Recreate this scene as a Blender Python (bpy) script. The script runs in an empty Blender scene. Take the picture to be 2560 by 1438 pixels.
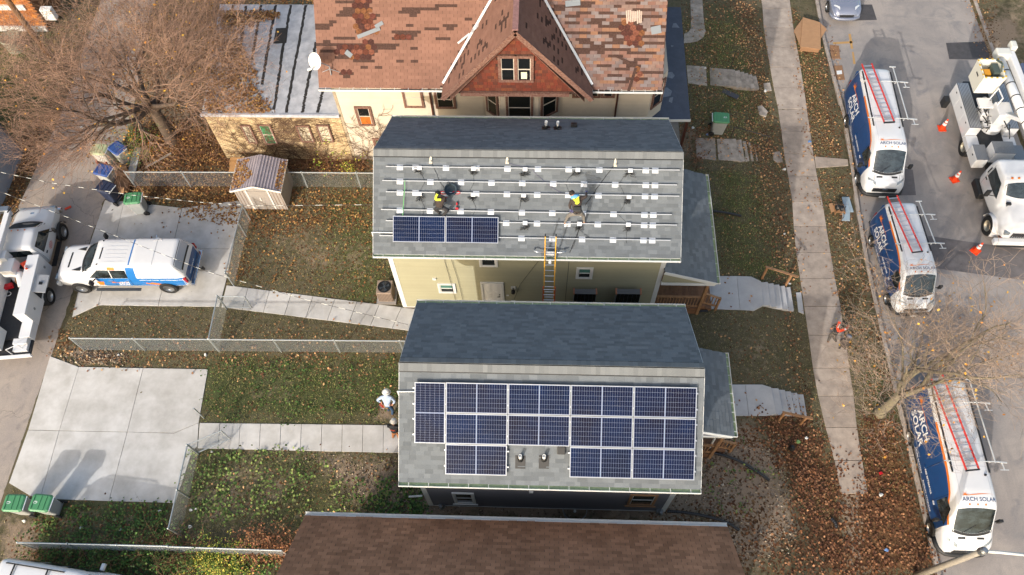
import bpy, bmesh, math, random
import numpy as np
from mathutils import Vector, Matrix
random.seed(7); RNG=np.random.default_rng(7)
S=bpy.context.scene; COL=S.collection
PI=math.pi
# ---------------------------------------------------------------- camera
CF=1961.0; CCX,CCY=1280.0,719.0; CH=30.0
def _n(v): return v/np.linalg.norm(v)
_down=_n(np.array([50.,1078.,CF])); _ex=np.array([54000.,819.,-CF]); _ex=_n(_ex-_down*_ex.dot(_down))
_ey=np.cross(_ex,_down); _ey=_ey if _ey[2]>0 else -_ey
cam=bpy.data.cameras.new('camera'); co=bpy.data.objects.new('camera',cam); COL.objects.link(co)
r=(_ex[0],_ey[0],-_down[0]); d=(_ex[1],_ey[1],-_down[1]); f=(_ex[2],_ey[2],-_down[2])
co.matrix_world=Matrix(((r[0],-d[0],-f[0],0),(r[1],-d[1],-f[1],0),(r[2],-d[2],-f[2],CH),(0,0,0,1)))
cam.sensor_width=36; cam.lens=36*CF/2560; cam.clip_end=1000; cam.clip_start=.5
S.camera=co
# ---------------------------------------------------------------- sky, sun, exposure
SUN_EL=24.0; SUN_TO=64.5         # elevation; heading the light travels towards, from +X
W=bpy.data.worlds.new('World'); S.world=W; W.use_nodes=True
nt=W.node_tree; bg=nt.nodes['Background']
sky=nt.nodes.new('ShaderNodeTexSky'); sky.sky_type='NISHITA'; sky.sun_disc=False
sky.sun_elevation=math.radians(SUN_EL)
_fx,_fy=-math.cos(math.radians(SUN_TO)),-math.sin(math.radians(SUN_TO))   # towards the sun
sky.sun_rotation=math.atan2(_fx,_fy); sky.air_density=1.4; sky.dust_density=5.0; sky.ozone_density=1.0
nt.links.new(sky.outputs[0],bg.inputs[0]); bg.inputs[1].default_value=0.15
sl=bpy.data.lights.new('sun','SUN'); so=bpy.data.objects.new('sun',sl); COL.objects.link(so)
sl.energy=2.0; sl.angle=math.radians(0.6); sl.color=(1.0,.955,.90)
so.rotation_euler=Vector((_fx*math.cos(math.radians(SUN_EL)),_fy*math.cos(math.radians(SUN_EL)),math.sin(math.radians(SUN_EL)))).to_track_quat('Z','Y').to_euler()
S.view_settings.view_transform='Standard'; S.view_settings.look='None'; S.view_settings.gamma=1
S.view_settings.exposure=0.9; S.view_settings.use_curve_mapping=False

def P(px,py,z=0.):
    dd=np.array([px-CCX,py-CCY,CF]); w=(dd@_ex,dd@_ey,-(dd@_down)); t=(z-CH)/w[2]
    return Vector((float(w[0]*t),float(w[1]*t),z))
def Py(px,py,y):
    "point of the view ray that lies on the vertical plane Y=y"
    dd=np.array([px-CCX,py-CCY,CF]); w=(dd@_ex,dd@_ey,-(dd@_down)); t=y/w[1]
    return Vector((float(w[0]*t),y,float(CH+w[2]*t)))
CAMP=Vector((0,0,CH))
# ---------------------------------------------------------------- materials
MATS={}
def lin(c):
    if isinstance(c,str):
        c=c.lstrip('#'); c=[int(c[i:i+2],16)/255 for i in (0,2,4)]
        return tuple(((x/12.92) if x<=.04045 else ((x+.055)/1.055)**2.4) for x in c)
    return tuple(c)
def M(name,col,rough=.6,metal=0.,isl=0.,noise=None,bump=None,col2=None,spec=.5,alpha=None,ramp=None,emit=None,trans=0,ior=1.45,stretch=(1,1,1),coat=0):
    """isl: brightness spread per piece; noise=(scale,amount[,detail]); ramp: colours picked at random per piece"""
    if name in MATS: return MATS[name]
    m=bpy.data.materials.new(name); m.use_nodes=True; t=m.node_tree; N=t.nodes; L=t.links; b=N['Principled BSDF']
    b.inputs['Roughness'].default_value=rough; b.inputs['Metallic'].default_value=metal
    b.inputs['Specular IOR Level'].default_value=spec; b.inputs['Coat Weight'].default_value=coat
    if trans: b.inputs['Transmission Weight'].default_value=trans; b.inputs['IOR'].default_value=ior
    c=lin(col)+(1,); src=None
    geo=N.new('ShaderNodeNewGeometry'); mp=N.new('ShaderNodeMapping'); L.new(geo.outputs['Position'],mp.inputs[0]); mp.inputs['Scale'].default_value=stretch
    pos=mp.outputs[0]
    def rnd():
        oi=N.new('ShaderNodeObjectInfo'); a=N.new('ShaderNodeMath'); a.operation='ADD'
        L.new(geo.outputs['Random Per Island'],a.inputs[0]); L.new(oi.outputs['Random'],a.inputs[1])
        fr=N.new('ShaderNodeMath'); fr.operation='FRACT'; L.new(a.outputs[0],fr.inputs[0]); return fr.outputs[0]
    R=rnd() if (isl or ramp) else None
    if ramp:
        rp=N.new('ShaderNodeValToRGB'); L.new(R,rp.inputs[0]); el=rp.color_ramp.elements
        while len(el)<len(ramp): el.new(.5)
        for i,cc in enumerate(ramp): el[i].position=i/len(ramp); el[i].color=lin(cc)+(1,)
        rp.color_ramp.interpolation='CONSTANT'
        src=rp.outputs[0]
    if noise:
        nz=N.new('ShaderNodeTexNoise'); nz.inputs['Scale'].default_value=noise[0]; nz.inputs['Detail'].default_value=noise[2] if len(noise)>2 else 5
        nz.inputs['Roughness'].default_value=.65; L.new(pos,nz.inputs['Vector'])
        mx=N.new('ShaderNodeMix'); mx.data_type='RGBA'
        c2=lin(col2)+(1,) if col2 is not None else tuple(x*(1-noise[1]) for x in c[:3])+(1,)
        cr=N.new('ShaderNodeMapRange'); cr.inputs[1].default_value=.35; cr.inputs[2].default_value=.65
        L.new(nz.outputs[0],cr.inputs[0])
        if col2 is not None:
            mm=N.new('ShaderNodeMath'); mm.operation='MULTIPLY'; mm.inputs[1].default_value=noise[1]; L.new(cr.outputs[0],mm.inputs[0]); L.new(mm.outputs[0],mx.inputs[0])
        else: L.new(cr.outputs[0],mx.inputs[0])
        if src:
            L.new(src,mx.inputs[6]); ml=N.new('ShaderNodeMix'); ml.data_type='RGBA'; ml.blend_type='MULTIPLY'; ml.inputs[0].default_value=1
            L.new(src,ml.inputs[6]); ml.inputs[7].default_value=(1-noise[1],)*3+(1,)
            L.new(ml.outputs[2],mx.inputs[7])
        else: mx.inputs[6].default_value=c; mx.inputs[7].default_value=c2
        src=mx.outputs[2]
    if isl:
        hv=N.new('ShaderNodeHueSaturation'); mr=N.new('ShaderNodeMapRange'); mr.inputs[3].default_value=1-isl; mr.inputs[4].default_value=1+isl
        L.new(R,mr.inputs[0]); L.new(mr.outputs[0],hv.inputs['Value'])
        if src: L.new(src,hv.inputs['Color'])
        else: hv.inputs['Color'].default_value=c
        src=hv.outputs[0]
    if src: L.new(src,b.inputs['Base Color'])
    else: b.inputs['Base Color'].default_value=c
    if bump:
        nb=N.new('ShaderNodeTexNoise'); nb.inputs['Scale'].default_value=bump[0]; nb.inputs['Detail'].default_value=4; L.new(pos,nb.inputs['Vector'])
        bp=N.new('ShaderNodeBump'); bp.inputs['Strength'].default_value=bump[1]; bp.inputs['Distance'].default_value=bump[2] if len(bump)>2 else .01
        L.new(nb.outputs[0],bp.inputs['Height']); L.new(bp.outputs[0],b.inputs['Normal'])
    if emit: b.inputs['Emission Color'].default_value=c; b.inputs['Emission Strength'].default_value=emit
    MATS[name]=m; return m
# ---------------------------------------------------------------- object helpers
def tag(o,label=None,cat=None,group=None,kind=None):
    if label: o['label']=label
    if cat: o['category']=cat
    if group: o['group']=group
    if kind: o['kind']=kind
    return o
def thing(name,label,cat,loc=(0,0,0),rz=0,group=None):
    o=bpy.data.objects.new(name,None); o.empty_display_size=.2; COL.objects.link(o)
    o.location=loc; o.rotation_euler=(0,0,rz); return tag(o,label,cat,group)
def link(name,me,parent=None,kind=None,loc=None,keepworld=False):
    o=bpy.data.objects.new(name,me); COL.objects.link(o)
    if parent:
        o.parent=parent
        if WORLD[0]: o.matrix_parent_inverse=PINV(parent)
    if loc is not None: o.location=loc
    if kind: o['kind']=kind
    return o
WORLD=[True]      # True: meshes are given in world coordinates, also under a parent; False: in the parent's own
def copy_tree(o,parent=None):
    c=o.copy(); COL.objects.link(c); c.parent=parent
    for ch in o.children: copy_tree(ch,c)
    return c
class MB:
    def __init__(s): s.v=[]; s.f=[]; s.m=[]; s.cur=0
    def mat(s,i): s.cur=i; return s
    def add(s,vs,fs):
        o=len(s.v); s.v.extend([tuple(x) for x in vs]); s.f.extend([tuple(o+i for i in f) for f in fs]); s.m.extend([s.cur]*len(fs)); return s
    def box(s,x0,x1,y0,y1,z0,z1):
        return s.add([(x0,y0,z0),(x1,y0,z0),(x1,y1,z0),(x0,y1,z0),(x0,y0,z1),(x1,y0,z1),(x1,y1,z1),(x0,y1,z1)],
            [(0,3,2,1),(4,5,6,7),(0,1,5,4),(1,2,6,5),(2,3,7,6),(3,0,4,7)])
    def cbox(s,c,sz,R=None):
        hx,hy,hz=[a/2 for a in sz]; vs=[]
        for z in(-hz,hz):
            for x,y in((-hx,-hy),(hx,-hy),(hx,hy),(-hx,hy)):
                p=Vector((x,y,z)); p=(R@p if R is not None else p)+Vector(c); vs.append(p)
        return s.add(vs,[(0,3,2,1),(4,5,6,7),(0,1,5,4),(1,2,6,5),(2,3,7,6),(3,0,4,7)])
    def bar(s,a,b,w,h=None,up=(0,0,1)):
        a=Vector(a);b=Vector(b);h=h or w; d=(b-a); L=d.length
        if L<1e-6: return s
        d.normalize(); up=Vector(up)
        if abs(d.dot(up))>.98: up=Vector((1,0,0))
        sx=d.cross(up).normalized(); sz=sx.cross(d).normalized()
        return s.cbox((a+b)/2,(w,L,h),Matrix((sx,d,sz)).transposed())
    def tube(s,pts,rad,n=6,cap=True):
        pts=[Vector(p) for p in pts]; k=len(pts)
        if not hasattr(rad,'__len__'): rad=[rad]*k
        rings=[]; prev=None
        for i,p in enumerate(pts):
            d=(pts[min(i+1,k-1)]-pts[max(i-1,0)])
            d=d.normalized() if d.length>1e-9 else Vector((0,0,1))
            if prev is None:
                a=Vector((0,0,1)) if abs(d.z)<.9 else Vector((1,0,0)); sx=d.cross(a).normalized()
            else: sx=(prev-d*prev.dot(d)); sx=sx.normalized() if sx.length>1e-6 else d.orthogonal().normalized()
            prev=sx; sy=d.cross(sx)
            rings.append([p+(sx*math.cos(2*PI*j/n)+sy*math.sin(2*PI*j/n))*rad[i] for j in range(n)])
        vs=[q for r_ in rings for q in r_]; fs=[]
        for i in range(k-1):
            for j in range(n): fs.append((i*n+j,i*n+(j+1)%n,(i+1)*n+(j+1)%n,(i+1)*n+j))
        if cap: fs.append(tuple(range(n))[::-1]); fs.append(tuple((k-1)*n+j for j in range(n)))
        return s.add(vs,fs)
    def lathe(s,prof,c=(0,0,0),n=16,R=None,a0=0):
        vs=[];fs=[]; c=Vector(c)
        for r_,z in prof:
            for j in range(n):
                p=Vector((r_*math.cos(2*PI*j/n+a0),r_*math.sin(2*PI*j/n+a0),z)); p=(R@p if R is not None else p)+c; vs.append(p)
        for i in range(len(prof)-1):
            for j in range(n): fs.append((i*n+j,i*n+(j+1)%n,(i+1)*n+(j+1)%n,(i+1)*n+j))
        if prof[0][0]>1e-4: fs.append(tuple(range(n))[::-1])
        if prof[-1][0]>1e-4: fs.append(tuple((len(prof)-1)*n+j for j in range(n)))
        return s.add(vs,fs)
    def prism(s,poly,z0,z1):
        "poly: xy list; extruded in z"
        n=len(poly); a=sum(poly[i][0]*poly[(i+1)%n][1]-poly[(i+1)%n][0]*poly[i][1] for i in range(n))
        if a<0: poly=poly[::-1]
        vs=[(p[0],p[1],z0) for p in poly]+[(p[0],p[1],z1) for p in poly]
        fs=[tuple(range(n))[::-1],tuple(range(n,2*n))]+[(i,(i+1)%n,n+(i+1)%n,n+i) for i in range(n)]
        return s.add(vs,fs)
    def slab(s,poly,t):
        "poly of 3-d points thickened by t along its normal"
        poly=[Vector(p) for p in poly]; nn=(poly[1]-poly[0]).cross(poly[2]-poly[0]).normalized(); n=len(poly)
        vs=[p-nn*t for p in poly]+poly
        fs=[tuple(range(n))[::-1],tuple(range(n,2*n))]+[(i,(i+1)%n,n+(i+1)%n,n+i) for i in range(n)]
        return s.add(vs,fs)
    def mesh(s,name,mats,smooth=False):
        me=bpy.data.meshes.new(name); me.from_pydata(s.v,[],s.f)
        if not isinstance(mats,(list,tuple)): mats=[mats]
        for m in mats: me.materials.append(m)
        if len(mats)>1: me.polygons.foreach_set('material_index',s.m)
        if smooth: me.polygons.foreach_set('use_smooth',[True]*len(s.f))
        me.update(); return me
    def build(s,name,mats,parent=None,smooth=False,kind=None,bevel=0,loc=None,inv=None):
        o=link(name,s.mesh(name,mats,smooth),parent,kind,loc)
        if bevel:
            b=o.modifiers.new('bevel','BEVEL'); b.width=bevel; b.segments=2; b.limit_method='ANGLE'; b.harden_normals=False
        return o
def frame(o,u,v,n):
    m=Matrix.Identity(4)
    for i,a in enumerate((u,v,n)):
        for k in range(3): m[k][i]=a[k]
    for k in range(3): m[k][3]=o[k]
    return m
_PM={}
def piece_mesh(name,w,l,t0,t1,mat):
    "wedge lying on z=0: t0 thick at its low edge (v=0), t1 at the top edge"
    key=(name,round(w,3),round(l,3),round(t0,4),round(t1,4),mat.name)
    if key not in _PM:
        mb=MB(); mb.add([(0,0,0),(w,0,0),(w,l,0),(0,l,0),(0,0,t0),(w,0,t0),(w,l,t1),(0,l,t1)],[(4,5,6,7),(0,1,5,4),(1,2,6,5),(3,0,4,7),(2,3,7,6)])
        _PM[key]=mb.mesh(name,mat)
    return _PM[key]
def add_pieces(pcs,name,mat,parent,limit=300,rest=None):
    """pcs: (origin,u,v,n,w,l,t0,t1). The nearest `limit` become objects of their own, the others one joined part"""
    pcs=sorted(pcs,key=lambda p:(p[0]-CAMP).length)
    for p in pcs[:limit]:
        o=link(name,piece_mesh(name,p[4],p[5],p[6],p[7],mat),parent)
        o.matrix_basis=frame(p[0],p[1],p[2],p[3])
    r_=pcs[limit:]
    if r_:
        mb=MB()
        for (o,u,v,n,w,l,t0,t1) in r_:
            b=[o,o+u*w,o+u*w+v*l,o+v*l]; t=[o+n*t0,o+u*w+n*t0,o+u*w+v*l+n*t1,o+v*l+n*t1]
            mb.add(b+t,[(4,5,6,7),(0,1,5,4),(1,2,6,5),(3,0,4,7),(2,3,7,6)])
        q=mb.build(rest or name+'s',mat,parent,kind='stuff')
def WM(o):
    return (WM(o.parent)@o.matrix_parent_inverse if o.parent else Matrix.Identity(4))@o.matrix_basis
def PINV(o): return WM(o).inverted()
V=Vector
# shared materials
white=M('white_paint','#dcdcda',.4); trim=M('white_trim','#cfd0ce',.45,noise=(3,.06))
black=M('black_plastic','#17181a',.5); rubber=M('rubber','#1b1b1c',.8,noise=(20,.3))
metal=M('galvanised','#9a9ea2',.35,.8,noise=(6,.15)); alu=M('aluminium','#c9ccd0',.3,.85); chrome=M('chrome','#d5d6d8',.12,1)
glass=M('dark_glass','#0c1013',.06,spec=.8); carglass=M('car_glass','#0b1012',.05,spec=.9,noise=(2.2,.75,6),col2='#3c474c',stretch=(1,1,2))  # car glass carries painted reflections: blue-grey noise mixed into its dark colour
# ---------------------------------------------------------------- ground
ZS,ZR,ZA=-.85,-1.0,-.03      # sidewalk, road, alley levels
def gz(x,y=0):
    "ground height: the lots are level, the front lawns fall to the pavement"
    def sm(a,b,t): t=min(1,max(0,(t-a)/(b-a))); return t*t*(3-2*t)
    if x>23.2: return ZS
    return (ZS-.03)*sm(8.9,11.6,x)
def pw(pts,z=0): return [P(a,b,z) for a,b in pts]
def sd_poly(X,Y,poly):
    "signed distance-like field of a polygon, negative inside (numpy)"
    n=len(poly); dmin=np.full(X.shape,1e9); ins=np.zeros(X.shape,bool)
    for i in range(n):
        ax,ay=poly[i][0],poly[i][1]; bx,by=poly[(i+1)%n][0],poly[(i+1)%n][1]
        ex,ey=bx-ax,by-ay; t=np.clip(((X-ax)*ex+(Y-ay)*ey)/(ex*ex+ey*ey+1e-9),0,1)
        dmin=np.minimum(dmin,np.hypot(X-ax-t*ex,Y-ay-t*ey))
        c=((ay>Y)!=(by>Y))&(X<(bx-ax)*(Y-ay)/((by-ay) if abs(by-ay)>1e-9 else 1e-9)+ax); ins^=c
    return np.where(ins,-dmin,dmin)
def blob(X,Y,poly,soft=.6):
    return np.clip(.5-sd_poly(X,Y,poly)/(2*soft),0,1)
# fields given as photo outlines laid on the ground: bare soil, litter of leaves, lush green
SOIL=[([(1650,1080),(1880,1060),(1960,1150),(1990,1330),(1880,1438),(1800,1438),(1760,1290),(1660,1290)],1.,.8,0),
 ([(2095,1180),(2160,1190),(2210,1438),(2110,1438)],.9,.4,ZS),
 ([(1040,1215),(1680,1225),(1760,1300),(740,1290),(1030,1290)],.9,.3,0),
 ([(760,1135),(1000,1140),(1050,1280),(900,1270)],.75,.6,0),
 ([(950,1000),(1000,1000),(1000,1060),(930,1055)],.8,.3,0),
 ([(130,860),(330,880),(300,905),(200,915)],.8,.3,0),
 ([(0,1290),(110,1290),(90,1438),(0,1438)],.8,.4,0),
 ([(680,560),(860,560),(760,680),(620,660)],.35,.9,0),
 ([(420,800),(470,880),(560,880),(520,800)],.3,.4,0),([(600,560),(900,520),(980,740),(760,700)],.42,.9,0),([(460,1240),(620,1130),(760,1180),(700,1300),(500,1310)],.5,.5,0),([(150,1270),(420,1270),(400,1340),(100,1345)],.45,.5,0),([(640,930),(760,930),(740,1020),(600,1010)],.4,.5,0),([(1760,800),(1960,800),(1990,1000),(1850,990)],.3,.8,0),
 ([(2430,60),(2560,0),(2560,150),(2480,180)],.8,.8,ZS),
 ([(250,230),(330,200),(330,340),(262,350)],.9,.4,0),
 ([(130,1340),(700,1380),(640,1438),(280,1438)],.4,.6,0),
 ([(1620,310),(1760,310),(1720,430)],.6,.4,0),
 ([(230,150),(520,130),(500,330),(250,330)],.6,.8,0)]
LEAF=[ # outline, leaves per m2, softness, level, palette
 ([(1790,1095),(2080,1120),(2190,1200),(2330,1438),(2210,1438),(2100,1190),(2140,1438),(1900,1438),(1980,1330),(1960,1220),(1900,1150)],120,.45,-.9,'brown'),
 ([(2160,1040),(2230,1040),(2350,1438),(2130,1438),(2150,1200)],170,.4,ZS,'brown'),
 ([(1880,1040),(2020,1040),(2100,1190),(2130,1438),(2060,1438),(1960,1200)],190,.5,-.8,'brown'),
 ([(1650,1270),(1900,1250),(2110,1438),(1700,1438)],60,.5,0,'brown'),
 ([(1640,1070),(2040,1040),(2060,1200),(1640,1260)],26,.5,0,'brown'),
 ([(1960,780),(2030,1040),(1900,1060),(1990,990)],70,.4,-.9,'tan'),
 ([(1880,380),(1965,380),(2020,760),(1940,690),(1880,560)],55,.5,-.8,'tan'),
 ([(1700,0),(1900,0),(1950,280),(1970,400),(1880,400),(1720,400)],34,.4,-.4,'tan'),
 ([(1810,0),(1890,0),(1950,400),(1840,400),(1870,200)],70,.3,-.8,'tan'),
 ([(1770,400),(1960,400),(2040,1030),(1800,1030)],10,.4,-.5,'tan'),
 ([(1980,20),(2062,130),(2100,390),(2010,390)],90,.3,ZS,'tan'),
 ([(2040,430),(2115,430),(2160,640),(2080,740)],45,.3,ZS,'tan'),
 ([(2080,740),(2160,640),(2270,960),(2180,1040)],50,.3,ZS,'tan'),
 ([(1990,420),(2040,420),(2030,620),(2005,560)],26,.3,ZS,'tan'),
 ([(2062,60),(2080,60),(2145,440),(2330,1290),(2300,1290),(2120,440)],34,.15,ZR,'tan'),
 ([(580,470),(935,470),(935,560),(640,600),(590,560)],75,.4,0,'gold'),
 ([(600,520),(660,520),(620,700),(570,700)],60,.3,0,'gold'),
 ([(600,520),(935,520),(1005,760),(880,760),(570,700)],22,.4,0,'gold'),
 ([(310,430),(600,430),(600,480),(380,500),(300,470)],210,.3,0,'gold'),
 ([(400,490),(600,480),(590,555),(520,540),(460,540)],90,.35,0,'gold'),
 ([(430,497),(606,484),(592,562),(505,556)],150,.12,0,'gold'),
 ([(330,500),(600,500),(570,620),(360,600)],8,.3,0,'gold'),
 ([(380,300),(900,390),(935,430),(310,430)],150,.4,0,'gold'),
 ([(100,330),(330,150),(560,130),(620,400),(230,410)],60,.6,0,'gold'),
 ([(120,0),(560,0),(560,300),(250,330),(110,330)],34,.8,0,'gold'),
 ([(0,380),(110,290),(105,380),(0,600)],130,.3,0,'gold'),
 ([(180,768),(1020,830),(1005,875),(180,850)],20,.4,0,'tan'),
 ([(230,1280),(400,1300),(640,1438),(200,1438)],22,.6,0,'brown'),
 ([(150,870),(1000,880),(1000,910),(520,920),(200,915)],38,.4,0,'tan'),
 ([(520,900),(1000,900),(1000,1050),(500,1050)],9,.4,0,'tan'),
 ([(480,1130),(1030,1130),(1060,1290),(440,1300)],13,.4,0,'tan'),
 ([(120,1256),(430,1260),(420,1350),(50,1350)],26,.4,0,'brown'),
 ([(50,1350),(700,1370),(640,1438),(0,1438)],26,.4,0,'brown'),
 ([(130,820),(190,840),(170,890),(120,880)],80,.2,0,'tan'),
 ([(2420,0),(2480,0),(2500,180),(2460,180)],40,.3,ZS,'tan')]
LUSH=[([(500,900),(1000,900),(1000,1050),(510,1050)],.8,.6,0),([(0,0),(130,160),(110,300),(0,340)],1.2,.6,0),([(880,400),(1000,770),(860,760),(800,560)],.7,.8,0),
 ([(1750,0),(1880,0),(1940,300),(1780,290)],.5,.8,0),([(1790,420),(1900,420),(1990,700),(1800,680)],.5,.5,0),([(480,1140),(800,1130),(900,1300),(440,1300)],.5,.5,0),
 ([(120,1256),(430,1260),(420,1340),(100,1340)],.8,.4,0),([(1970,0),(2060,100),(2060,330),(1990,200)],.6,.3,ZS),([(2160,900),(2250,930),(2270,1040),(2200,1060)],.8,.3,ZS)]
gx=np.concatenate([[-160,-90,-50],np.arange(-32,31,.25),[45,90,160]]); gy=np.concatenate([[-60,-20],np.arange(-4,44,.25),[60,90,160]])
GX,GY=np.meshgrid(gx,gy,indexing='ij')
def field(defs,comb='max'):
    F_=np.zeros(GX.shape)
    for poly,amt,soft,z in defs:
        F_=np.maximum(F_,amt*blob(GX,GY,pw(poly,z),soft))
    return F_
soil=field(SOIL); lush=field(LUSH)
leafd=np.zeros(GX.shape)
for poly,amt,soft,z,pal in LEAF: leafd=np.maximum(leafd,amt/120*blob(GX,GY,pw(poly,z),soft))
nzg=np.random.default_rng(3)
ROADX0,ROADX1=0,0
def x_at(px,py,z): return P(px,py,z).x
curbL=[P(2030,-60,ZS),P(2052,80,ZS),P(2110,300,ZS),P(2155,620,ZS),P(2240,1000,ZS),P(2300,1240,ZS),P(2352,1480,ZS)]
def curbx(y):
    return float(np.interp(y,[c.y for c in curbL[::-1]],[c.x for c in curbL[::-1]]))
RX1=P(2470,100,ZS).x
verts=[];k=len(gy)
def gh(x,y):
    z=gz(x)
    return z
vz=np.array([[gh(x,y) for y in gy] for x in gx])
for i,x in enumerate(gx):
    for j,y in enumerate(gy):
        cx=curbx(y)
        if cx+.1<x<RX1-.1: vz[i,j]=ZR-.1
        if -26.6<x<-20.6 and y<40: vz[i,j]=-.09
bump_=np.random.default_rng(5).normal(0,.012,vz.shape); vz=vz+bump_*(vz>ZR-.05)
vs=np.stack([GX,GY,vz],-1).reshape(-1,3)
fs=[(i*k+j,(i+1)*k+j,(i+1)*k+j+1,i*k+j+1) for i in range(len(gx)-1) for j in range(k-1)]
me=bpy.data.meshes.new('lawn'); me.from_pydata(vs.tolist(),[],fs); me.polygons.foreach_set('use_smooth',[True]*len(fs))
ca=me.color_attributes.new('cover','FLOAT_COLOR','POINT')
ca.data.foreach_set('color',np.stack([soil,lush,np.clip(leafd,0,1.5),np.ones_like(soil)],-1).reshape(-1).astype(np.float32))
def ground_mat():
    m=bpy.data.materials.new('lawn'); m.use_nodes=True; t=m.node_tree; N=t.nodes; L=t.links; b=N['Principled BSDF']; b.inputs['Roughness'].default_value=.95; b.inputs['Specular IOR Level'].default_value=.15
    geo=N.new('ShaderNodeNewGeometry'); at=N.new('ShaderNodeAttribute'); at.attribute_name='cover'
    sp=N.new('ShaderNodeSeparateColor'); L.new(at.outputs['Color'],sp.inputs[0])
    def noise(s,dt=6,ro=.6):
        n=N.new('ShaderNodeTexNoise'); n.inputs['Scale'].default_value=s; n.inputs['Detail'].default_value=dt; n.inputs['Roughness'].default_value=ro; L.new(geo.outputs['Position'],n.inputs['Vector']); return n.outputs[0]
    def rng(src,a,b_,c=0,d=1):
        n=N.new('ShaderNodeMapRange'); n.inputs[1].default_value=a; n.inputs[2].default_value=b_; n.inputs[3].default_value=c; n.inputs[4].default_value=d; L.new(src,n.inputs[0]); return n.outputs[0]
    def mix(fac,a,b_):
        n=N.new('ShaderNodeMix'); n.data_type='RGBA'
        (L.new(fac,n.inputs[0]) if not isinstance(fac,float) else setattr(n.inputs[0],'default_value',fac))
        for i,c in ((6,a),(7,b_)):
            if isinstance(c,tuple): n.inputs[i].default_value=c+(1,)
            else: L.new(c,n.inputs[i])
        return n.outputs[2]
    def ma(op,a,b_):
        n=N.new('ShaderNodeMath'); n.operation=op
        for i,c in ((0,a),(1,b_)):
            if isinstance(c,(int,float)): n.inputs[i].default_value=c
            else: L.new(c,n.inputs[i])
        return n.outputs[0]
    big=noise(.7,4); mid=noise(4,6,.7); fine=noise(38,5,.75); tiny=noise(90,3,.8)
    g1=mix(rng(mid,.35,.65),(.105,.095,.052),(.185,.152,.100))          # worn autumn grass
    g2=mix(rng(fine,.4,.62),(.068,.086,.032),(.130,.138,.060))
    lus=rng(ma('ADD',sp.outputs[1],ma('MULTIPLY',ma('SUBTRACT',big,.5),1.8)),.1,.8)
    g=mix(lus,g1,g2)
    g=mix(rng(fine,.32,.7),g,mix(.55,g,(.032,.032,.016)))
    s1=mix(rng(fine,.3,.7),(.225,.160,.112),(.330,.255,.185))
    s1=mix(rng(tiny,.55,.75),s1,(.30,.26,.20))
    sm=rng(ma('ADD',sp.outputs[0],ma('MULTIPLY',ma('SUBTRACT',ma('ADD',ma('MULTIPLY',big,.5),ma('MULTIPLY',mid,.5)),.5),2.2)),.35,.75)
    g=mix(sm,g,s1)
    vo=N.new('ShaderNodeTexVoronoi'); vo.inputs['Scale'].default_value=15; L.new(geo.outputs['Position'],vo.inputs['Vector'])
    lr=N.new('ShaderNodeValToRGB'); sv=N.new('ShaderNodeSeparateColor'); L.new(vo.outputs['Color'],sv.inputs[0]); L.new(sv.outputs[0],lr.inputs[0])
    e=lr.color_ramp.elements; e[0].color=(.060,.030,.016,1); e[1].color=(.20,.115,.058,1); e.new(.5).color=(.115,.058,.028,1)
    lm=ma('LESS_THAN',sv.outputs[1],ma('MULTIPLY',ma('ADD',sp.outputs[2],ma('MULTIPLY',ma('SUBTRACT',mid,.5),.6)),.75))
    g=mix(lm,g,lr.outputs[0])
    L.new(g,b.inputs['Base Color'])
    bp=N.new('ShaderNodeBump'); bp.inputs['Strength'].default_value=.9; bp.inputs['Distance'].default_value=.04
    L.new(ma('ADD',fine,ma('MULTIPLY',mid,.6)),bp.inputs['Height']); L.new(bp.outputs[0],b.inputs['Normal'])
    return m
me.materials.append(ground_mat()); lawn=link('lawn',me); tag(lawn,'brown green autumn lawns and bare soil around the houses',kind='structure')
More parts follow.
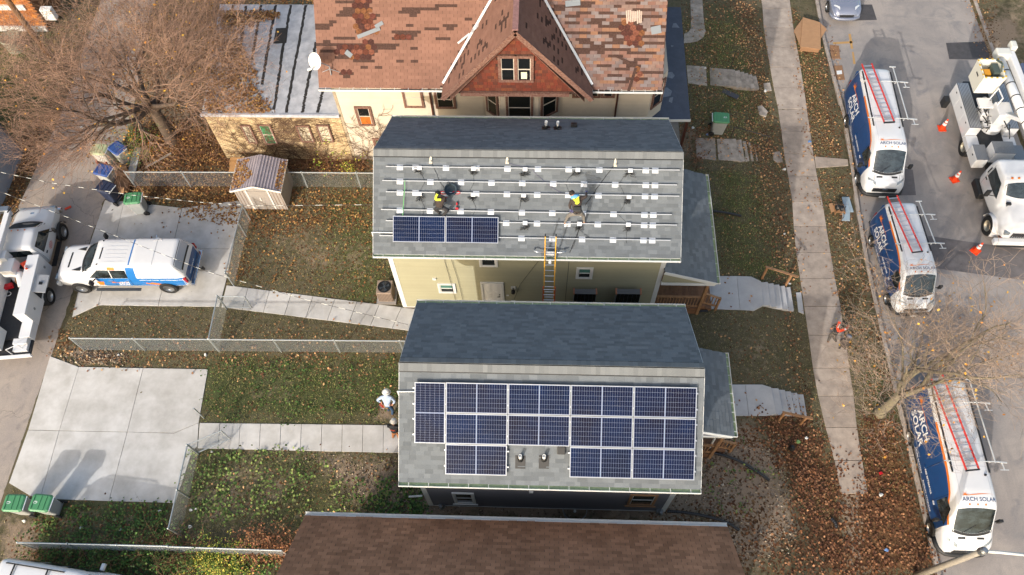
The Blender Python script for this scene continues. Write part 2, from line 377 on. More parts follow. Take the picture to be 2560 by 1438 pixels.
# ---------------------------------------------------------------- paving
def conc(name,c,c2,s=2.2,amt=1.,isl=.06):
    m=M(name,c,.85,noise=(s,amt,9),col2=c2,isl=isl,bump=(60,.25,.004),spec=.25); return m
cNew=conc('new_concrete','#c2c0bd','#a3a09b',1.1,.85,.05)
cOld=conc('old_concrete','#ab9d90','#8f8379',2.6,1.,.09)
cWalk=conc('front_walk_concrete','#adadae','#9c9c9e',1.8,.8,.03)
cOld2=conc('mossy_concrete','#a89d92','#7d746a',3.2,1.,.10)
cCurb=conc('kerb_concrete','#a89f97','#8a8078',3,1,.08)
bed=M('soil_bed','#3a3026',.95)
def tex_surface(name,c1,c2,c3,crack=True,s=.45):
    m=bpy.data.materials.new(name); m.use_nodes=True; t=m.node_tree; N=t.nodes; L=t.links; b=N['Principled BSDF']; b.inputs['Roughness'].default_value=.88; b.inputs['Specular IOR Level'].default_value=.25
    geo=N.new('ShaderNodeNewGeometry')
    def noise(s,dt=8,ro=.62,dist=0,st=None):
        n=N.new('ShaderNodeTexNoise'); n.inputs['Scale'].default_value=s; n.inputs['Detail'].default_value=dt; n.inputs['Roughness'].default_value=ro; n.inputs['Distortion'].default_value=dist
        if st:
            mp=N.new('ShaderNodeMapping'); mp.inputs['Scale'].default_value=st; L.new(geo.outputs['Position'],mp.inputs[0]); L.new(mp.outputs[0],n.inputs['Vector'])
        else: L.new(geo.outputs['Position'],n.inputs['Vector'])
        return n.outputs[0]
    def ramp(src,a,b_):
        n=N.new('ShaderNodeMapRange'); n.inputs[1].default_value=a; n.inputs[2].default_value=b_; L.new(src,n.inputs[0]); return n.outputs[0]
    def mix(f_,a,b_,bt='MIX'):
        n=N.new('ShaderNodeMix'); n.data_type='RGBA'; n.blend_type=bt
        if isinstance(f_,(int,float)): n.inputs[0].default_value=f_
        else: L.new(f_,n.inputs[0])
        for i,c in ((6,a),(7,b_)):
            if isinstance(c,str): n.inputs[i].default_value=lin(c)+(1,)
            else: L.new(c,n.inputs[i])
        return n.outputs[2]
    g=mix(ramp(noise(s,8,.62,.6),.4,.62),c1,c2); g=mix(ramp(noise(s*1.7,9,.7,1.2),.52,.72),g,c3)
    g=mix(ramp(noise(1.1,8,.6,.4,(2.2,.25,1)),.52,.75),g,c2)
    g=mix(ramp(noise(26,6,.7),.3,.75),g,mix(.35,g,'#4c4845'))
    if crack:
        vo=N.new('ShaderNodeTexVoronoi'); vo.feature='DISTANCE_TO_EDGE'; vo.inputs['Scale'].default_value=.22
        nn=N.new('ShaderNodeTexNoise'); nn.inputs['Scale'].default_value=1.6; nn.inputs['Detail'].default_value=7; L.new(geo.outputs['Position'],nn.inputs['Vector'])
        av=N.new('ShaderNodeVectorMath'); av.operation='MULTIPLY_ADD'; L.new(nn.outputs['Color'],av.inputs[0]); av.inputs[1].default_value=(1.1,1.1,0); L.new(geo.outputs['Position'],av.inputs[2]); L.new(av.outputs[0],vo.inputs['Vector'])
        lt=N.new('ShaderNodeMapRange'); lt.inputs[1].default_value=.0; lt.inputs[2].default_value=.0035; lt.inputs[3].default_value=.6; lt.inputs[4].default_value=0; L.new(vo.outputs['Distance'],lt.inputs[0])
        g=mix(lt.outputs[0],g,'#38322d')
    L.new(g,b.inputs['Base Color'])
    bp=N.new('ShaderNodeBump'); bp.inputs['Strength'].default_value=.3; bp.inputs['Distance'].default_value=.006; L.new(noise(70,4),bp.inputs['Height']); L.new(bp.outputs[0],b.inputs['Normal'])
    return m
roadm=tex_surface('worn_road','#a59c95','#8f8986','#7d7b7d',crack=False)
alleym=tex_surface('worn_alley','#9c928b','#a89c91','#827b78',s=.6)
asph=M('new_asphalt','#4b494b',.9,noise=(4,.3,8),bump=(90,.3,.004))
asph2=M('patch_asphalt','#6b6666',.9,noise=(2.5,.3,8),bump=(90,.3,.004))
# road
mb=MB(); ys=np.arange(-30,75,1.5)
for a,b in zip(ys[:-1],ys[1:]): mb.add([(curbx(a)+.12,a,ZR),(RX1,a,ZR),(RX1,b,ZR),(curbx(b)+.12,b,ZR)],[(0,1,2,3)])
road=mb.build('road',roadm,kind='structure'); tag(road,'worn grey concrete street with parked vans')
mb=MB()
mb.prism(pw([(2365,108),(2465,104),(2498,150),(2373,148)],ZR),ZR,ZR+.012).build('asphalt_patch',asph,road)
mb=MB(); mb.prism(pw([(2148,12),(2180,12),(2192,50),(2130,52)],ZR),ZR,ZR+.010).build('asphalt_patch',asph,road)
mb=MB(); mb.prism(pw([(2130,400),(2282,425),(2290,488),(2150,490)],ZR),ZR,ZR+.010).build('asphalt_patch',asph2,road)
mb=MB(); mb.prism(pw([(2320,590),(2560,625),(2700,650),(2700,720),(2330,670)],ZR),ZR,ZR+.008).build('asphalt_patch',asph2,road)
yel=M('orange_marking','#b98a3c',.8,noise=(30,.8),col2='#95816a')
for poly in ([(2121,85),(2127,85),(2133,122),(2127,122)],[(2082,106),(2132,103),(2132,108),(2083,111)],[(2130,130),(2134,130),(2139,160),(2133,160)]):
    mb=MB(); mb.prism(pw(poly,ZR),ZR,ZR+.004).build('road_marking',yel,road)
# kerbs: stones end to end
kerb=thing('kerb',None,None,(curbx(15),15,ZR)); kerb['kind']='structure'
y=-2.0; kn=0
while y<40:
    a,b=y,y+2.9; mb=MB(); jz=random.uniform(-.006,.006)
    mb.prism([(curbx(a),a+.006),(curbx(a)+.16,a+.006),(curbx(b)+.16,b-.006),(curbx(b),b-.006)],ZR-.1,ZS+.02+jz); mb.build('kerb_stone',cCurb,kerb,bevel=.02)
    mb=MB(); mb.prism([(RX1,a+.006),(RX1+.16,a+.006),(RX1+.16,b-.006),(RX1,b-.006)],ZR-.1,ZS+.02+jz); mb.build('kerb_stone',cCurb,kerb,bevel=.02)
    y=b
# alley
mb=MB(); al=[(-30,-30),(-20.62,-30),(-20.62,8),(-20.55,16),(-20.5,21.5),(-19.6,23.5),(-19.9,30),(-19.5,75),(-30,75)]
left=[P(-10,610,0).x]
mb.prism([(-25.2,-30),(-20.62,-30),(-20.6,8),(-20.56,14.7),(-20.5,21.2),(-20.3,24),(-21.5,32),(-22.0,60),(-25.6,60),(-24.3,26),(-24.7,18)],-.25,ZA)
alley=mb.build('alley',alleym,kind='structure'); tag(alley,'cracked grey alley behind the yards')
def slabset(name,label,polys,mat,z,th=.1,gap=.008,tilt=.004):
    r0=thing(name,label,None,tuple(polys[0][0])); r0['kind']='structure'
    for poly in polys:
        c=sum((V(p) for p in poly),V((0,0,0)))/len(poly); dz=random.uniform(-tilt,tilt)
        q=[]
        for p in poly:
            v=c-V(p); v.z=0; q.append(V(p)+v.normalized()*gap*1.4)
        mb=MB(); mb.prism([(p.x,p.y) for p in q],z-th,z+dz); mb.build('slab',mat,r0,bevel=.006)
    return r0
Z0=.03
dA=[[(125,890),(197,917),(148,1077),(70,1075)],[(197,917),(358,920),(318,1080),(148,1077)],[(358,920),(520,923),(497,1057),(435,1083),(318,1080)],
 [(70,1075),(148,1077),(100,1247),(75,1240),(22,1208)],[(148,1077),(318,1080),(272,1253),(100,1247)],[(318,1080),(435,1083),(497,1057),(494,1115),(482,1125),(438,1258),(272,1253)]]
slabset('driveway','pale new concrete parking pad, empty',[pw(p,Z0) for p in dA],cNew,Z0)
dB=[[(262,500),(310,503),(283,622),(220,622)],[(310,503),(455,520),(430,622),(283,622)],[(455,520),(606,500),(582,622),(430,622)],
 [(220,622),(283,622),(245,763),(180,793)],[(283,622),(430,622),(395,765),(245,763)],[(430,622),(582,622),(566,700),(548,767),(395,765)]]
slabset('driveway','pale concrete parking pad under the pickup truck',[pw(p,Z0) for p in dB],cNew,Z0)
def strip(a0,a1,b0,b1,n): # a: top edge px, b: bottom edge px
    out=[]
    A0,A1,B0,B1=[P(*q,Z0) for q in (a0,a1,b0,b1)]
    for i in range(n):
        t,u=i/n,(i+1)/n; out.append([A0.lerp(A1,t),A0.lerp(A1,u),B0.lerp(B1,u),B0.lerp(B1,t)])
    return out
slabset('path','straight concrete garden path beside the two white helmets',strip((499,1057),(1010,1063),(494,1121),(1010,1133),10),cNew,Z0)
slabset('path','slanting concrete garden path from gate to beige house',strip((566,713),(1060,775),(553,768),(1035,828),9),cNew,Z0)
# front walks with steps
def front_walk(label,top,bot,joints,steps_px,z0=Z0,mat=cWalk,nst=5,flare=True):
    r0=thing('front_walk',label,None,tuple(P(*top[0],z0))); r0['kind']='structure'
    n=len(top)
    for i in joints:
        poly=pw([top[i],top[i+1],bot[i+1],bot[i]],z0) if isinstance(i,int) else pw([top[k] for k in range(i[0],i[1]+1)]+[bot[k] for k in range(i[1],i[0]-1,-1)],z0)
        mb=MB(); c=sum(poly,V((0,0,0)))/len(poly); mb.prism([tuple((p+(c-p).normalized()*.008).xy) for p in poly],z0-.3,z0+random.uniform(-.002,.002)); mb.build('slab',mat,r0,bevel=.006)
    # steps: each step px quad sampled at its own height
    (ax,ay),(bx,by),(ex,ey),(fx,fy)=steps_px
    A=P(ax,ay,z0);B=P(bx,by,z0);E=P(ex,ey,ZS+.1);F=P(fx,fy,ZS+.1)
    for i in range(nst):
        t,u=i/nst,(i+1)/nst; zt=z0-(z0-ZS)*(i+.7)/(nst+1)
        q=[A.lerp(E,t),A.lerp(E,u+.02),B.lerp(F,u+.02),B.lerp(F,t)]
        mb=MB(); mb.prism([(p.x,p.y) for p in q],ZS-.1-.001*i,zt); mb.build('step',mat,r0,bevel=.01)
    return r0
front_walk('wide pale concrete front walk of the beige house with steps',[(1765,690),(1778,690),(1842,690),(1878,691),(1903,703)],[(1735,772),(1782,773),(1850,775),(1885,777),(1910,762)],[0,1,(2,4)],[(1903,703),(1910,762),(1973,720),(1982,779)])
front_walk('pale concrete front walk of the grey house with steps',[(1815,961),(1863,961),(1905,961),(1928,968)],[(1815,1040),(1872,1040),(1915,1040),(1942,1036)],[0,(1,3)],[(1928,968),(1942,1036),(2005,988),(2014,1043)])
front_walk('weathered front walk and steps south of the green lidded bin',[(1738,345),(1788,346),(1792,347),(1840,347)],[(1742,395),(1791,401),(1796,400),(1850,403)],[0,2],[(1840,347),(1850,403),(1895,366),(1903,405)],mat=cOld2)
front_walk('weathered front walk and steps north of the green lidded bin',[(1716,163),(1765,166),(1774,169),(1838,174)],[(1720,208),(1768,215),(1776,213),(1842,217)],[0,2],[(1838,174),(1842,217),(1888,192),(1896,225)],mat=cOld2)
slabset('stepping_slab','small broken concrete slab beside the pavement',[pw([(1908,208),(1925,206),(1930,226),(1912,228)],ZS+.03)],cOld2,ZS+.03)
slabset('stepping_slab','round broken concrete slab lying in leaves near the pavement',[pw([(1893,266),(1905,264),(1920,280),(1915,292),(1898,288)],-.75)],cOld2,-.72)
slabset('stepping_slab','cracked concrete slab at foot of the weathered steps',[pw([(1932,380),(1950,378),(1958,405),(1945,408),(1933,400)],ZS+.02)],cOld2,ZS+.02)
slabset('stepping_slab','small pale slab at foot of the wide front steps',[pw([(1990,731),(2003,730),(2010,785),(1996,780)],ZS+.03)],cWalk,ZS+.03)
# curved old path at the top
cp=[[(1725,-20),(1755,-20),(1757,10),(1726,10)],[(1726,10),(1757,10),(1759,42),(1727,40)],[(1727,40),(1759,42),(1763,72),(1727,71)],[(1727,71),(1763,72),(1765,78),(1760,92),(1745,103),(1725,107),(1709,108),(1710,84),(1720,80)]]
slabset('path','narrow old concrete path curving beside the blue flat roof',[pw(p,Z0) for p in cp],cOld2,Z0)
# pavement
sw=[]
edges=[(-60,1892,1962),(-0,1905,1970),(22,1907,1978),(69,1912,1984),(118,1916,1993),(168,1929,2002),(219,1934,2009),(273,1948,2018),(328,1954,2025),(385,1958,2030),(440,1972,2040),(503,1982,2058),(565,1984,2065),(631,1990,2077),(696,1999,2088),(766,2010,2102),(838,2024,2110),(920,2030,2120),(990,2036,2130),(1068,2084,2138) ,(1151,2090,2160)]
edges=[(-60,1892,1964),(0,1903,1975),(22,1906,1978),(69,1909,1984),(118,1916,1993),(168,1925,2002),(219,1934,2010),(273,1945,2018),(328,1953,2026),(385,1960,2034),(440,1970,2043),(503,1980,2056),(565,1984,2066),(631,1990,2077),(696,2000,2088),(766,2010,2102),(838,2021,2112),(920,2032,2124),(990,2045,2135),(1068,2064,2143),(1151,2086,2156),(1235,2104,2170),(1320,2124,2186),(1438,2150,2206)]
E_=[(P(b,a,ZS),P(c,a,ZS)) for a,b,c in edges]
slabset('sidewalk','worn concrete pavement running past the front lawns',[[E_[i][0],E_[i][1],E_[i+1][1],E_[i+1][0]] for i in range(len(E_)-3)],cOld,ZS,tilt=.008,gap=.012)
slabset('carriage_walk','short concrete strip crossing the grass verge',[pw([(2036,391),(2120,398),(2122,414),(2040,420)],ZS+.01)],cOld,ZS+.012)
def Q(x,y,z):
    w=np.array((x,y,CH-z)); v=_ex*w[0]+_ey*w[1]+_down*w[2]
    return CCX+CF*v[0]/v[2],CCY+CF*v[1]/v[2]
def Ppl(px,py,o,n):
    "view ray meets the plane through o with normal n"
    dd=np.array([px-CCX,py-CCY,CF]); w=V((float(dd@_ex),float(dd@_ey),-float(dd@_down))); n=V(n); o=V(o)
    t=(o-CAMP).dot(n)/w.dot(n); return CAMP+w*t
# ---------------------------------------------------------------- materials of the houses
shg=M('grey_shingle','#6d7276',.9,isl=.17,noise=(60,.22,4),bump=(150,.5,.004),spec=.15)
capm=M('ridge_cap','#777a7b',.9,isl=.12,noise=(60,.2,4),bump=(150,.4,.004),spec=.15)
shr=M('red_shingle','#7f5f52',.9,isl=.09,noise=(1.3,.16,7),bump=(120,.4,.004),spec=.15)
shr2=M('weathered_red_shingle','#a07868',.9,isl=.13,noise=(3,.25,7),bump=(120,.4,.004),ramp=['#7f5f54','#776966','#806a61','#7d7270','#725e59','#84624e','#7b5f55'],spec=.2)
shunder=M('old_brown_shingle','#4c3a34',.95,isl=.22,noise=(18,.45,7),bump=(60,.8,.01),spec=.1)
hexm=M('hex_shingle','#8d4630',.9,isl=.2,noise=(14,.5,6),ramp=['#6a4034','#583832','#7a5238','#643c34','#4a322e','#72483a'],bump=(90,.6,.006),spec=.1)
shb=M('brown_shingle','#a67a5e',.9,isl=.2,noise=(.75,.3,5),bump=(150,.4,.004),stretch=(1.5,.35,1),spec=.15)
felt=M('roof_felt','#35363a',.95)
olive=M('olive_siding','#99967e',.55,noise=(1.4,.05),isl=.035); dkgrey=M('dark_grey_siding','#64646a',.55,noise=(1.4,.06),isl=.035); cream=M('cream_siding','#c0b5a5',.6,noise=(1.1,.14,8),isl=.03)
gut=M('gutter_green','#93a783',.5,noise=(9,.35,7)); brn=M('brown_trim','#573329',.7,noise=(14,.45,8),col2='#a3897a'); brn2=M('brown_metal','#4b2b22',.5)
wood=M('deck_wood','#7e583c',.75,isl=.15,noise=(7,.3,5),stretch=(1,1,1)); woodn=M('treated_wood','#9a7350',.7,noise=(6,.25))
glg=M('window_glass_green','#4f7a72',.08,spec=.8); gld=M('window_glass_dark','#23282c',.06,spec=.9)
greenboard=M('green_board','#2f7d52',.7,noise=(8,.25)); orangeboard=M('orange_board','#b8651f',.6,noise=(7,.35))
brick=M('cream_brick','#bba684',.9,isl=.15,noise=(20,.25),ramp=['#c2ac88','#b59d79','#c8b48f','#ab9475','#bfa886'],spec=.2)
mortar=M('mortar','#6f6352',.95,noise=(10,.2)); slate=M('blue_roll_roofing','#444c5c',.85,noise=(3,.25,7),bump=(90,.4,.004))
membr=M('silver_roof_coat','#babcc2',.55,noise=(2.2,1.,9),col2='#999ca3',bump=(5,.4,.02)); tar=M('tar_seam','#2e2b2a',.8,noise=(10,.3))
foundation=M('foundation','#8c8379',.9,noise=(3,.3))
def wedge_roof(o,u,v,W_,L_,expo,widths,t=(.008,.016),keep=None,jit=.003,over=.012,gap=0):
    u=V(u).normalized(); v=V(v).normalized(); n=u.cross(v).normalized()
    if n.z<0: n=-n
    out=[]; nc=int(round(L_/expo)); e=L_/nc
    for c in range(nc):
        x=-random.uniform(0,widths[0]) if not gap else -(c%2)*widths[0]/2
        while x<W_-.02:
            w=random.choice(widths); a=max(0,x); b=min(W_,x+w)
            if b-a>.03:
                tt=random.uniform(*t)
                p=V(o)+u*(a+gap/2)+v*(c*e+random.uniform(-jit,jit)-over)
                w_=min(widths,key=lambda q:abs(q-(b-a))) if abs(w-(b-a))<1e-6 else round(b-a,2)
                if keep is None or keep(p+u*(b-a)/2+v*e/2): out.append((p,u,v,n,w_-gap,e+over,tt if gap==0 else round(tt,3),.002))
            x+=w
    # share meshes: quantise thickness
    return [(a,b_,c_,d_,round(e_,2),f_,round(g_*250)/250,h_) for a,b_,c_,d_,e_,f_,g_,h_ in out]
def gutter(parent,a,b,out,n_br,col=gut):
    "trough from a to b (its inner top edge), out = outward unit vector"
    a=V(a);b=V(b);out=V(out); dn=V((0,0,-1)); mb=MB()
    for s,(m,) in ():pass
    w=.13
    mb.mat(0); mb.bar((a+b)/2*0+a+out*w/2+dn*.09,b+out*w/2+dn*.09,w,.006); 
    mb.mat(1); mb.bar(a+out*(w+.009)+dn*.055,b+out*(w+.009)+dn*.055,.016,.10)
    dd=(b-a).normalized()
    for e_ in (a-dd*.004,b+dd*.004): mb.bar(e_+dn*.05,e_+out*(w+.017)+dn*.05,.007,.09)
    g=mb.build('gutter',[col,trim],parent)
    mb=MB()
    for i in range(n_br):
        p=a.lerp(b,(i+.5)/n_br); mb=MB(); mb.bar(p+dn*.012,p+out*w+dn*.012,.02,.006); mb.build('hanger',trim,g)
    return g
def siding(y,x0,x1,z0,z1,mat,parent,expo=.1016,ylim=None):
    "clapboards on a wall that faces -Y"
    pcs=[]; n=int((z1-z0)/expo)
    for i in range(n):
        pcs.append((V((x0,y,z0+i*expo)),V((1,0,0)),V((0,0,1)),V((0,-1,0)),x1-x0,expo,.022,.003))
    mb=MB()
    for (o,u,v,nn,w,l,t0,t1) in pcs:
        b=[o,o+u*w,o+u*w+v*l,o+v*l]; t=[o+nn*t0,o+u*w+nn*t0,o+u*w+v*l+nn*t1,o+v*l+nn*t1]
        mb.add(b+t,[(4,5,6,7),(0,1,5,4),(1,2,6,5),(3,0,4,7),(2,3,7,6)])
    return mb.build('siding',mat,parent,kind='stuff')
def win_s(parent,x0,x1,z0,z1,y,fr=trim,pane=glg,pane2=gld,fw=.09,name='window',depth=.05,double=False,sill=True):
    "double hung window on a wall facing -Y"
    mb=MB(); yo=y-depth
    mb.box(x0-fw,x0,yo,y+.02,z0-fw,z1+fw); mb.box(x1,x1+fw,yo,y+.02,z0-fw,z1+fw)
    mb.box(x0,x1,yo+.002,y+.02,z1,z1+fw); mb.box(x0,x1,yo+.002,y+.02,z0-fw,z0)
    w=mb.build(name,fr,parent,bevel=.006)
    zm=(z0+z1)/2
    mb=MB(); mb.box(x0+.001,x1-.001,yo+.022,yo+.045,zm-.025,zm+.025); mb.box(x0+.002,x0+.03,yo+.024,yo+.044,z0,z1);mb.box(x1-.03,x1-.002,yo+.024,yo+.044,z0,z1); mb.build('sash',trim if fr is not brn else M('old_sash','#b5aca0',.6),w)
    mb=MB(); mb.box(x0+.004,x1-.004,yo+.034,yo+.038,zm+.001,z1-.002); mb.build('pane',pane,w)
    mb=MB(); mb.box(x0+.004,x1-.004,yo+.040,yo+.046,z0+.002,zm-.001); mb.build('pane',pane2,w)
    return w
def wall_rect(px,y):
    (a,b,c,d_)=px; A=Py(a,b,y); B=Py(c,d_,y); return A.x,B.x,B.z,A.z
# ---------------------------------------------------------------- twin gable houses
def twin(name,label,x0,x1,y0,y1,e,r,smat,porch_y,porch_x,zp,fl):
    H_=thing(name,label,'house',((x0+x1)/2,(y0+y1)/2,0))
    ov=.5; ex=.32; ym=(y0+y1)/2
    wx0,wx1,wy0,wy1=x0+ex,x1-ex,y0+ov,y1-ov
    # wall core with gables
    mb=MB(); prof=[(wy0,.22),(wy1,.22),(wy1,e-.1+ov*(r-e)/(ym-y0)-.15),(ym,r-.2),(wy0,e-.1+ov*(r-e)/(ym-y0)-.15)]
    vs=[(wx0,a,b) for a,b in prof]+[(wx1,a,b) for a,b in prof]
    mb.add(vs,[(0,1,2,3,4)[::-1],(5,6,7,8,9)]+[(i,(i+1)%5,5+(i+1)%5,5+i) for i in range(5)]); mb.build('wall',smat,H_)
    mb=MB(); mb.box(wx0+.01,wx1-.01,wy0+.01,wy1-.01,-.3,.2205); mb.build('foundation',foundation,H_)
    siding(wy0,wx0,wx1,.22,e+.12,smat,H_)
    mb=MB()
    for xx in (wx0,wx1):
        s=1 if xx==wx0 else -1
        mb.box(min(xx-.012*s,xx+.17*s),max(xx-.012*s,xx+.17*s),wy0-.03,wy0-.0165,.2,e+.1)
    mb.box(wx0-.012,wx1+.012,wy0-.034,wy0-.018,.19,.225)
    mb.build('corner_trim',trim,H_)
    # roof decks
    dy=ym-y0; dz=r-e; L_=math.hypot(dy,dz); vS=V((0,dy,dz)).normalized(); vN=V((0,-dy,dz)).normalized()
    nS=V((1,0,0)).cross(vS); nN=V((-1,0,0)).cross(vN)
    for o,u,v,n in ((V((x0,y0,e)),V((1,0,0)),vS,nS),(V((x1,y1,e)),V((-1,0,0)),vN,nN)):
        mb=MB(); q=[o,o+u*(x1-x0),o+u*(x1-x0)+v*L_,o+v*L_]; mb.slab(q,.06); mb.build('roof',felt,H_)
        rf=H_.children[-1]
        add_pieces(wedge_roof(o-v*.02,u,v,x1-x0,L_+.02,.1435,[.17,.21,.26,.32],t=(.008,.026)),'shingle',shg,rf,150)
        # white drip edge along the rakes
        mb=MB()
        for s in (0,1):
            p=o+u*(s*(x1-x0)); mb.bar(p-n*.075+u*(.008 if s else -.008),p+v*L_-n*.075+u*(.008 if s else -.008),.014,.15,up=n)
        mb.build('rake_board',trim,rf)
    # soffit
    for q in ((y0+.01,wy0-.002),(wy1+.002,y1-.01)):
        mb=MB(); mb.box(x0+.02,x1-.02,q[0],q[1],e-.16,e-.14); mb.build('soffit',trim,H_)
    for q in ((y0-.012,y0+.008),(y1-.008,y1+.012)):
        mb=MB(); mb.box(x0+.012,x1-.012,q[0],q[1],e-.17,e-.02); mb.build('fascia',trim,H_)
    # ridge vent and caps
    mb=MB()
    for v,n,u,o in ((vS,nS,V((1,0,0)),V((x0,ym,r))),(vN,nN,V((-1,0,0)),V((x1,ym,r)))):
        mb.slab([o-v*.285+n*.03,o-v*.285+u*(x1-x0)+n*.03,o+u*(x1-x0)+n*.03,o+n*.03],.03)
    rv=mb.build('ridge_vent',black,H_)
    pc=[]
    for v,n,u,o in ((vS,nS,V((1,0,0)),V((x0,ym,r))),(vN,nN,V((-1,0,0)),V((x1,ym,r)))):
        k=int((x1-x0)/.145)
        for i in range(k): pc.append((o-v*.25+u*(i*(x1-x0)/k)+n*.0305,u,v,n,round((x1-x0)/k-.001,3),.25,round(random.uniform(.004,.012)*250)/250+.004,.006))
    add_pieces(pc,'ridge_cap',capm,H_,300)
    gutter(H_,(x0,y0-.012,e+.0),(x1,y0-.012,e+.0),(0,-1,0),15); gutter(H_,(x1,y1+.012,e),(x0,y1+.012,e),(0,1,0),15)
    # porch on the street side
    p0,p1=porch_y; zt=zp[1]; ze=zp[0]; xw=x1-ex
    pr=thing('porch',None,None,(xw,(p0+p1)/2,0)); pr.parent=H_; pr.matrix_parent_inverse=PINV(H_)
    o=V((porch_x,p0,ze)); u=V((0,1,0)); v=V((xw-porch_x,0,zt-ze)); Lp=v.length; v.normalize(); n=v.cross(u)*-1
    if n.z<0: n=-n
    q=[o,o+u*(p1-p0),o+u*(p1-p0)+v*Lp,o+v*Lp]; mb=MB(); mb.slab(q,.06); mb.build('porch_roof',felt,pr); rf=pr.children[-1]
    add_pieces_flat([(a,b,c,n,w,l,t0,t1) for a,b,c,_,w,l,t0,t1 in wedge_roof(o-v*.02,u,v,p1-p0,Lp+.02,.1435,[.17,.21,.26,.32],t=(.008,.026))],'shingles',shg,rf)
    gutter(rf,(porch_x+.012,p0,ze),(porch_x+.012,p1,ze),(1,0,0),9)
    mb=MB(); mb.bar(V((porch_x,p0-.01,ze-.09)),V((xw,p0-.01,zt-.09)),.02,.17); mb.box(xw,porch_x-.02,p0+.01,p0+.12,ze-.28,ze-.12); mb.box(porch_x-.15,porch_x-.03,p0+.12,p1,ze-.28,ze-.13); mb.build('porch_fascia',trim,pr)
    mb=MB(); mb.add([(xw,p0+.03,ze-.1),(porch_x-.25,p0+.03,ze-.1),(xw,p0+.03,zt-.12)],[(0,1,2)]); mb.build('porch_gable',smat,pr)
    # deck
    dz_=.55; dx1=porch_x-.15; bw=.14; k=int((p1-p0-.3)/bw)
    pc=[]
    k=int((dx1-xw)/bw)
    for i in range(k): pc.append((V((xw+i*bw,p0+.15,dz_)),V((1,0,0)),V((0,1,0)),V((0,0,1)),bw-.008,p1-p0-.3,.03,.03))
    add_pieces(pc,'deck_board',wood,pr)
    mb=MB(); mb.box(xw,dx1,p0+.18,p1-.18,0,dz_-.002); mb.build('deck_frame',wood,pr)
    mb=MB()
    for yy in (p0+.2,(p0+p1)/2,p1-.2):
        m2=MB(); m2.box(dx1-.12,dx1,yy-.06,yy+.06,-.05,ze-.13); m2.build('post',woodn,pr)
    m2=MB(); yy=p0+.2
    m2.box(xw+.02,dx1-.121,yy-.045,yy+.045,dz_+.92,dz_+.96); m2.box(xw+.02,dx1-.121,yy-.02,yy+.02,dz_+.1,dz_+.19); ra=m2.build('railing',woodn,pr)
    x=xw+.12
    while x<dx1-.18:
        m2=MB(); m2.box(x-.018,x+.018,yy-.018,yy+.018,dz_+.19,dz_+.92); m2.build('baluster',woodn,ra); x+=.125
    # steps down to the walk
    sy0,sy1=fl
    for i in range(2):
        m2=MB(); m2.box(dx1+.01+.28*i,dx1+.28*(i+1),sy0,sy1,0,dz_-.18*(i+1)); m2.build('stair',wood,pr)
    for yy in (sy0+.03,):
        m2=MB(); m2.bar((dx1,yy,dz_+.95),(dx1+.75,yy,dz_+.5),.09,.04); m2.bar((dx1,yy,dz_+.2),(dx1+.75,yy,dz_-.2),.04,.09); m2.box(dx1+.7,dx1+.79,yy-.045,yy+.045,-.05,dz_+.55); sr=m2.build('stair_railing',woodn,pr)
        for t in (.2,.4,.6,.8):
            m3=MB(); xx=dx1+.75*t; m3.box(xx-.018,xx+.018,yy-.018,yy+.018,dz_+.2-.4*t,dz_+.95-.45*t); m3.build('baluster',woodn,sr)
    return H_,dict(vS=vS,nS=nS,o=V((x0,y0,e)),wy0=wy0)
def add_pieces_flat(p,name,mat,parent): add_pieces(p,name[:-1],mat,parent,60,name)
H1,G1=twin('grey_house','dark grey sided house with twelve solar panels on its grey shingle roof',-4.33,5.15,6.46,12.8,5.4,7.45,dkgrey,(8.9,12.1),6.9,(3.2,4.0),(9.3,10.6))
H2,G2=twin('beige_house','olive beige sided house with bare racking and two workers on its roof',-6.13,5.13,14.86,21.3,5.4,7.4,olive,(15.15,20.4),6.93,(3.05,3.85),(15.5,17.0))
# openings of the beige house
wy=G2['wy0']-.016
for px in ((1202,639,1239,663),(1447,671,1475,693),(1099,711,1136,729)):
    x0,x1,z0,z1=wall_rect(px,wy)
    if px[0]==1202: z1=z0+1.2
    win_s(H2,x0,x1,z0,z1,wy)
x0,x1,_,z1=wall_rect((1207,714,1257,760),wy); z0=.35; z1=z0+2.05
mb=MB(); mb.box(x0-.09,x0,wy-.05,wy,z0-.05,z1+.09); mb.box(x1,x1+.09,wy-.05,wy,z0-.05,z1+.09); mb.box(x0,x1,wy-.049,wy,z1,z1+.09); mb.box(x0-.1,x1+.1,wy-.3,wy,z0-.08,z0-.001); dr=mb.build('door_frame',trim,H2,bevel=.005)
mb=MB(); mb.box(x0+.001,x1-.001,wy-.02,wy+.002,z0,z1); mb.build('door',white,dr)
for a,b,c,d_ in ((.14,.44,1.45,1.95),(.50,.80,1.45,1.95),(.14,.44,.85,1.35),(.50,.80,.85,1.35),(.14,.44,.15,.75),(.50,.80,.15,.75)):
    w=x1-x0; A,B=x0+w*a/.94,x0+w*b/.94
    mb=MB(); mb.box(A,B,wy-.026,wy-.0201,z0+c,z0+d_); mb.box(A+.05,B-.05,wy-.034,wy-.0261,z0+c+.05,z0+d_-.05); mb.build('door_panel',white,dr,bevel=.004)
mb=MB(); mb.tube([(x1-.1,wy-.02,z0+1.0),(x1-.1,wy-.08,z0+1.0),(x1-.2,wy-.08,z0+1.0)],.014); mb.lathe([(.03,-.005),(.03,.005)],(x1-.1,wy-.026,z0+1.12),10,Matrix.Rotation(PI/2,3,'X')); mb.build('door_handle',M('bronze','#2b2523',.35,.7),dr)
A=Py(1283,719,wy)
mb=MB(); mb.box(A.x-.09,A.x+.09,wy-.02,wy,A.z-.1,A.z+.1); wl=mb.build('wall_lamp',trim,H2)
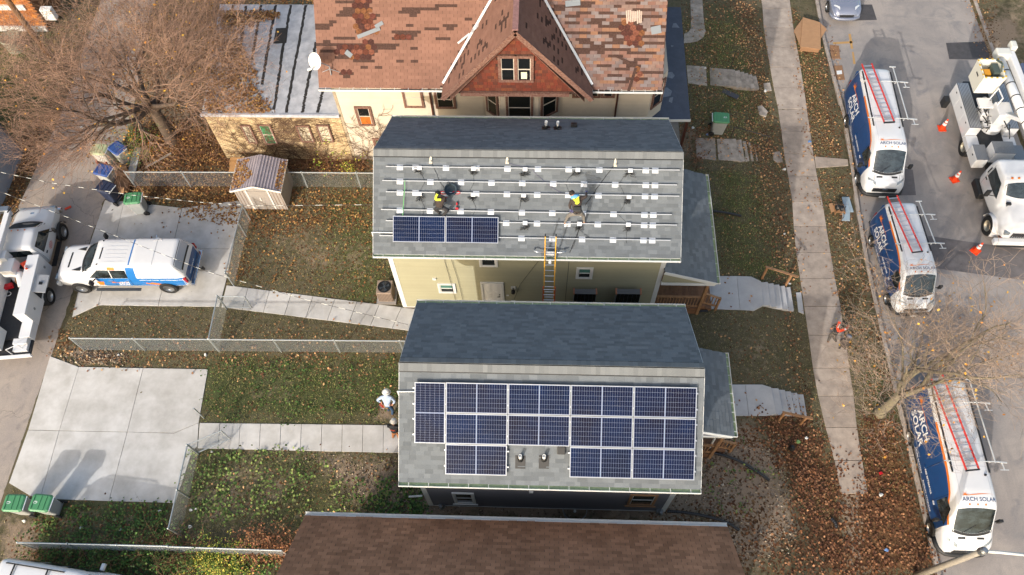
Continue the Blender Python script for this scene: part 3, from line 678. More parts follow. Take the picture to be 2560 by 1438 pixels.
mb=MB(); mb.tube([(A.x,wy-.02,A.z),(A.x,wy-.12,A.z+.03),(A.x,wy-.14,A.z-.03)],.02); mb.lathe([(.05,0),(.075,-.03),(.085,-.17),(.0,-.19)],(A.x,wy-.14,A.z-.02),12); mb.build('lamp_shade',black,wl)
for px,s in (((1283,753),.09),((1086,696),.07)):
    A=Py(*px,wy); mb=MB(); mb.box(A.x-s,A.x+s,wy-.07,wy,A.z-s*.8,A.z+s*.8); mb.build('wall_box',trim,H2,bevel=.01)
A=Py(1269,738,wy); mb=MB(); mb.box(A.x-.05,A.x+.05,wy-.03,wy,A.z-.03,A.z+.03); mb.build('wall_vent',trim,H2)
# grey house openings
wy=G1['wy0']-.016
for px,fr in (((1137,1237,1184,1255),trim),((1580,1244,1628,1260),woodn)):
    x0,x1,z0,z1=wall_rect(px,wy); win_s(H1,x0,x1,z0,z0+1.25,wy,fr=fr,pane=gld,pane2=gld,fw=.09)
    mb=MB(); mb.box(x0-.16,x1+.16,wy-.09,wy-.051,z0-.17,z0-.095); mb.build('sill',woodn if fr is woodn else trim,H1)
A=Py(1328,1228,wy); mb=MB(); mb.box(A.x-.07,A.x+.07,wy-.06,wy,A.z-.07,A.z+.05); mb.build('wall_vent',trim,H1)
A=Py(1108,1268,wy); mb=MB(); mb.lathe([(.06,0),(.09,.02),(.09,.2),(.05,.26)],(A.x,wy-.12,.35),12); mb.box(A.x-.12,A.x+.12,wy-.1,wy,.25,.4); mb.build('gas_meter',metal,H1)
A=Py(1650,1275,wy); mb=MB(); mb.lathe([(.06,0),(.09,.02),(.09,.2),(.05,.26)],(A.x,wy-.12,.3),12); mb.box(A.x-.14,A.x+.1,wy-.12,wy,.2,.5); mb.build('gas_meter',metal,H1)
c=P(1437,1278,0); mb=MB(); prof=[(c.x+.45*math.cos(a),G1['wy0']-.02-.45*math.sin(a)) for a in np.linspace(0,PI,13)]
for a,b in zip(prof[:-1],prof[1:]): mb.bar((a[0],a[1],.1),(b[0],b[1],.1),.02,.35)
ww=mb.build('window_well',metal,H1)
mb=MB(); mb.tube([(c.x,c.y-.02,-.02),(c.x,c.y-.02,.12)],.05,10); mb.build('drain_pipe',trim,ww)
# roof stacks
def on_roof(px,py,G): return Ppl(px,py,G['o'],G['nS'])
def stack(parent,p,h,n,boot=True):
    mb=MB(); mb.lathe([(.055,-.1),(.055,h),(.045,h),(.045,h-.06)],p,12); s=mb.build('vent_pipe',white,parent,smooth=False)
    mb=MB(); mb.lathe([(.10,-.02),(.095,.10),(.066,.15)],p,12); x=V((1,0,0)); v=n.cross(x); mb.slab([p-x*.16-v*.3+n*.02,p+x*.16-v*.3+n*.02,p+x*.16+v*.12+n*.02,p-x*.16+v*.12+n*.02],.015); mb.build('boot',black,s)
for px,py in ((1301,1148),(1360,1148)): stack(H1,on_roof(px,py,G1),.34,G1['nS'])
p=on_roof(1403,1124,G1); mb=MB(); mb.cbox(p+G1['nS']*.06,(.26,.26,.12),Matrix((V((1,0,0)),G1['vS'],G1['nS'])).transposed()); mb.build('roof_vent',black,H1,bevel=.02)
nN2=V((0,(21.3-14.86)/2*0+2.0,3.22)).normalized(); oN=V((0,21.3,5.4)); nNn=V((0,2.0,3.22)).normalized()
for px,py in ((1365,319),(1394,320)): stack(H2,Ppl(px,py,oN,nNn),.36,nNn)
p=Ppl(1435,317,oN,nNn); mb=MB(); mb.cbox(p+nNn*.07,(.24,.26,.14),Matrix((V((1,0,0)),V((0,-3.22,2.0)).normalized(),nNn)).transposed()); mb.build('roof_vent',black,H2,bevel=.02)
# conduit at the west rakes
for G,H_,px in ((G1,H1,((998,978),(1038,978))),(G2,H2,((935,581),(983,582)))):
    a,b=on_roof(*px[0],G)+G['nS']*.06,on_roof(*px[1],G)+G['nS']*.06
    mb=MB(); mb.tube([V((G['o'].x-.04,a.y,a.z-.35)),V((G['o'].x-.04,a.y,a.z)),a+V((.05,0,0)),b],.022,8); mb.build('conduit',trim,H_)
# ---------------------------------------------------------------- brown roof at the bottom edge
H4=thing('brown_roofed_house','house with brown three tab shingle roof at the bottom edge, seen from above','house',(-.7,2,0))
e4=3.5; sl=.92; y4=5.72; xa,xb=-7.7,6.31; r4=e4+sl*2.6
o=V((xb,y4,e4)); u=V((-1,0,0)); v=V((0,-1,sl)).normalized(); L4=math.hypot(2.6,2.6*sl)
mb=MB(); mb.slab([o,o+u*(xb-xa),o+u*(xb-xa)+v*L4,o+v*L4],.1); rf=mb.build('roof',felt,H4)
pcs=wedge_roof(o-v*.02,u,v,xb-xa,L4,.145,[.30],t=(.010,.020),gap=.010,jit=.001)
add_pieces([(a,b,c,V((0,sl,1)).normalized(),w,l,t0,t1) for a,b,c,_,w,l,t0,t1 in pcs],'shingle',shb,rf,300)
ym4=y4-2.6; o2=V((xa,ym4-2.6,e4)); v2=V((0,1,sl)).normalized(); mb=MB(); mb.slab([o2,o2+V((xb-xa,0,0)),o2+V((xb-xa,0,0))+v2*L4,o2+v2*L4],.1); mb.build('roof',shb,H4)
mb=MB(); mb.box(xa+.35,xb-.35,ym4-2.2,y4-.4,0,e4-.1); mb.add([(xa+.35,ym4-2.2,e4-.1),(xa+.35,y4-.4,e4-.1),(xa+.35,ym4,r4-.2)],[(0,2,1)]); mb.add([(xb-.35,ym4-2.2,e4-.1),(xb-.35,y4-.4,e4-.1),(xb-.35,ym4,r4-.2)],[(0,1,2)]); mb.build('wall',cream,H4)
mb=MB(); mb.bar((xa,y4+.015,e4-.04),(xb,y4+.015,e4-.04),.02,.1); mb.bar((xa,y4+.12,e4-.02),(xb,y4+.12,e4-.02),.016,.06); mb.bar((xa,y4+.07,e4-.07),(xb,y4+.07,e4-.07),.10,.01); g4=mb.build('gutter',trim,H4)
for i in range(12):
    xx=xa+(i+.6)*(xb-xa)/12; mb=MB(); mb.bar((xx,y4+.02,e4+.0),(xx,y4+.12,e4+.0),.03,.012); mb.build('hanger',trim,g4)
# ---------------------------------------------------------------- old house with the red roof
H3=thing('red_roofed_house','old cream house with patched red shingle roof and peeling brown gable','house',(-2,26,0))
e3=5.5; s3=1.02; Y3=22.87; X3a,X3b=-9.33,4.95; yr=28.4; r3=e3+s3*(yr-Y3); wy3=23.38
GXc,GA,GY0,GT=-1.03,9.2,22.25,5.62; GH=3.07; gs=(GA-GT)/GH      # cross gable: centre, apex height, front plane, tip height, half width
o=V((X3a,Y3,e3)); u=V((1,0,0)); v=V((0,1,s3)).normalized(); n=u.cross(v)
L3=math.hypot(yr-Y3,s3*(yr-Y3))
mb=MB(); mb.slab([o,o+u*(X3b-X3a),o+u*(X3b-X3a)+v*L3,o+v*L3],.12); rf=mb.build('roof',shunder,H3)
o2=V((X3b,2*yr-Y3,e3)); v2=V((0,-1,s3)).normalized(); mb=MB(); mb.slab([o2,o2-u*(X3b-X3a),o2-u*(X3b-X3a)+v2*L3,o2+v2*L3],.12); mb.build('roof',shr,H3)
def inpoly(x,y,poly):
    c=False; n_=len(poly)
    for i in range(n_):
        ax,ay=poly[i]; bx,by=poly[(i+1)%n_]
        if (ay>y)!=(by>y) and x<(bx-ax)*(y-ay)/(by-ay)+ax: c=not c
    return c
HEX=[[(878,-30),(925,-30),(935,62),(950,80),(890,82),(888,40)],[(840,107),(930,104),(945,142),(905,147),(842,140)],[(985,84),(1036,84),(1036,98),(985,98)],[(1552,50),(1612,62),(1606,112),(1570,110),(1550,62)],[(1590,168),(1600,168),(1600,205),(1585,205)],[(855,180),(885,180),(885,188),(855,188)]]
RUNS=[(834,2,880),(857,20,908),(853,29,880),(848,40,950),(826,52,842),(855,51,880),(790,66,832),(785,73,825),(843,97,890),(813,104,830),(790,113,835),(930,115,990),(940,121,985),(805,128,830),(842,143,888),(885,151,935),(986,153,1003),(1022,153,1040),(850,189,895),(980,205,996),(902,167,920),(935,167,952),
 (1008,22,1095),(1000,31,1050),(1088,16,1140),(1025,40,1045),(955,52,990),(964,60,985),(1020,62,1038),(1062,70,1098),(985,78,1052),(1105,62,1140),(1115,70,1140),(1085,94,1125),(1088,110,1105),(1020,124,1038),(1155,50,1172),(995,101,1045)]
RIGHT=[(1390,15),(1400,23),(1435,6),(1470,5),(1450,15),(1510,20),(1545,14),(1590,6),(1610,22),(1435,40),(1470,33),(1520,31),(1490,55),(1430,55),(1540,55),(1500,48),(1585,48),(1630,40),(1440,62),(1475,70),(1510,65),(1550,70),(1415,80),(1460,86),(1505,80),(1545,84),(1450,96),(1520,95),(1580,120),(1460,110),(1490,118),(1530,110),(1445,124),(1478,126),(1510,126),(1560,128),(1450,134),(1500,134),(1590,134),(1625,134),(1545,142),(1600,150),(1575,155),(1510,165),(1560,175),(1580,165),(1530,188),(1545,202),(1620,185),(1640,183),(1590,195),(1640,170),(1640,202),(1645,110),(1640,95),(1570,40),(1625,55),(1540,100),(1530,120),(1590,75),(1640,70)]
for (x,y) in RIGHT: RUNS.append((x-random.randint(14,26),y,x+random.randint(14,30)))
def under_gable(p): 
    return abs(p.x-GXc)<(GA-p.z)/gs+.02 and p.y>GY0
def keep_main(p):
    if under_gable(p): return False
    x,y=Q(*p)
    for h in HEX:
        if inpoly(x,y,h): return False
    for a,yy,b in RUNS:
        if a<x<b and abs(y-yy)<3.6: return False
    return True
pcs=wedge_roof(o-v*.03,u,v,X3b-X3a,L3,.128,[.30],t=(.007,.012),gap=.006,jit=.001,keep=keep_main)
pcs=[p for p in pcs if p[0].y<26.6]
add_pieces([p for p in pcs if p[0].x<GXc],'shingle',shr,rf,170); add_pieces([p for p in pcs if p[0].x>=GXc],'shingle',shr2,rf,130)
# old hexagonal shingles showing through
mb=MB(); k=0
rows=int(L3/.2)
for i in range(rows):
    for j in range(int((X3b-X3a)/.24)+1):
        p=o+u*(j*.24+(i%2)*.12)+v*(i*.2); q=Q(*p)
        if any(inpoly(q[0],q[1],h) for h in HEX) and not under_gable(p):
            c=p+n*.002; t=random.uniform(.006,.02)
            ring=[c+(u*math.cos(a)*.132+v*math.sin(a)*.125) for a in [PI/6+PI/3*m_ for m_ in range(6)]]
            mb.add([r_ for r_ in ring]+[r_+n*t for r_ in ring],[(6,7,8,9,10,11)]+[(m_,(m_+1)%6,6+(m_+1)%6,6+m_) for m_ in range(6)])
mb.build('hex_shingles',hexm,rf,kind='stuff')
# exposed sheathing, loose scraps
wht=M('bleached_wood','#b9aca0',.9,noise=(25,.6,6),col2='#8a6a58',stretch=(3,.5,1))
mb=MB(); 
for i in range(9):
    a=Ppl(1566+4.6*i,27+random.uniform(-2,2),o,n)+n*.02; b=Ppl(1568+4.3*i,57+random.uniform(-4,3),o,n)+n*.02; mb.bar(a,b,.05,.01,up=n)
mb.build('bare_sheathing',wht,rf,kind='stuff')
scr=M('grey_scrap','#747a80',.8)
for px in ((948,62,.18,.1,.5),(922,82,.5,.1,.35),(1432,8,.3,.15,.1),(1640,75,.2,.2,.2),(872,135,.1,.2,.9),(1560,150,.45,.06,-.4),(1580,200,.5,.08,1.3)):
    p=Ppl(px[0],px[1],o,n)+n*.03; mb=MB(); a=px[4]; mb.cbox(p,(px[2]*2,px[3]*1.5,.012),Matrix((u*math.cos(a)+v*math.sin(a),v*math.cos(a)-u*math.sin(a),n)).transposed()); mb.build('loose_scrap',scr if px[0]<1500 or px[0]==1640 else shunder,rf)
# cross gable roofs
for sgn in (-1,1):
    uu=V((0,1,0)); yb=GY0
    vv=V((-sgn*1,0,gs)).normalized(); LL=math.hypot(GH,GH*gs)
    ob=V((GXc+sgn*GH,yb,GT)); nn=V((sgn*gs,0,1)).normalized()
    ylen=(Y3+(GA-e3)/s3)-yb+.3
    q=[ob,ob+uu*.55,V((GXc,yb+ylen,GA)),V((GXc,yb,GA))]
    yv=lambda z: Y3+(z-e3)/s3
    q=[ob,V((ob.x,max(yv(GT),yb+.2),GT)),V((GXc,yv(GA),GA)),V((GXc,yb,GA))]
    if sgn<0: q=q[::-1]
    mb=MB(); mb.slab(q,.1); gr=mb.build('gable_roof',shunder,H3)
    drops=random.Random(5+sgn); holes=[(drops.uniform(.3,3.6),drops.uniform(.2,4.2),drops.choice([1,1,2,3])) for _ in range(34)]
    def keepg(p):
        if p.y>yv(p.z)-.06: return False
        dy_=p.y-yb; dl=(p.z-GT)/gs*math.hypot(1,gs)
        for a,b,kk in holes:
            if abs(dl-b)<.065*1 and 0<dy_-a<.0: return False
            if abs(dy_-a)<.08 and abs(dl-b)<.13*kk: return False
        return True
    if sgn>0: o_,u_=ob,uu
    else: o_,u_=ob,uu
    pc=[(a,b,c,nn,w,l,t0,t1) for a,b,c,_,w,l,t0,t1 in wedge_roof(o_-vv*.02,u_,vv,ylen,LL,.128,[.30],t=(.007,.012),gap=.006,jit=.001,keep=keepg)]
    # wedge orientation: reverse winding is harmless
    add_pieces(pc,'shingle',shr,gr,80)
    # rake board, peeling
    mb=MB(); dn=V((0,0,-.14)); mb.bar(ob+V((0,-.02,-.12)),V((GXc,yb-.02,GA-.12)),.05,.2,up=nn); mb.build('rake_board',brn,gr)
    mb=MB(); mb.bar(ob+V((-sgn*.3,.16,-.23)),V((GXc,yb+.16,GA-.30)),.30,.02,up=nn); mb.build('soffit',brn,gr)
    # valley flashing
    a=V((GXc+sgn*GH,yv(GT),GT))+V((sgn*.02,-.05,.06)); b=V((GXc,yv(GA),GA))+V((0,0,.06)); mid=a.lerp(b,.5); mb=MB(); mb.bar(a,b,.11,.012,up=(nn+n)); mb.build('valley_flashing',white,gr)
mb=MB(); mb.bar((GXc,GY0-.02,GA+.03),(GXc,27,GA+.03),.22,.05); mb.build('gable_ridge_cap',M('worn_ridge','#8f6a66',.9,noise=(9,.3)),H3)
for px in ((1196,62,.5),(1165,92,.45),(1156,100,.5),(1183,75,.35)):
    p=Ppl(px[0],px[1],o,n)+n*.12; mb=MB(); mb.cbox(p,(px[2],.08,.015),Matrix.Rotation(random.uniform(.5,1.4),3,'Z')@Matrix.Rotation(.6,3,'X')); mb.build('bent_flashing',white,H3)
# gable face of shingles (front)
fy=22.62
mb=MB(); zb=5.45; mb.add([(GXc-GH+.15,fy,zb),(GXc+GH-.15,fy,zb),(GXc,fy,GA-.25),(GXc-GH+.15,fy+.8,zb),(GXc+GH-.15,fy+.8,zb),(GXc,fy+.8,GA-.25)],[(0,1,2),(0,3,4,1)]); gf=mb.build('gable_wall',shunder,H3)
gsm=M('gable_shake','#7e3f2c',.85,noise=(25,.3,5),ramp=['#6c3a2d','#623428','#74432f','#5a352c','#663e32','#70372a'],spec=.2)
pc=[]; zz=5.62; row=0
while zz<GA-.5:
    hw=(GA-.32-zz)/gs-.12; x=GXc-hw-random.uniform(0,.2)
    while x<GXc+hw:
        w=random.choice([.17,.2,.24]); a=max(x,GXc-hw); b=min(x+w,GXc+hw)
        if b-a>.04: pc.append((V((a,fy,zz)),V((1,0,0)),V((0,0,1)),V((0,-1,0)),round(b-a-.006,2),.172,random.choice([.012,.016,.02]),.003))
        x+=w
    zz+=.17
wx=[Py(1250,0,fy).x,0]
a=Py(1243,137,fy);b=Py(1335,203,fy)
pc=[p for p in pc if not (a.x+.02<p[0].x+p[4]/2<b.x-.02 and b.z<p[0].z+.08<a.z)]
add_pieces(pc,'shake',gsm,gf,300)
glold=M('old_glass','#15181a',.1,spec=.8)
def old_win(x0,x1,z0,z1,y,parent,fw=.12,p1=None,p2=None,ry=0,c=None):
    w=win_s(parent,x0,x1,z0,z1,y,fr=brn,pane=p1 or glold,pane2=p2 or glold,fw=fw,depth=.06); return w
gwz0,gwz1=b.z+.12,a.z-.12; xm=(a.x+b.x)/2
w1=old_win(a.x+.13,xm-.07,gwz0,gwz1,fy-.03,gf); w2=old_win(xm+.07,b.x-.13,gwz0,gwz1,fy-.033,gf)
mb=MB(); mb.box(xm+.2,b.x-.28,fy-.076,fy-.072,gwz0+.08,gwz0+.45); mb.build('paper',M('cream_paper','#d8ceb0',.8),w2)
# frieze under the gable
mb=MB(); a=Py(1150,222,fy-.04); mb.box(GXc-2.35,GXc+2.15,fy-.1,fy+.25,5.38,5.56); mb.build('frieze',brn,gf)
# ---- walls
mb=MB(); mb.box(-9.0,4.62,wy3,31.5,.3,5.45); mb.build('wall',cream,H3)
mb=MB(); mb.box(-8.99,4.6,wy3+.01,31.4,-.1,.301); mb.build('foundation',foundation,H3)
siding(wy3,-9.0,-2.55,.3,5.4,cream,H3,expo=.11); siding(wy3,.9,4.62,.3,5.4,cream,H3,expo=.11)
mb=MB(); mb.box(-9.02,-8.9,wy3-.035,wy3-.017,.3,5.4); mb.build('corner_trim',M('stained_trim','#a89a84',.7,noise=(4,.3)),H3)
# bay: three facets under the gable
bay=[Py(1186,232,wy3-.02).x,0]
bx=[-2.45,-1.75,-.15,.75]; byy=[wy3,22.78,22.78,wy3]
bay=thing('bay',None,None,(GXc,23,0)); bay.parent=H3; bay.matrix_parent_inverse=PINV(H3)
mb=MB(); mb.prism([(bx[i],byy[i]) for i in range(4)]+[(.75,23.9),(-2.45,23.9)],.3,5.42); mb.build('bay_wall',cream,bay)
for i in range(3):
    A=V((bx[i],byy[i],0)); B=V((bx[i+1],byy[i+1],0)); L=(B-A).length; ang=math.atan2(B.y-A.y,B.x-A.x)
    rt=Matrix.Translation(A)@Matrix.Rotation(ang,4,'Z')
    so_=siding(0,0,L,.3,5.38,cream,None,expo=.11); so_.parent=bay; so_.matrix_basis=WM(bay).inverted()@rt
    fw=.1; w=win_s(None,.2 if i!=1 else .32,L-.2 if i!=1 else L-.32,3.75,5.2,-.02,fr=brn,pane=glold,pane2=glold,fw=fw,depth=.06)
    w.parent=bay; w.matrix_basis=WM(bay).inverted()@rt
def ow(px,y=wy3-.02,ex=0,**k):
    x0,x1,z0,z1=wall_rect(px,y); z1+=ex; return old_win(x0+.1,x1-.1,z0+.1,z1-.1,y,H3,fw=.11,**k)
shade=M('window_shade','#b6ad98',.7)
ow((1003,222,1062,268),p1=shade,p2=shade,ex=.12); ow((1084,228,1141,270),ex=.1)
ow((885,266,938,313),p2=orangeboard); ow((931,345,985,395),p1=greenboard,p2=greenboard)
for q in ((1432,226,1462,243),(1468,226,1500,243),(1504,226,1536,243)): ow(q,ex=.35)
# downspouts
for a,b in (((1073,225),(1085,292)),((1546,225),(1537,297))):
    A=Py(*a,wy3-.06);B=Py(*b,wy3-.06); mb=MB(); mb.bar((A.x,wy3-.07,5.35),(A.x,wy3-.07,.3),.08,.07); mb.build('downspout',brn2,H3)
# angled end bay at the street side with its own window
mb=MB(); ex_=[(4.62,wy3+.001),(5.28,24.05),(5.28,28),(4.6,28)]; mb.prism(ex_,.3,5.35); eb=mb.build('end_bay',cream,H3)
A=V((4.62,wy3,0));B=V((5.28,24.05,0)); ang=math.atan2(B.y-A.y,B.x-A.x); L=(B-A).length; rt=Matrix.Translation(A)@Matrix.Rotation(ang,4,'Z')
so_=siding(0,0,L,.3,5.3,cream,None,expo=.11); so_.parent=eb; so_.matrix_parent_inverse=Matrix.Identity(4); so_.matrix_basis=PINV(eb)@rt
w=win_s(None,.2,L-.2,3.7,5.0,-.02,fr=brn,pane=glold,pane2=glold,fw=.09,depth=.06); w.parent=eb; w.matrix_basis=PINV(eb)@rt
# gutters of the old house in two runs
for a,b,k in ((X3a,GXc-GH-.02,9),(GXc+GH+.05,X3b,6)):
    gutter(H3,(a,Y3-.012,e3-.0),(b,Y3-.012,e3-.0),(0,-1,0),k,col=M('dirty_gutter','#4a4a40',.8))
# blue flat porch roof
zq=2.9; pc=[P(1665,18,zq),P(1702,18,zq),P(1726,298,zq),P(1628,298,zq),P(1640,250,zq)]
pr=thing('porch',None,None,(5.8,26,0)); pr.parent=H3; pr.matrix_parent_inverse=PINV(H3)
mb=MB(); mb.prism([(p.x,p.y) for p in pc],zq-.12,zq); fr_=mb.build('porch_roof',slate,pr)
bl=M('pale_patch','#6f7784',.8,noise=(6,.3))
for poly in ([(1683,59),(1690,58),(1699,70),(1680,69)],[(1664,182),(1680,180),(1687,189),(1681,197),(1664,192)],[(1633,228),(1668,219),(1680,228),(1676,240),(1640,247)],[(1674,245),(1683,243),(1680,258),(1672,254)],[(1677,113),(1685,115),(1679,118)]):
    mb=MB(); mb.prism([tuple(P(a,b,zq).xy) for a,b in poly],zq+.001,zq+.007); mb.build('roof_patch',bl,fr_)
mb=MB(); a,b=P(1626,299,zq),P(1727,299,zq); mb.bar(a+V((0,-.02,-.05)),b+V((0,-.02,-.05)),.02,.15); mb.build('porch_fascia',trim,pr)
mb=MB(); mb.box(6.45,6.57,23.6,23.72,0,zq-.12); mb.build('post',brn2,pr)
mb=MB(); mb.box(5.3,6.6,23.6,30,0,.45); mb.build('porch_floor',foundation,pr)
# satellite dish
def dish():
    p=Ppl(828,188,o,n); t=thing('satellite_dish','white satellite dish on the corner of the red roof','satellite dish',tuple(p))
    c=Ppl(803,175,o,n)+V((0,-.25,.75)); to=V((-.55,-.75,.62)).normalized(); R_=to.to_track_quat('Z','Y').to_matrix()
    mb=MB(); mb.lathe([(0,0),(.12,.008),(.24,.035),(.34,.075),(.345,.07),(.24,.02),(.12,-.008),(0,-.015)],c,28,R_); mb.build('reflector',white,t,smooth=True)
    mb=MB(); mb.tube([c-to*.02,p+V((0,.1,.4)),p],.025,8); mb.tube([p+V((0,.05,.3)),p+V((-.5,.1,.0))],.014,6); mb.tube([p+V((0,.05,.3)),p+V((.5,.1,.0))],.014,6); mb.build('mast',M('dish_grey','#8d9095',.5,.3),t)
    f_=c+to*.42+V((0,-.12,-.28)); mb=MB(); mb.tube([c-R_@V((0,.3,0)),f_],.018,6); mb.build('feed_arm',metal,t)
    mb=MB(); mb.cbox(f_,(.2,.09,.09),Matrix.Rotation(.5,3,'Z')); mb.build('receiver',white,t,bevel=.02)
dish()
# ---------------------------------------------------------------- brick annex with the silver roof
AN=thing('brick_annex','low tan brick wing with silver coated flat roof and black tar seams','building',(-12,26,0)); za=3.25
c1,c2,c3,c4=P(840,288,za),P(515,284,za),P(555,10,za),P(783,10,za); ay=23.36
mb=MB(); mb.prism([(-9.03,ay-.02),(-15.25,ay-.02),(-15.9,30.3),(-9.03,30.3)],za-.1,za); ar=mb.build('roof',membr,AN)
mb=MB(); mb.box(-15.3,-9.02,ay-.12,ay-.021,za-.12,za+.03); mb.build('parapet_edge',M('silver_edge','#b9bbc4',.5,noise=(5,.3)),ar)
def seam(a,b,w=.13):
    A,B=P(*a,za),P(*b,za); pts=[]; k=26
    left=[];right=[]
    dx=(B-A).normalized(); pr_=V((-dx.y,dx.x,0))
    for i in range(k+1):
        c=A.lerp(B,i/k)+pr_*random.uniform(-.02,.02); left.append(c+pr_*w*random.uniform(.35,.62)); right.append(c-pr_*w*random.uniform(.35,.62))
    mb=MB(); vs=[V((p.x,p.y,za+.006)) for p in left+right]; mb.add(vs,[(i,i+1,k+2+i,k+1+i) for i in range(k)]); mb.build('tar_seam',tar,ar)
for a,b in (((765,13),(741,140)),((741,140),(716,282)),((727,13),(703,150)),((703,150),(685,275)),((690,13),(672,110)),((672,110),(655,212)),((653,13),(640,90)),((640,90),(630,150)),((615,15),(605,95)),((583,13),(570,60)),((790,105),(765,230)),((765,230),(756,282)),((808,222),(794,282)),((605,95),(592,180))): seam(a,b)
mb=MB(); mb.prism([tuple(P(a,b,za).xy) for a,b in ((690,71),(720,70),(716,108),(683,110))],za+.007,za+.012); mb.build('roof_patch',tar,ar)
mb=MB(); mb.prism([tuple(P(a,b,za).xy) for a,b in ((626,56),(637,56),(634,69),(622,68))],za+.012,za+.10); mb.build('chimney_stub',brn2,ar)
mb=MB(); mb.box(-15.2,-9.01,ay,30.2,0,za-.1); bw_=mb.build('wall',mortar,AN)
wins=[(600,312,646,357),(642,311,697,360),(738,313,788,354),(789,312,836,354)]
WR=[wall_rect(q,ay-.03) for q in wins]
pc=[]; zz=.05; row=0
while zz<za-.14:
    x=-15.2-(row%2)*.11
    while x<-9.02:
        w=.212; a=max(x,-15.2);b=min(x+w,-9.02); cx=(a+b)/2
        if b-a>.05 and not any(q[0]-.02<cx<q[1]+.02 and q[2]<zz+.03<q[3] for q in WR): pc.append((V((a,ay,zz)),V((1,0,0)),V((0,0,1)),V((0,-1,0)),round(b-a-.012,2),.062,random.choice([.012,.016,.02]),.014))
        x+=w
    zz+=.075; row+=1
add_pieces(pc,'brick',brick,bw_,300)
for i,q in enumerate(WR):
    x0,x1,z0,z1=q; old_win(x0+.07,x1-.07,z0+.07,z1-.07,ay-.03,AN,fw=.07,p1=greenboard if i==1 else shade,p2=greenboard if i==1 else shade)
# bare creeper stems over the brick and the cream wall
vine=M('dry_vine','#5b4636',.9)
def creeper(x0,x1,y,ztop,nst,seed):
    r_=random.Random(seed); mb=MB()
    def grow(x,z,ang,L,rad,dep):
        pts=[(x,y-.03,z)]
        for i in range(int(L/.12)):
            ang+=r_.uniform(-.28,.28); x+=.12*math.cos(ang); z+=.12*math.sin(ang)
            if z>ztop or z<.05 or x<x0-.3 or x>x1+.3: break
            pts.append((x,y-.03-r_.uniform(0,.03),z))
            if dep<3 and r_.random()<.3: grow(x,z,ang+r_.choice([-1,1])*r_.uniform(.4,1.1),L*r_.uniform(.3,.6),rad*.7,dep+1)
        if len(pts)>1: mb.tube(pts,[rad*(1-.6*i/len(pts)) for i in range(len(pts))],3,cap=False)
    for i in range(nst): grow(r_.uniform(x0,x1),.05,PI/2+r_.uniform(-.4,.4),r_.uniform(2,4),r_.uniform(.009,.018),0)
    return mb
t=thing('creeper','bare leafless creeper stems spread over the brick wing','creeper',(-12,ay-.05,0)); creeper(-14.8,-9.2,ay-.02,za-.2,26,3).build('stems',vine,t,kind='stuff')
t=thing('creeper','thin brown creeper climbing the cream wall around the orange boarded window','creeper',(-8,wy3-.05,0)); creeper(-8.7,-6.8,wy3-.02,4.6,9,8).build('stems',vine,t,kind='stuff')
# ---------------------------------------------------------------- solar panels
cellm=M('solar_cell','#081a3c',.25,spec=.12,noise=(.8,.9,3),col2='#0a1128')
celld=M('solar_cell_dark','#091736',.25,spec=.14,noise=(.8,.9,3),col2='#110f20')
backs=M('backsheet','#7d88a2',.4,spec=.2); frm=M('panel_frame','#a9adb3',.35,.5)
def panel_proto(cm):
    PW,PH=1.92,.955; fr=MB()
    for x0,x1,y0,y1 in ((0,PW,0,.018),(0,PW,PH-.018,PH),(0,.018,.018,PH-.018),(PW-.018,PW,.018,PH-.018)): fr.box(x0,x1,y0,y1,0,.04)
    f_=fr.mesh('frame',frm); b=MB(); b.box(.018,PW-.018,.018,PH-.018,.02,.033); b_=b.mesh('backsheet',backs)
    c=MB(); cw=(PW/2-.018-.028)/12; ch=(PH-.06)/6
    for h in range(2):
        for i in range(12):
            for j in range(6):
                x=.030+h*(PW/2-.012)+i*cw; y=.03+j*ch; g=.0027; q=.004
                x0,x1,y0,y1=x+g/1.3,x+cw-g/1.3,y+g,y+ch-g
                c.add([(x0+q,y0,.0345),(x1-q,y0,.0345),(x1,y0+q,.0345),(x1,y1-q,.0345),(x1-q,y1,.0345),(x0+q,y1,.0345),(x0,y1-q,.0345),(x0,y0+q,.0345)],[tuple(range(8))])
    return f_,b_,c.mesh('cells',cm)
PPR=[panel_proto(cellm),panel_proto(celld)]
def solar(mat4,label,var=0,group='solar panels on the grey house roof',cat='solar panel'):
    t=thing('solar_panel',label,cat,group=group); t.matrix_basis=mat4
    for nme,me_ in zip(('frame','backsheet','cells'),PPR[var]):
        o_=bpy.data.objects.new(nme,me_); COL.objects.link(o_); o_.parent=t
        if nme=='cells': o_['kind']='stuff'
    return t
def roofframe(px,py,G,h=.12,rot=False):
    p=on_roof(px,py,G)+G['nS']*h
    u,v,n=V((1,0,0)),G['vS'],G['nS']
    if rot: u,v=v,V((-1,0,0))
    return p,frame(p,u,v,n)
# grey house array: grid fixed by its lower left corner
p0=on_roof(1038,1104,G1)+G1['nS']*.12; pr_=on_roof(1729,968,G1); 
xl=p0.x; xr=(on_roof(1727,1105,G1)).x
vS,nS=G1['vS'],G1['nS']; ux=V((1,0,0))
cw_=1.942; rw=.976
base=p0
t=solar(frame(base+ux*.955,vS,V((-1,0,0)),nS),'upright solar panel at the left end of the grey roof array',1)
rown=('top','middle','bottom')
names=('second column from left','middle column over the vent pipes','fourth column','right end column')
for r_ in range(3):
    for c_ in range(4):
        if r_==2 and c_==1: continue
        q=base+ux*(0.977+c_*cw_)+vS*(rw*(1-r_))
        where=('solar panel in the %s row of the grey roof array, %s'%(rown[r_],('next to the upright panel','second landscape column','third landscape column','at the right end')[c_])) if r_<2 else {0:'single solar panel left of the vent pipes on the grey house roof',2:'bottom row solar panel just right of the vent pipes',3:'bottom row solar panel at the right corner of the grey house array'}[c_]
        solar(frame(q,ux,vS,nS),where,random.choice((0,1)))
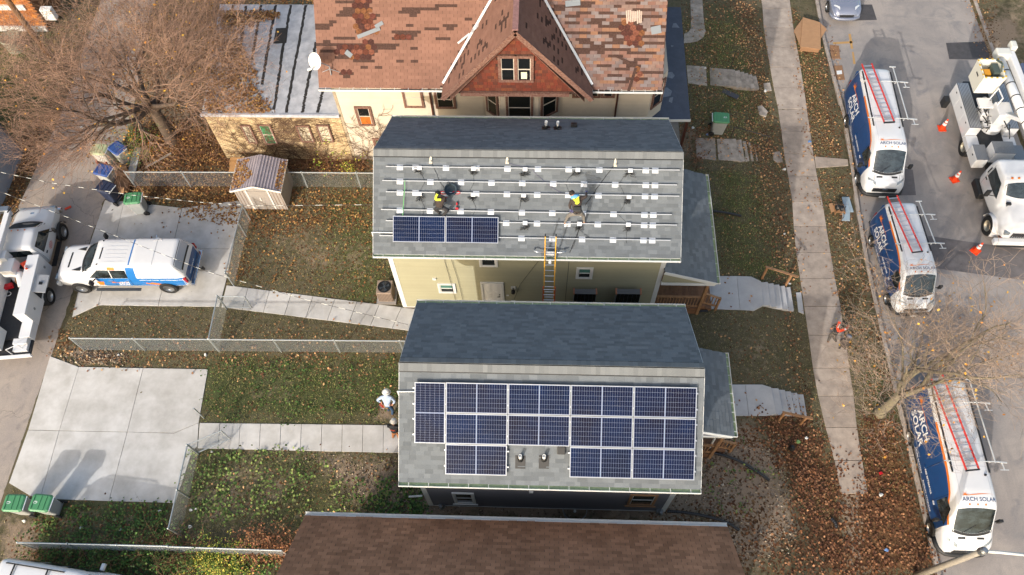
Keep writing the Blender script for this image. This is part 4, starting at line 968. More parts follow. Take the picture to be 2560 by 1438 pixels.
# rails peeking out and end clamps
for r_,x0,x1 in ((0,-.03,9.3),):
    pass
clampm=M('clamp','#b9bcc0',.35,.7)
for r_ in range(3):
    for dv in (.25,.75):
        q=base+vS*(rw*(1-r_)+dv)-nS*.05; xa_=-.07 if r_<2 else .98; xb_=0.977+cw_*4+.03
        segs=[(xa_,xb_)] if r_<2 else [(.93,0.977+cw_+.04),(0.977+2*cw_-.06,xb_)]
        for a,b in segs:
            mb=MB(); mb.bar(q+ux*a,q+ux*b,.04,.05,up=nS); t=mb.build('mounting_rail',alu); tag(t,'rail end showing under the %s panel row, %s'%(rown[r_],'upper' if dv>.5 else 'lower')+(', left piece' if a<0.95 and len(segs)>1 else ', right piece' if len(segs)>1 else ''),'rail','rails under the grey house panels')
# beige house: two panels mounted
p=on_roof(984,605,G2)+G2['nS']*.12; p.y=p.y
solar(frame(p,ux,G2['vS'],G2['nS']),'left one of two solar panels mounted on the beige house',0,'solar panels mounted on the beige house')
solar(frame(p+ux*1.94,ux,G2['vS'],G2['nS']),'right one of two solar panels mounted on the beige house',1,'solar panels mounted on the beige house')
# racking
R6=lambda x,y:(920+x/2.876,280+y/2.876)
RAILS=[((966,417),(1698,426),[230,342,561,780,1003,1222,1443,1663,1997,2065]),((957,452),(1691,463),[230,449,669,888,1109,1332,1553,1777,1997,2063]),((966,480),(1697,491),[230,342,560,778,999,1217,1440,1657,1992,2060]),
 ((954,524),(1678,537),[230,446,666,884,1106,1325,1545,1765,1987,2051]),((966,552),(1691,563),[993,1215,1433,1652,1985,2047]),((950,589),(1675,601),[1104,1325,1539,1761,1980,2043])]
railnm=['topmost','second','third','fourth','fifth','lowest']
mountm=M('mount_plate','#d6d8db',.4,.3)
mpt=MB(); mpt.box(-.115,.115,-.10,.10,0,.006); mpt.box(-.05,.05,-.03,.05,.006,.06); mplate=mpt.mesh('mount_plate',mountm)
RO,RN,RV=G2['o'],G2['nS'],G2['vS']
for i,(a,b,feet) in enumerate(RAILS):
    A,B=on_roof(*a,G2)+RN*.085,on_roof(*b,G2)+RN*.085; mid=(A+B)/2
    t=thing('mounting_rail','%s bare aluminium rail across the beige house roof'%railnm[i],'rail',tuple(mid),group='bare rails on the beige house roof')
    mb=MB(); mb.bar(A,B,.034,.045,up=RN); mb.build('rail',M('rail_bright','#b4b7ba',.35,.4),t)
    for fx in feet:
        px=920+fx/2.876; py=a[1]+(b[1]-a[1])*(px-a[0])/(b[0]-a[0])
        q=on_roof(px,py+1.5,G2)+RN*.016
        o_=link('mount_plate',mplate,t); o_.matrix_basis=frame(q,ux,RV,RN)
cab=M('cable','#1b1b1d',.6)
INV=[0]
def inverter(px,py):
    INV[0]+=1
    q=on_roof(px,py,G2)+RN*.03
    t=thing('microinverter',None,'microinverter',tuple(q),group='microinverters hanging on the bare rails')
    rw_=('topmost','third','fifth')[0 if INV[0]<=5 else 1 if INV[0]<=9 else 2]; k_=INV[0]-(0 if INV[0]<=5 else 5 if INV[0]<=9 else 9)
    t['label']='microinverter with black leads on the %s bare rail, %s from the left'%(rw_,('first','second','third','fourth','fifth')[k_-1])
    mb=MB(); mb.cbox(q+RN*.06+RV*.02,(.17,.15,.03),Matrix((ux,RV,RN)).transposed()); mb.build('housing',mountm,t,bevel=.008)
    rr=random.Random(int(px*7+py)); mb=MB()
    for k in range(7):
        c=q+ux*rr.uniform(-.14,.1)-RV*rr.uniform(.02,.16); pts=[q+RN*.03-RV*.03]
        for j in range(6): pts.append(c+ux*rr.uniform(-.13,.13)-RV*rr.uniform(-.06,.12)+RN*rr.uniform(.01,.06))
        mb.tube(pts,.007,4)
    mb.build('leads',cab,t)
for x in (372,760,1130,1508,1885): px=920+x/2.876; inverter(px,421+(px-966)*.0123)
for x in (372,758,1120,1875): px=920+x/2.876; inverter(px,485+(px-966)*.015)
for x in (1130,1520,1870): px=920+x/2.876; inverter(px,554+(px-966)*.0152)
def rope(name,label,pts,rad,mat,cat='cable',lift=.02,G=G2):
    q=[]
    for i,p in enumerate(pts): q.append(on_roof(p[0],p[1],G)+G['nS']*lift if len(p)==2 else V(p))
    sm=[]
    for i in range(len(q)-1):
        for k in range(4): sm.append(q[i].lerp(q[i+1],k/4)+ux*random.uniform(-.012,.012)+G['vS']*random.uniform(-.012,.012))
    sm.append(q[-1]); mb=MB(); mb.tube(sm,rad,5); o_=mb.build(name,mat,smooth=True); return tag(o_,label,cat)
rope('lifeline','thick dark safety rope running from the right roof anchor to the right worker',[(1537,410),(1521,432),(1500,460),(1480,490),(1462,515)],.012,cab,'rope')
rope('lifeline','thin safety rope from the middle roof anchor across the rails',[(1272,408),(1285,413),(1325,418),(1345,440),(1375,465),(1395,478),(1425,490)],.008,M('violet_rope','#55506a',.8),'rope')
rope('lifeline','thin safety rope from the left roof anchor to the kneeling worker',[(1080,408),(1090,430),(1098,452),(1110,470),(1112,480)],.008,cab,'rope')
rope('chalk_line','bright green chalk line stretched over the rails by the left panel',[(1013.7,451),(1013,475),(1011,500),(1008,541)],.012,M('green_line','#5fae62',.6),'string',.12)
gap=[(1050,428,1063,455,1050,478),(1050,490,1062,520,1056,540),(1182,430,1186,455,1175,478),(1176,490,1190,520,1182,540),(1305,430,1302,455,1305,480),(1305,492,1298,525,1296,550),(1433,432,1413,458,1424,482),(1568,432,1548,458,1560,485),(1570,498,1545,536,1568,558),(1440,568,1462,585,1478,598),(1568,570,1566,592,1566,608),(1450,568,1440,600,1430,622)]
for k,g in enumerate(gap):
    rope('lead','thin black cable between the bare rails, '+('upper left','lower left','upper left of centre','lower left of centre','upper centre','lower centre','under the middle anchor','upper right','lower right','below the right worker','lowest at the far right','beside the ladder top')[k],[(g[0],g[1]),(g[2],g[3]),(g[4],g[5])],.006,cab)['group']='trunk cables between the rails'
# anchors
for k,(px,py,w_) in enumerate(((1077,400,'left'),(1268,401,'middle'),(1538,408,'right'))):
    q=on_roof(px,py+5,G2)+RN*.02; t=thing('roof_anchor','%s of three cream roof anchors below the ridge of the beige house'%w_,'roof anchor',tuple(q),group='roof anchors')
    mb=MB(); a_=[q-ux*.06-RV*.06,q+ux*.06-RV*.06,q+ux*.045+RV*.1,q+ux*.012+RV*.25,q-ux*.012+RV*.25,q-ux*.045+RV*.1]; mb.slab([x+RN*.02 for x in a_],.012); mb.cbox(q+RN*.05,(.03,.05,.08),Matrix((ux,RV,RN)).transposed()); mb.build('bracket',M('cream_paint','#cfc6b2',.5),t)
    mb=MB(); mb.tube([q+RN*.09+ux*(.03*math.cos(a))+RV*(.03*math.sin(a)) for a in np.linspace(0,6.28,10)],.008,5); mb.build('ring',metal,t)
# drill, red bag, rope coil
redm=M('tool_red','#b01824',.45)
q=on_roof(1143,518,G2)+RN*.05
t=thing('cordless_drill','red and black cordless drill lying on the roof by the kneeling worker','drill',tuple(q)); Rf=Matrix((ux,RV,RN)).transposed()
mb=MB(); mb.tube([q+RV*.07+RN*.04,q+RV*.16+RN*.04],[.036,.028],10); mb.cbox(q-RV*.06+RN*.03,(.1,.07,.08),Rf); mb.build('body',redm,t)
mb=MB(); mb.tube([q+RV*.06+RN*.03,q-RV*.03+RN*.03],.02,8); mb.tube([q+RV*.16+RN*.04,q+RV*.21+RN*.04],[.02,.008],8); mb.build('handle',black,t)
q=on_roof(1128,480,G2)+RN*.03
t=thing('bucket_bag','dark round tool bag with red rim resting on the third rail','tool bag',tuple(q))
mb=MB(); mb.lathe([(.17,0),(.22,.10),(.235,.22),(.22,.225),(.2,.12),(0,.03)],q,20,Rf@Matrix.Rotation(-.35,3,'X')); mb.build('bag',M('bag_cloth','#32404a',.8),t)
mb=MB(); mb.tube([q+ux*(-.26+.1*math.cos(a)*1.2)-RV*(.04-.05*math.sin(a))+RN*.08 for a in np.linspace(0,6.28,12)],.018,6); mb.tube([q+ux*(.2+.14*math.cos(a))-RV*(.03-.05*math.sin(a))+RN*.08 for a in np.linspace(0,6.28,12)],.016,6); mb.build('red_strap',redm,t)
# ladder with stand-off
yl=M('yellow_fibreglass','#d19a2c',.5); ora=M('red_fibreglass','#c2452c',.5)
def ladder_pts(x,w,base,eave,topz):
    d=(V(eave)-V(base)).normalized(); L=(topz-base[2])/d.z; return d,L
bx=Py(1373,700,14.6).x; base=V((bx,13.55,.05)); ev=V((bx,14.70,5.45)); d_=(ev-base).normalized()
tz=6.9
for tz_ in np.arange(6,8.5,.02):
    p=base+d_*((tz_-.05)/d_.z)
    if Q(*p)[1]<591: tz=tz_; break
L=(tz-.05)/d_.z; nL=ux.cross(d_)
LD=thing('extension_ladder','yellow extension ladder leaning on the gutter of the beige house','ladder',tuple(base))
for s in (-1,1):
    mb=MB(); mb.bar(base+d_*2.5+ux*s*.19-nL*0,base+d_*L+ux*s*.19,.035,.08,up=nL); mb.build('rail',yl,LD)
    mb=MB(); mb.bar(base+ux*s*.225-nL*.06*-1,base+d_*4.0+ux*s*.225+nL*.06,.035,.08,up=nL); mb.build('rail',ora,LD)
    mb=MB(); mb.bar(base+d_*(L+.001)+ux*s*.19,base+d_*(L+.07)+ux*s*.19,.04,.07,up=nL); mb.build('end_cap',black,LD)
k=.3
while k<L-.15:
    if k>2.6:
        mb=MB(); mb.tube([base+d_*k-ux*.172,base+d_*k+ux*.172],.018,8); mb.build('rung',alu,LD)
    if k<4.0:
        mb=MB(); mb.tube([base+d_*(k-.1)+nL*.06-ux*.207,base+d_*(k-.1)+nL*.06+ux*.207],.018,8); mb.build('rung',alu,LD)
    k+=.305
c=base+d_*((5.62)/d_.z); 
mb=MB(); arm=[]
for s in (-1,1):
    e_=Ppl(1373+s*37,624,G2['o'],G2['nS'])+G2['nS']*.03
    pts=[c-nL*.10+ux*s*.05,c-nL*.10+ux*s*.42,V((bx+s*.56,c.y+.10,c.z+.03)),e_+V((0,-.02,.06)),e_]; mb.tube(pts,.024,8)
mb.build('stand_off',alu,LD,smooth=True); mb=MB(); mb.cbox(c-nL*.05,(.3,.18,.02),Matrix((ux,d_,nL)).transposed()); mb.cbox(c-d_*.42,(.1,.12,.05),Matrix((ux,d_,nL)).transposed()); mb.build('stand_off_plate',mountm,LD)
# panels waiting against the wall
for px,lab in (((1435,1491),'boxed stack of dark solar panels leaning on the olive wall, nearer the ladder'),((1541,1602),'boxed stack of dark solar panels leaning on the olive wall, nearer the porch')):
    a,b=Py(px[0],734,14.95),Py(px[1],737,14.95); zt=a.z; x0,x1=a.x,b.x
    t=thing('panel_stack',lab,'solar panels',((x0+x1)/2,14.95,0),group='panel stacks against the wall')
    mb=MB()
    for s in range(5): mb.box(x0,x1,14.95+s*.045,14.95+s*.045+.035,.05,zt-.01*(s%2))
    mb.build('frames',M('grey_frame','#85888d',.4,.4),t)
    mb=MB(); mb.box(x0+.02,x1-.02,14.944,14.9495,.08,zt-.04); f_=mb.build('dark_face',M('dark_cell_face','#0b0c10',.15),t)
    mb=MB()
    for i in range(1,6): xx=x0+(x1-x0)*i/6; mb.box(xx-.003,xx+.003,14.941,14.9435,.1,zt-.06)
    mb.build('cell_lines',M('cell_line','#3b3e48',.4),f_)
    for s in (0,1):
        for zc in (zt-.04,):
            mb=MB(); xx=x0 if s==0 else x1; mb.box(xx-.03,xx+.03,14.935,15.2,zc-.03,zc+.055); mb.build('corner_guard',M('copper_card','#a5735a',.8),t)
# AC unit
c=P(968,738,.1); t=thing('air_conditioner','tan square air conditioner with round black fan on a slab beside the beige house','air conditioner',tuple(c)); acm=M('ac_tan','#8b7a6c',.5)
mb=MB(); mb.box(c.x-.42,c.x+.42,c.y-.42,c.y+.42,0,.1); mb.build('pad',M('grey_pad','#8f8b88',.9),t)
mb=MB(); mb.box(c.x-.33,c.x+.33,c.y-.33,c.y+.33,.1,.85); cab_=mb.build('cabinet',acm,t,bevel=.03)
mb=MB()
for k in range(10):
    for s in (-1,1): mb.box(c.x-.29+k*.062,c.x-.26+k*.062,c.y+s*.334-.004,c.y+s*.334+.004,.16,.8)
mb.build('louvres',M('ac_dark','#5d5047',.6),cab_)
mb=MB(); mb.lathe([(.27,.852),(.29,.87),(.25,.875),(.25,.853)],(c.x,c.y,0),24); mb.lathe([(.25,.853),(0,.8531)],(c.x,c.y,0),24); mb.build('fan_well',black,t)
mb=MB()
for k in range(4):
    a=k*PI/2+.4; mb.add([(c.x+.04*math.cos(a),c.y+.04*math.sin(a),.862),(c.x+.22*math.cos(a-.3),c.y+.22*math.sin(a-.3),.858),(c.x+.22*math.cos(a+.3),c.y+.22*math.sin(a+.3),.872)],[(0,1,2)])
mb.lathe([(.05,.86),(.05,.88),(0,.882)],(c.x,c.y,0),12); mb.build('fan',M('fan_grey','#4e565c',.4,.5),t)
mb=MB()
for r_ in (.07,.12,.17,.22): mb.tube([(c.x+r_*math.cos(a),c.y+r_*math.sin(a),.888) for a in np.linspace(0,2*PI,21)],.004,4,cap=False)
mb.build('fan_guard',black,t)
# ---------------------------------------------------------------- fences
galv=M('galvanised_wire','#aab0b2',.4,.6); 
def fence(label,A,B,h,posts,group=None,mesh=True,rail=True):
    "A,B: top rail end points in the world; posts: fractions"
    A=V(A);B=V(B); d=(B-A); L=d.length; d.normalize(); t=thing('chain_link_fence',label,'fence',((A.x+B.x)/2,(A.y+B.y)/2,A.z-h),group=group)
    if rail: mb=MB(); mb.tube([A,B],.028,8); mb.build('top_rail',galv,t)
    for f_ in posts:
        q=A.lerp(B,f_); mb=MB(); mb.tube([q-V((0,0,h+.05)),q+V((0,0,.04))],.032,8); mb.lathe([(.038,0),(.036,.03),(0,.055)],q+V((0,0,.035)),8); mb.build('post',galv,t)
    if mesh:
        mb=MB(); s=.078; k=-int(h/s)-1; up=V((0,0,1)); nrm=d.cross(up)
        z0=A-up*h
        while k*s<L:
            for sg in (1,-1):
                x0=k*s; a0,a1=max(0,x0),min(L,x0+h)
                if a1>a0+.02:
                    if sg>0: p,q=z0+d*a0+up*(a0-x0),z0+d*a1+up*(a1-x0)
                    else: p,q=z0+d*a0+up*(h-(a0-x0)),z0+d*a1+up*(h-(a1-x0))
                    mb.tube([p+nrm*.003*sg,q+nrm*.003*sg],.0026,3,cap=False)
            k+=1
        mb.build('wire_mesh',galv,t,kind='stuff')
    return t
T=lambda px,py,z=1.2:P(px,py,z)
fence('long chain link fence between the two back yards',T(175,846),T(1012,853),1.15,[0,.19,.42,.61,.79,.985])
fence('chain link fence behind the metal shed, with leaves piled against it',T(311,430),T(597,431),1.1,[0,.5,1])
fence('chain link fence between the metal shed and the beige house',T(708,431),T(936,433),1.1,[0,.2,.8])
fence('chain link fence along the right side of the pickup pad',T(606,514),T(562,686),1.1,[0,.25,.98])
fence('short chain link fence by the gate of the beige house yard',T(543,741),T(521,848),1.15,[0,1])
fence('chain link fence along the empty pad, overgrown at its near end',T(468,1113),T(421,1322),1.15,[0,.55,1])
fence('low chain link fence along the weeds at the bottom left',T(45,1357),T(420,1366,1.2),1.1,[0,.33,.66,1]); fence('low chain link fence half hidden in bushes near the brown roof',T(420,1367),T(705,1377),1.1,[0,.4,.8])
def gate(label,a,b,z=1.15,h=1.0):
    A,B=P(*a,z),P(*b,z); t=thing('wire_gate',label,'gate',tuple(A-V((0,0,z))),group='open yard gates'); dn=V((0,0,-h))
    mb=MB(); mb.tube([A,B],.024,8); mb.tube([A+dn,B+dn],.024,8); mb.tube([A,A+dn],.024,8); mb.tube([B,B+dn],.024,8); mb.build('frame',galv,t)
    d=(B-A); L=d.length; d.normalize(); up=V((0,0,1)); z0=A+dn; mb=MB(); s=.078; k=-int(h/s)-1
    while k*s<L:
        for sg in (1,-1):
            x0=k*s; a0,a1=max(0,x0),min(L,x0+h)
            if a1>a0+.02:
                p,q=(z0+d*a0+up*(a0-x0),z0+d*a1+up*(a1-x0)) if sg>0 else (z0+d*a0+up*(h-(a0-x0)),z0+d*a1+up*(h-(a1-x0)))
                mb.tube([p,q],.0026,3,cap=False)
        k+=1
    mb.build('wire_mesh',galv,t,kind='stuff'); mb=MB(); mb.cbox(B+dn*.35,(.06,.05,.12)); mb.build('latch',galv,t); return t
gate('open wire gate standing over the slanting garden path',(545,741),(611,742)); gate('open wire gate swung across the straight garden path',(470,1112),(553,1077))
for a,lab in (((484,1021),'lone fence post at the corner of the empty pad'),):
    q=P(*a,1.15); mb=MB(); mb.tube([(q.x,q.y,-.05),(q.x,q.y,1.15)],.032,8); tag(mb.build('fence_post',galv),lab,'post')
# ---------------------------------------------------------------- shed
sx0,sx1,sy0,sy1=-13.82,-11.72,20.42,22.0; t=thing('garden_shed','small tan metal shed with ribbed roof half covered in leaves','shed',(-12.8,21.2,0))
shw=M('shed_panel','#97908a',.5,noise=(6,.1)); shr_=M('shed_roof','#a49ba1',.45,.1,noise=(4,.2)); sht=M('shed_trim','#d3cdc6',.5)
mb=MB(); xm=(sx0+sx1)/2; vs=[(sx0,sy0,0),(sx1,sy0,0),(sx1,sy0,1.5),(xm,sy0,1.85),(sx0,sy0,1.5)]; vs+= [(a,sy1,c) for a,b,c in vs]
mb.add(vs,[(0,1,2,3,4),(5,6,7,8,9)[::-1]]+[(i,5+i,5+(i+1)%5,(i+1)%5) for i in range(5)]); w_=mb.build('wall',shw,t)
for k in range(14):
    x=sx0+.08+k*.15
    if xm-.55<x<xm+.55: continue
    mb=MB(); mb.box(x-.012,x+.012,sy0-.012,sy0-.001,.02,1.45); mb.build('rib',M('shed_rib','#857166',.5),w_)
mb=MB(); mb.box(xm-.46,xm+.46,sy0-.03,sy0-.002,.04,1.42); dd_=mb.build('door',shw,t); mb=MB(); mb.box(xm+.0,xm+.05,sy0-.06,sy0-.031,.75,.95); mb.build('door_handle',sht,dd_)
for x in (xm-.5,xm+.5): mb=MB(); mb.box(x-.035,x+.035,sy0-.034,sy0-.003,.03,1.5); mb.build('door_trim',sht,t)
for s in (-1,1):
    a=V((xm,sy0-.12,1.9)); b=V((xm+s*1.16,sy0-.12,1.52)); dv=V((0,sy1-sy0+.24,0)); mb=MB(); q=[a,b,b+dv,a+dv]; q=q if s<0 else q[::-1]; mb.slab([p for p in (q if (q[1]-q[0]).cross(q[2]-q[0]).z>0 else q[::-1])],.02); rr_=mb.build('roof',shr_,t)
    for k in range(9):
        f_=(k+.5)/9; p=a.lerp(b,f_)+V((0,.01,.012)); mb=MB(); mb.bar(p,p+dv-V((0,.02,0)),.05,.03); mb.build('roof_rib',shr_,rr_)
    mb=MB(); mb.bar(a+V((0,-.01,0)),b+V((0,-.01,0)),.02,.1); mb.bar(b,b+dv,.02,.08); mb.build('roof_trim',sht,t)
# ---------------------------------------------------------------- wheeled bins
WORLD[0]=False
def bin_proto(body,lid,lab,name='wheeled_bin'):
    t=thing(name,lab,'bin')
    lv=[(.0,.235,.27),(.30,.25,.295),(.7,.275,.33),(.93,.29,.36)]; mb=MB(); vs=[]
    for z,hx,hy in lv:
        for sx,sy in ((-1,-.85),(-.85,-1),(.85,-1),(1,-.85),(1,.85),(.85,1),(-.85,1),(-1,.85)): vs.append((sx*hx,sy*hy,z+.05))
    fs=[tuple(range(8))[::-1]]
    for i in range(3):
        for j in range(8): fs.append((i*8+j,i*8+(j+1)%8,(i+1)*8+(j+1)%8,(i+1)*8+j))
    fs.append(tuple(range(24,32))); mb.add(vs,fs); mb.build('body',body,t,bevel=.015)
    mb=MB(); vs=[]
    for z,hx,hy in ((.965,.325,.39),(1.02,.325,.39),(1.06,.27,.33)):
        for sx,sy in ((-1,-.8),(-.8,-1),(.8,-1),(1,-.8),(1,.8),(.8,1),(-.8,1),(-1,.8)): vs.append((sx*hx,sy*hy-.01,z))
    fs=[tuple(range(8))[::-1],tuple(range(16,24))]
    for i in range(2):
        for j in range(8): fs.append((i*8+j,i*8+(j+1)%8,(i+1)*8+(j+1)%8,(i+1)*8+j))
    mb.add(vs,fs); l_=mb.build('lid',lid,t,bevel=.012)
    mb=MB(); mb.box(-.25,.25,-.29,-.27,1.055,1.085); mb.box(-.25,.25,-.03,-.01,1.055,1.078); mb.box(-.25,.25,.17,.19,1.055,1.08); mb.build('lid_rib',lid,l_)
    mb=MB(); mb.tube([(-.26,.40,1.0),(.26,.40,1.0)],.02,8); mb.build('handle',M('bin_bar','#c9cdd2',.4),t)
    for s in (-1,1):
        mb=MB(); R_=Matrix.Rotation(PI/2,3,'Y'); mb.lathe([(.05,-.03),(.13,-.03),(.14,-.015),(.14,.015),(.13,.03),(.05,.03)],(s*.29,.30,.14),16,R_); mb.build('wheel',rubber,t)
    mb=MB(); mb.tube([(-.27,.3,.14),(.27,.3,.14)],.012,6); mb.build('axle',metal,t)
    return t
gbody=M('bin_grey','#9c9f9d',.5,noise=(8,.12)); glid=M('bin_green','#47845a',.45,noise=(5,.1)); blid=M('bin_blue','#32508e',.45,noise=(5,.12)); navy=M('bin_navy','#232c44',.5,noise=(5,.12)); wbody=M('bin_pale','#b9bab4',.55,noise=(8,.2))
def emblem(b,mat):
    pass
g0=bin_proto(gbody,glid,'green lidded grey bin at the left end of the empty pad, half cut by the frame','wheeled_bin')
WH=M('print_white','#d8dad8',.5)
mb=MB(); 
for k in range(3):
    a=k*2*PI/3+.3; mb.bar((.05*math.cos(a),-.2+.09*math.sin(a),1.0605),(.05*math.cos(a+1.7),-.2+.09*math.sin(a+1.7),1.0605),.022,.002)
mb.build('lid_emblem',WH,g0.children[1])
def place(src,p,rz,label,first=False,group='wheeled bins'):
    t=src if first else copy_tree(src); t.location=p; t.rotation_euler=(0,0,rz); t['label']=label; t['group']=group; return t
def at_top(px,py,z=1.05,g=0): q=P(px,py,z+g); return (q.x,q.y,g)
place(g0,at_top(34,1257),-PI/2,'green lidded grey bin at the left frame edge below the empty pad',True)
place(g0,at_top(101,1257),-PI/2-.06,'green lidded grey bin standing second from the left below the empty pad')
place(g0,at_top(331,494),-PI/2+.12,'green lidded grey bin on the corner of the pickup pad beside the navy bin')
place(g0,at_top(1803,293),PI/2-.08,'green lidded grey bin alone on the front lawn')
bA=bin_proto(wbody,blid,''); place(bA,at_top(257,424),-PI/2-.25,'bright blue lidded pale bin in front of the torn cardboard',True)
place(bA,at_top(292,369),-PI/2-.6,'blue lidded pale bin partly under the green shrub')
pale=M('pale_green','#a9b48e',.5,noise=(5,.15)); bP=bin_proto(wbody,pale,''); place(bP,at_top(246,372),-PI/2-.1,'pale green lidded whitish bin beneath the bare twigs',True)
bN=bin_proto(navy,navy,''); place(bN,at_top(262,466),-PI/2-.35,'navy blue bin standing between the blue bin and the green one',True)
mb=MB(); mb.cbox((-.292,-.1,.66),(.004,.10,.12)); mb.cbox((0,-.375,.7),(.14,.004,.12)); mb.build('emblem',WH,bN)
WORLD[0]=True
# ---------------------------------------------------------------- loose things
card=M('cardboard','#a67f5c',.85,noise=(5,.12)); card2=M('cardboard_dull','#8f6b4d',.85,noise=(5,.2))
def board(name,label,cat,px,z,th,mat,lift=0,tiltz=0,group=None):
    q=[P(a,b,z) for a,b in px]; q=[V((p.x,p.y,z+lift+(tiltz if i in (0,1) else 0))) for i,p in enumerate(q)]
    if (q[1]-q[0]).cross(q[2]-q[0]).z<0: q=q[::-1]
    mb=MB(); mb.slab([p+V((0,0,th)) for p in q],th); return tag(mb.build(name,mat),label,cat,group)
t=thing('cardboard_box','large flattened cardboard box with open flaps lying on the verge','box',tuple(P(2028,85,ZS)))
def cb(px,z,lift=(0,0,0,0),nm='panel',par=None,mat=card,th=.02):
    q=[V((P(a,b,z+l).x,P(a,b,z+l).y,z+l)) for (a,b),l in zip(px,lift)]
    if (q[1]-q[0]).cross(q[2]-q[0]).z<0: q=q[::-1]
    mb=MB(); mb.slab(q,th); return mb.build(nm,mat,par)
cb([(2007,43),(2051,56),(2052,123),(2001,117)],ZS+.3,(0,0,0,0),'panel',t); cb([(2007,45),(2001,117),(2002,120),(1985,76)],ZS+.25,(0,-.0,0,.1),'flap',t,card); cb([(2052,58),(2067,73),(2053,95),(2052,96)],ZS+.24,(0,.05,0,0),'flap',t)
mb=MB(); a,b=P(2001,119,ZS+.3),P(2052,124,ZS+.3); c_,d2=P(2009,45,ZS+.3),P(2050,57,ZS+.3); mb.prism([(a.x+.04,a.y+.05),(b.x-.04,b.y+.05),(d2.x-.04,d2.y-.05),(c_.x+.04,c_.y-.05)],ZS+.02,ZS+.275); mb.build('box_body',card2,t)
t=board('cardboard_sheet','flat printed cardboard in the gutter nearer the parked silver car','cardboard',[(2074,113),(2097,115),(2100,147),(2077,147)],ZR,.02,card2)
t2=board('cardboard_sheet','flat cardboard with a white label lying in the gutter behind the northern van','cardboard',[(2083,165),(2105,164),(2112,200),(2089,200)],ZR,.02,card2)
q=[P(a,b,ZR) for a,b in ((2091,178),(2104,177),(2105,186),(2092,187))]; mb=MB(); mb.prism([tuple(p.xy) for p in q],ZR+.021,ZR+.026); mb.build('paper_label',WH,t2)
def mark_text(body,size,mat,M4,parent=None,name='lettering',ext=.002,space=1.0,bold=0):
    cu=bpy.data.curves.new('txt','FONT'); cu.body=body; cu.size=size; cu.extrude=ext; cu.align_x='CENTER'; cu.align_y='CENTER'; cu.space_character=space; cu.offset=bold
    ob=bpy.data.objects.new('txt',cu); COL.objects.link(ob); dg=bpy.context.evaluated_depsgraph_get(); me_=bpy.data.meshes.new_from_object(ob.evaluated_get(dg)); bpy.data.objects.remove(ob)
    me_.materials.clear(); me_.materials.append(mat); me_.transform(M4); o_=bpy.data.objects.new(name,me_); COL.objects.link(o_)
    if parent: o_.parent=parent; o_.matrix_parent_inverse=PINV(parent) if WORLD[0] else Matrix.Identity(4)
    return o_
c=P(2087,128,ZR); 
mark_text('ABC 12',.19,M('print_dark','#5b3f30',.8),Matrix.Translation(c+V((0,0,.024))),t)
bpy.data.objects[t.children[0].name].data.name='print' if t.children else 'print'
# rubbish on the verge beside the southern kerb
gb=M('painted_board','#94a5b0',.5,noise=(5,.15))
board('painted_board','pale blue painted board lying across another on the verge','board',[(2109,515),(2123,514),(2123,555),(2103,554)],ZS,.03,gb,lift=.06)
board('painted_board','blue grey drawer front lying under the other board, nearer the kerb','board',[(2104,494),(2122,494),(2133,531),(2112,532)],ZS,.04,gb,lift=.01)
t=thing('wooden_crate','broken wooden crate beside the painted boards on the verge','crate',tuple(P(2096,530,ZS)))
c=P(2096,528,ZS)
for k in range(4): mb=MB(); mb.box(c.x-.22,c.x+.22,c.y-.24+k*.14,c.y-.16+k*.14,ZS+.2,ZS+.22); mb.build('slat',woodn,t)
for s in (-.22,.2): mb=MB(); mb.box(c.x+s,c.x+s+.02,c.y-.25,c.y+.27,ZS+.01,ZS+.199); mb.build('side',woodn,t)
for k,(px,py,r_) in enumerate(((2095,519,.15),(2105,522,.13))):
    q=P(px,py,ZS+.35); mb=MB(); mb.lathe([(0,-.12),(r_*.7,-.1),(r_,0),(r_*.75,.1),(r_*.2,.13),(0,.13)],q,14); mb.tube([q+V((r_*.9,0,.03)),q+V((r_*1.3,.05,.08)),q+V((r_*.9,.1,.1))],.015,6); tag(mb.build('black_pot',black,smooth=True),'round black pot on the crate, %s one'%('left' if k==0 else 'right'),'pot','black pots on the crate')
board('cardboard_sheet','small brown cardboard leaning left of the crate on the verge','cardboard',[(2070,513),(2079,510),(2086,530),(2077,535)],ZS,.02,card,lift=.08)
mb=MB(); mb.tube([P(2109,533,ZS+.11),P(2110,542,ZS+.11),P(2106,548,ZS+.11),P(2104,545,ZS+.11),P(2108,543,ZS+.11)],.01,5); tag(mb.build('cord',cab),'thin black cord lying on the painted board','cord')
# beside the alley
board('grey_plank','broad weathered grey board lying between bins and fence','board',[(347,383),(364,386),(336,464),(319,452)],0,.04,M('weathered_board','#9aa0a3',.7,noise=(4,.25)),lift=.12,tiltz=.35)
mb=MB(); mb.bar(P(364,419,.2),P(428,383,.5),.10,.03); tag(mb.build('old_plank',M('old_plank','#8a8178',.8,noise=(6,.3))),'narrow weathered plank propped up in the leaves beyond the fence','plank')
for k,(px,py,w_,lab) in enumerate(((296,432,.55,'crumpled cardboard box behind the bright blue bin'),(302,458,.7,'open torn cardboard box beside the navy bin'))):
    q=P(px,py,.45); t=thing('cardboard_box',lab,'box',(q.x,q.y,0)); R_=Matrix.Rotation(.6+k,3,'Z')@Matrix.Rotation(.25,3,'X'); mb=MB(); mb.cbox((q.x,q.y,.25),(w_,w_*.8,.4),R_); mb.build('box_body',card2,t)
    for s in (-1,1): mb=MB(); mb.cbox(V((q.x,q.y,.5))+R_@V((s*w_*.62,0,.02)),(w_*.4,w_*.75,.012),R_@Matrix.Rotation(s*.5,3,'Y')); mb.build('flap',card,t)
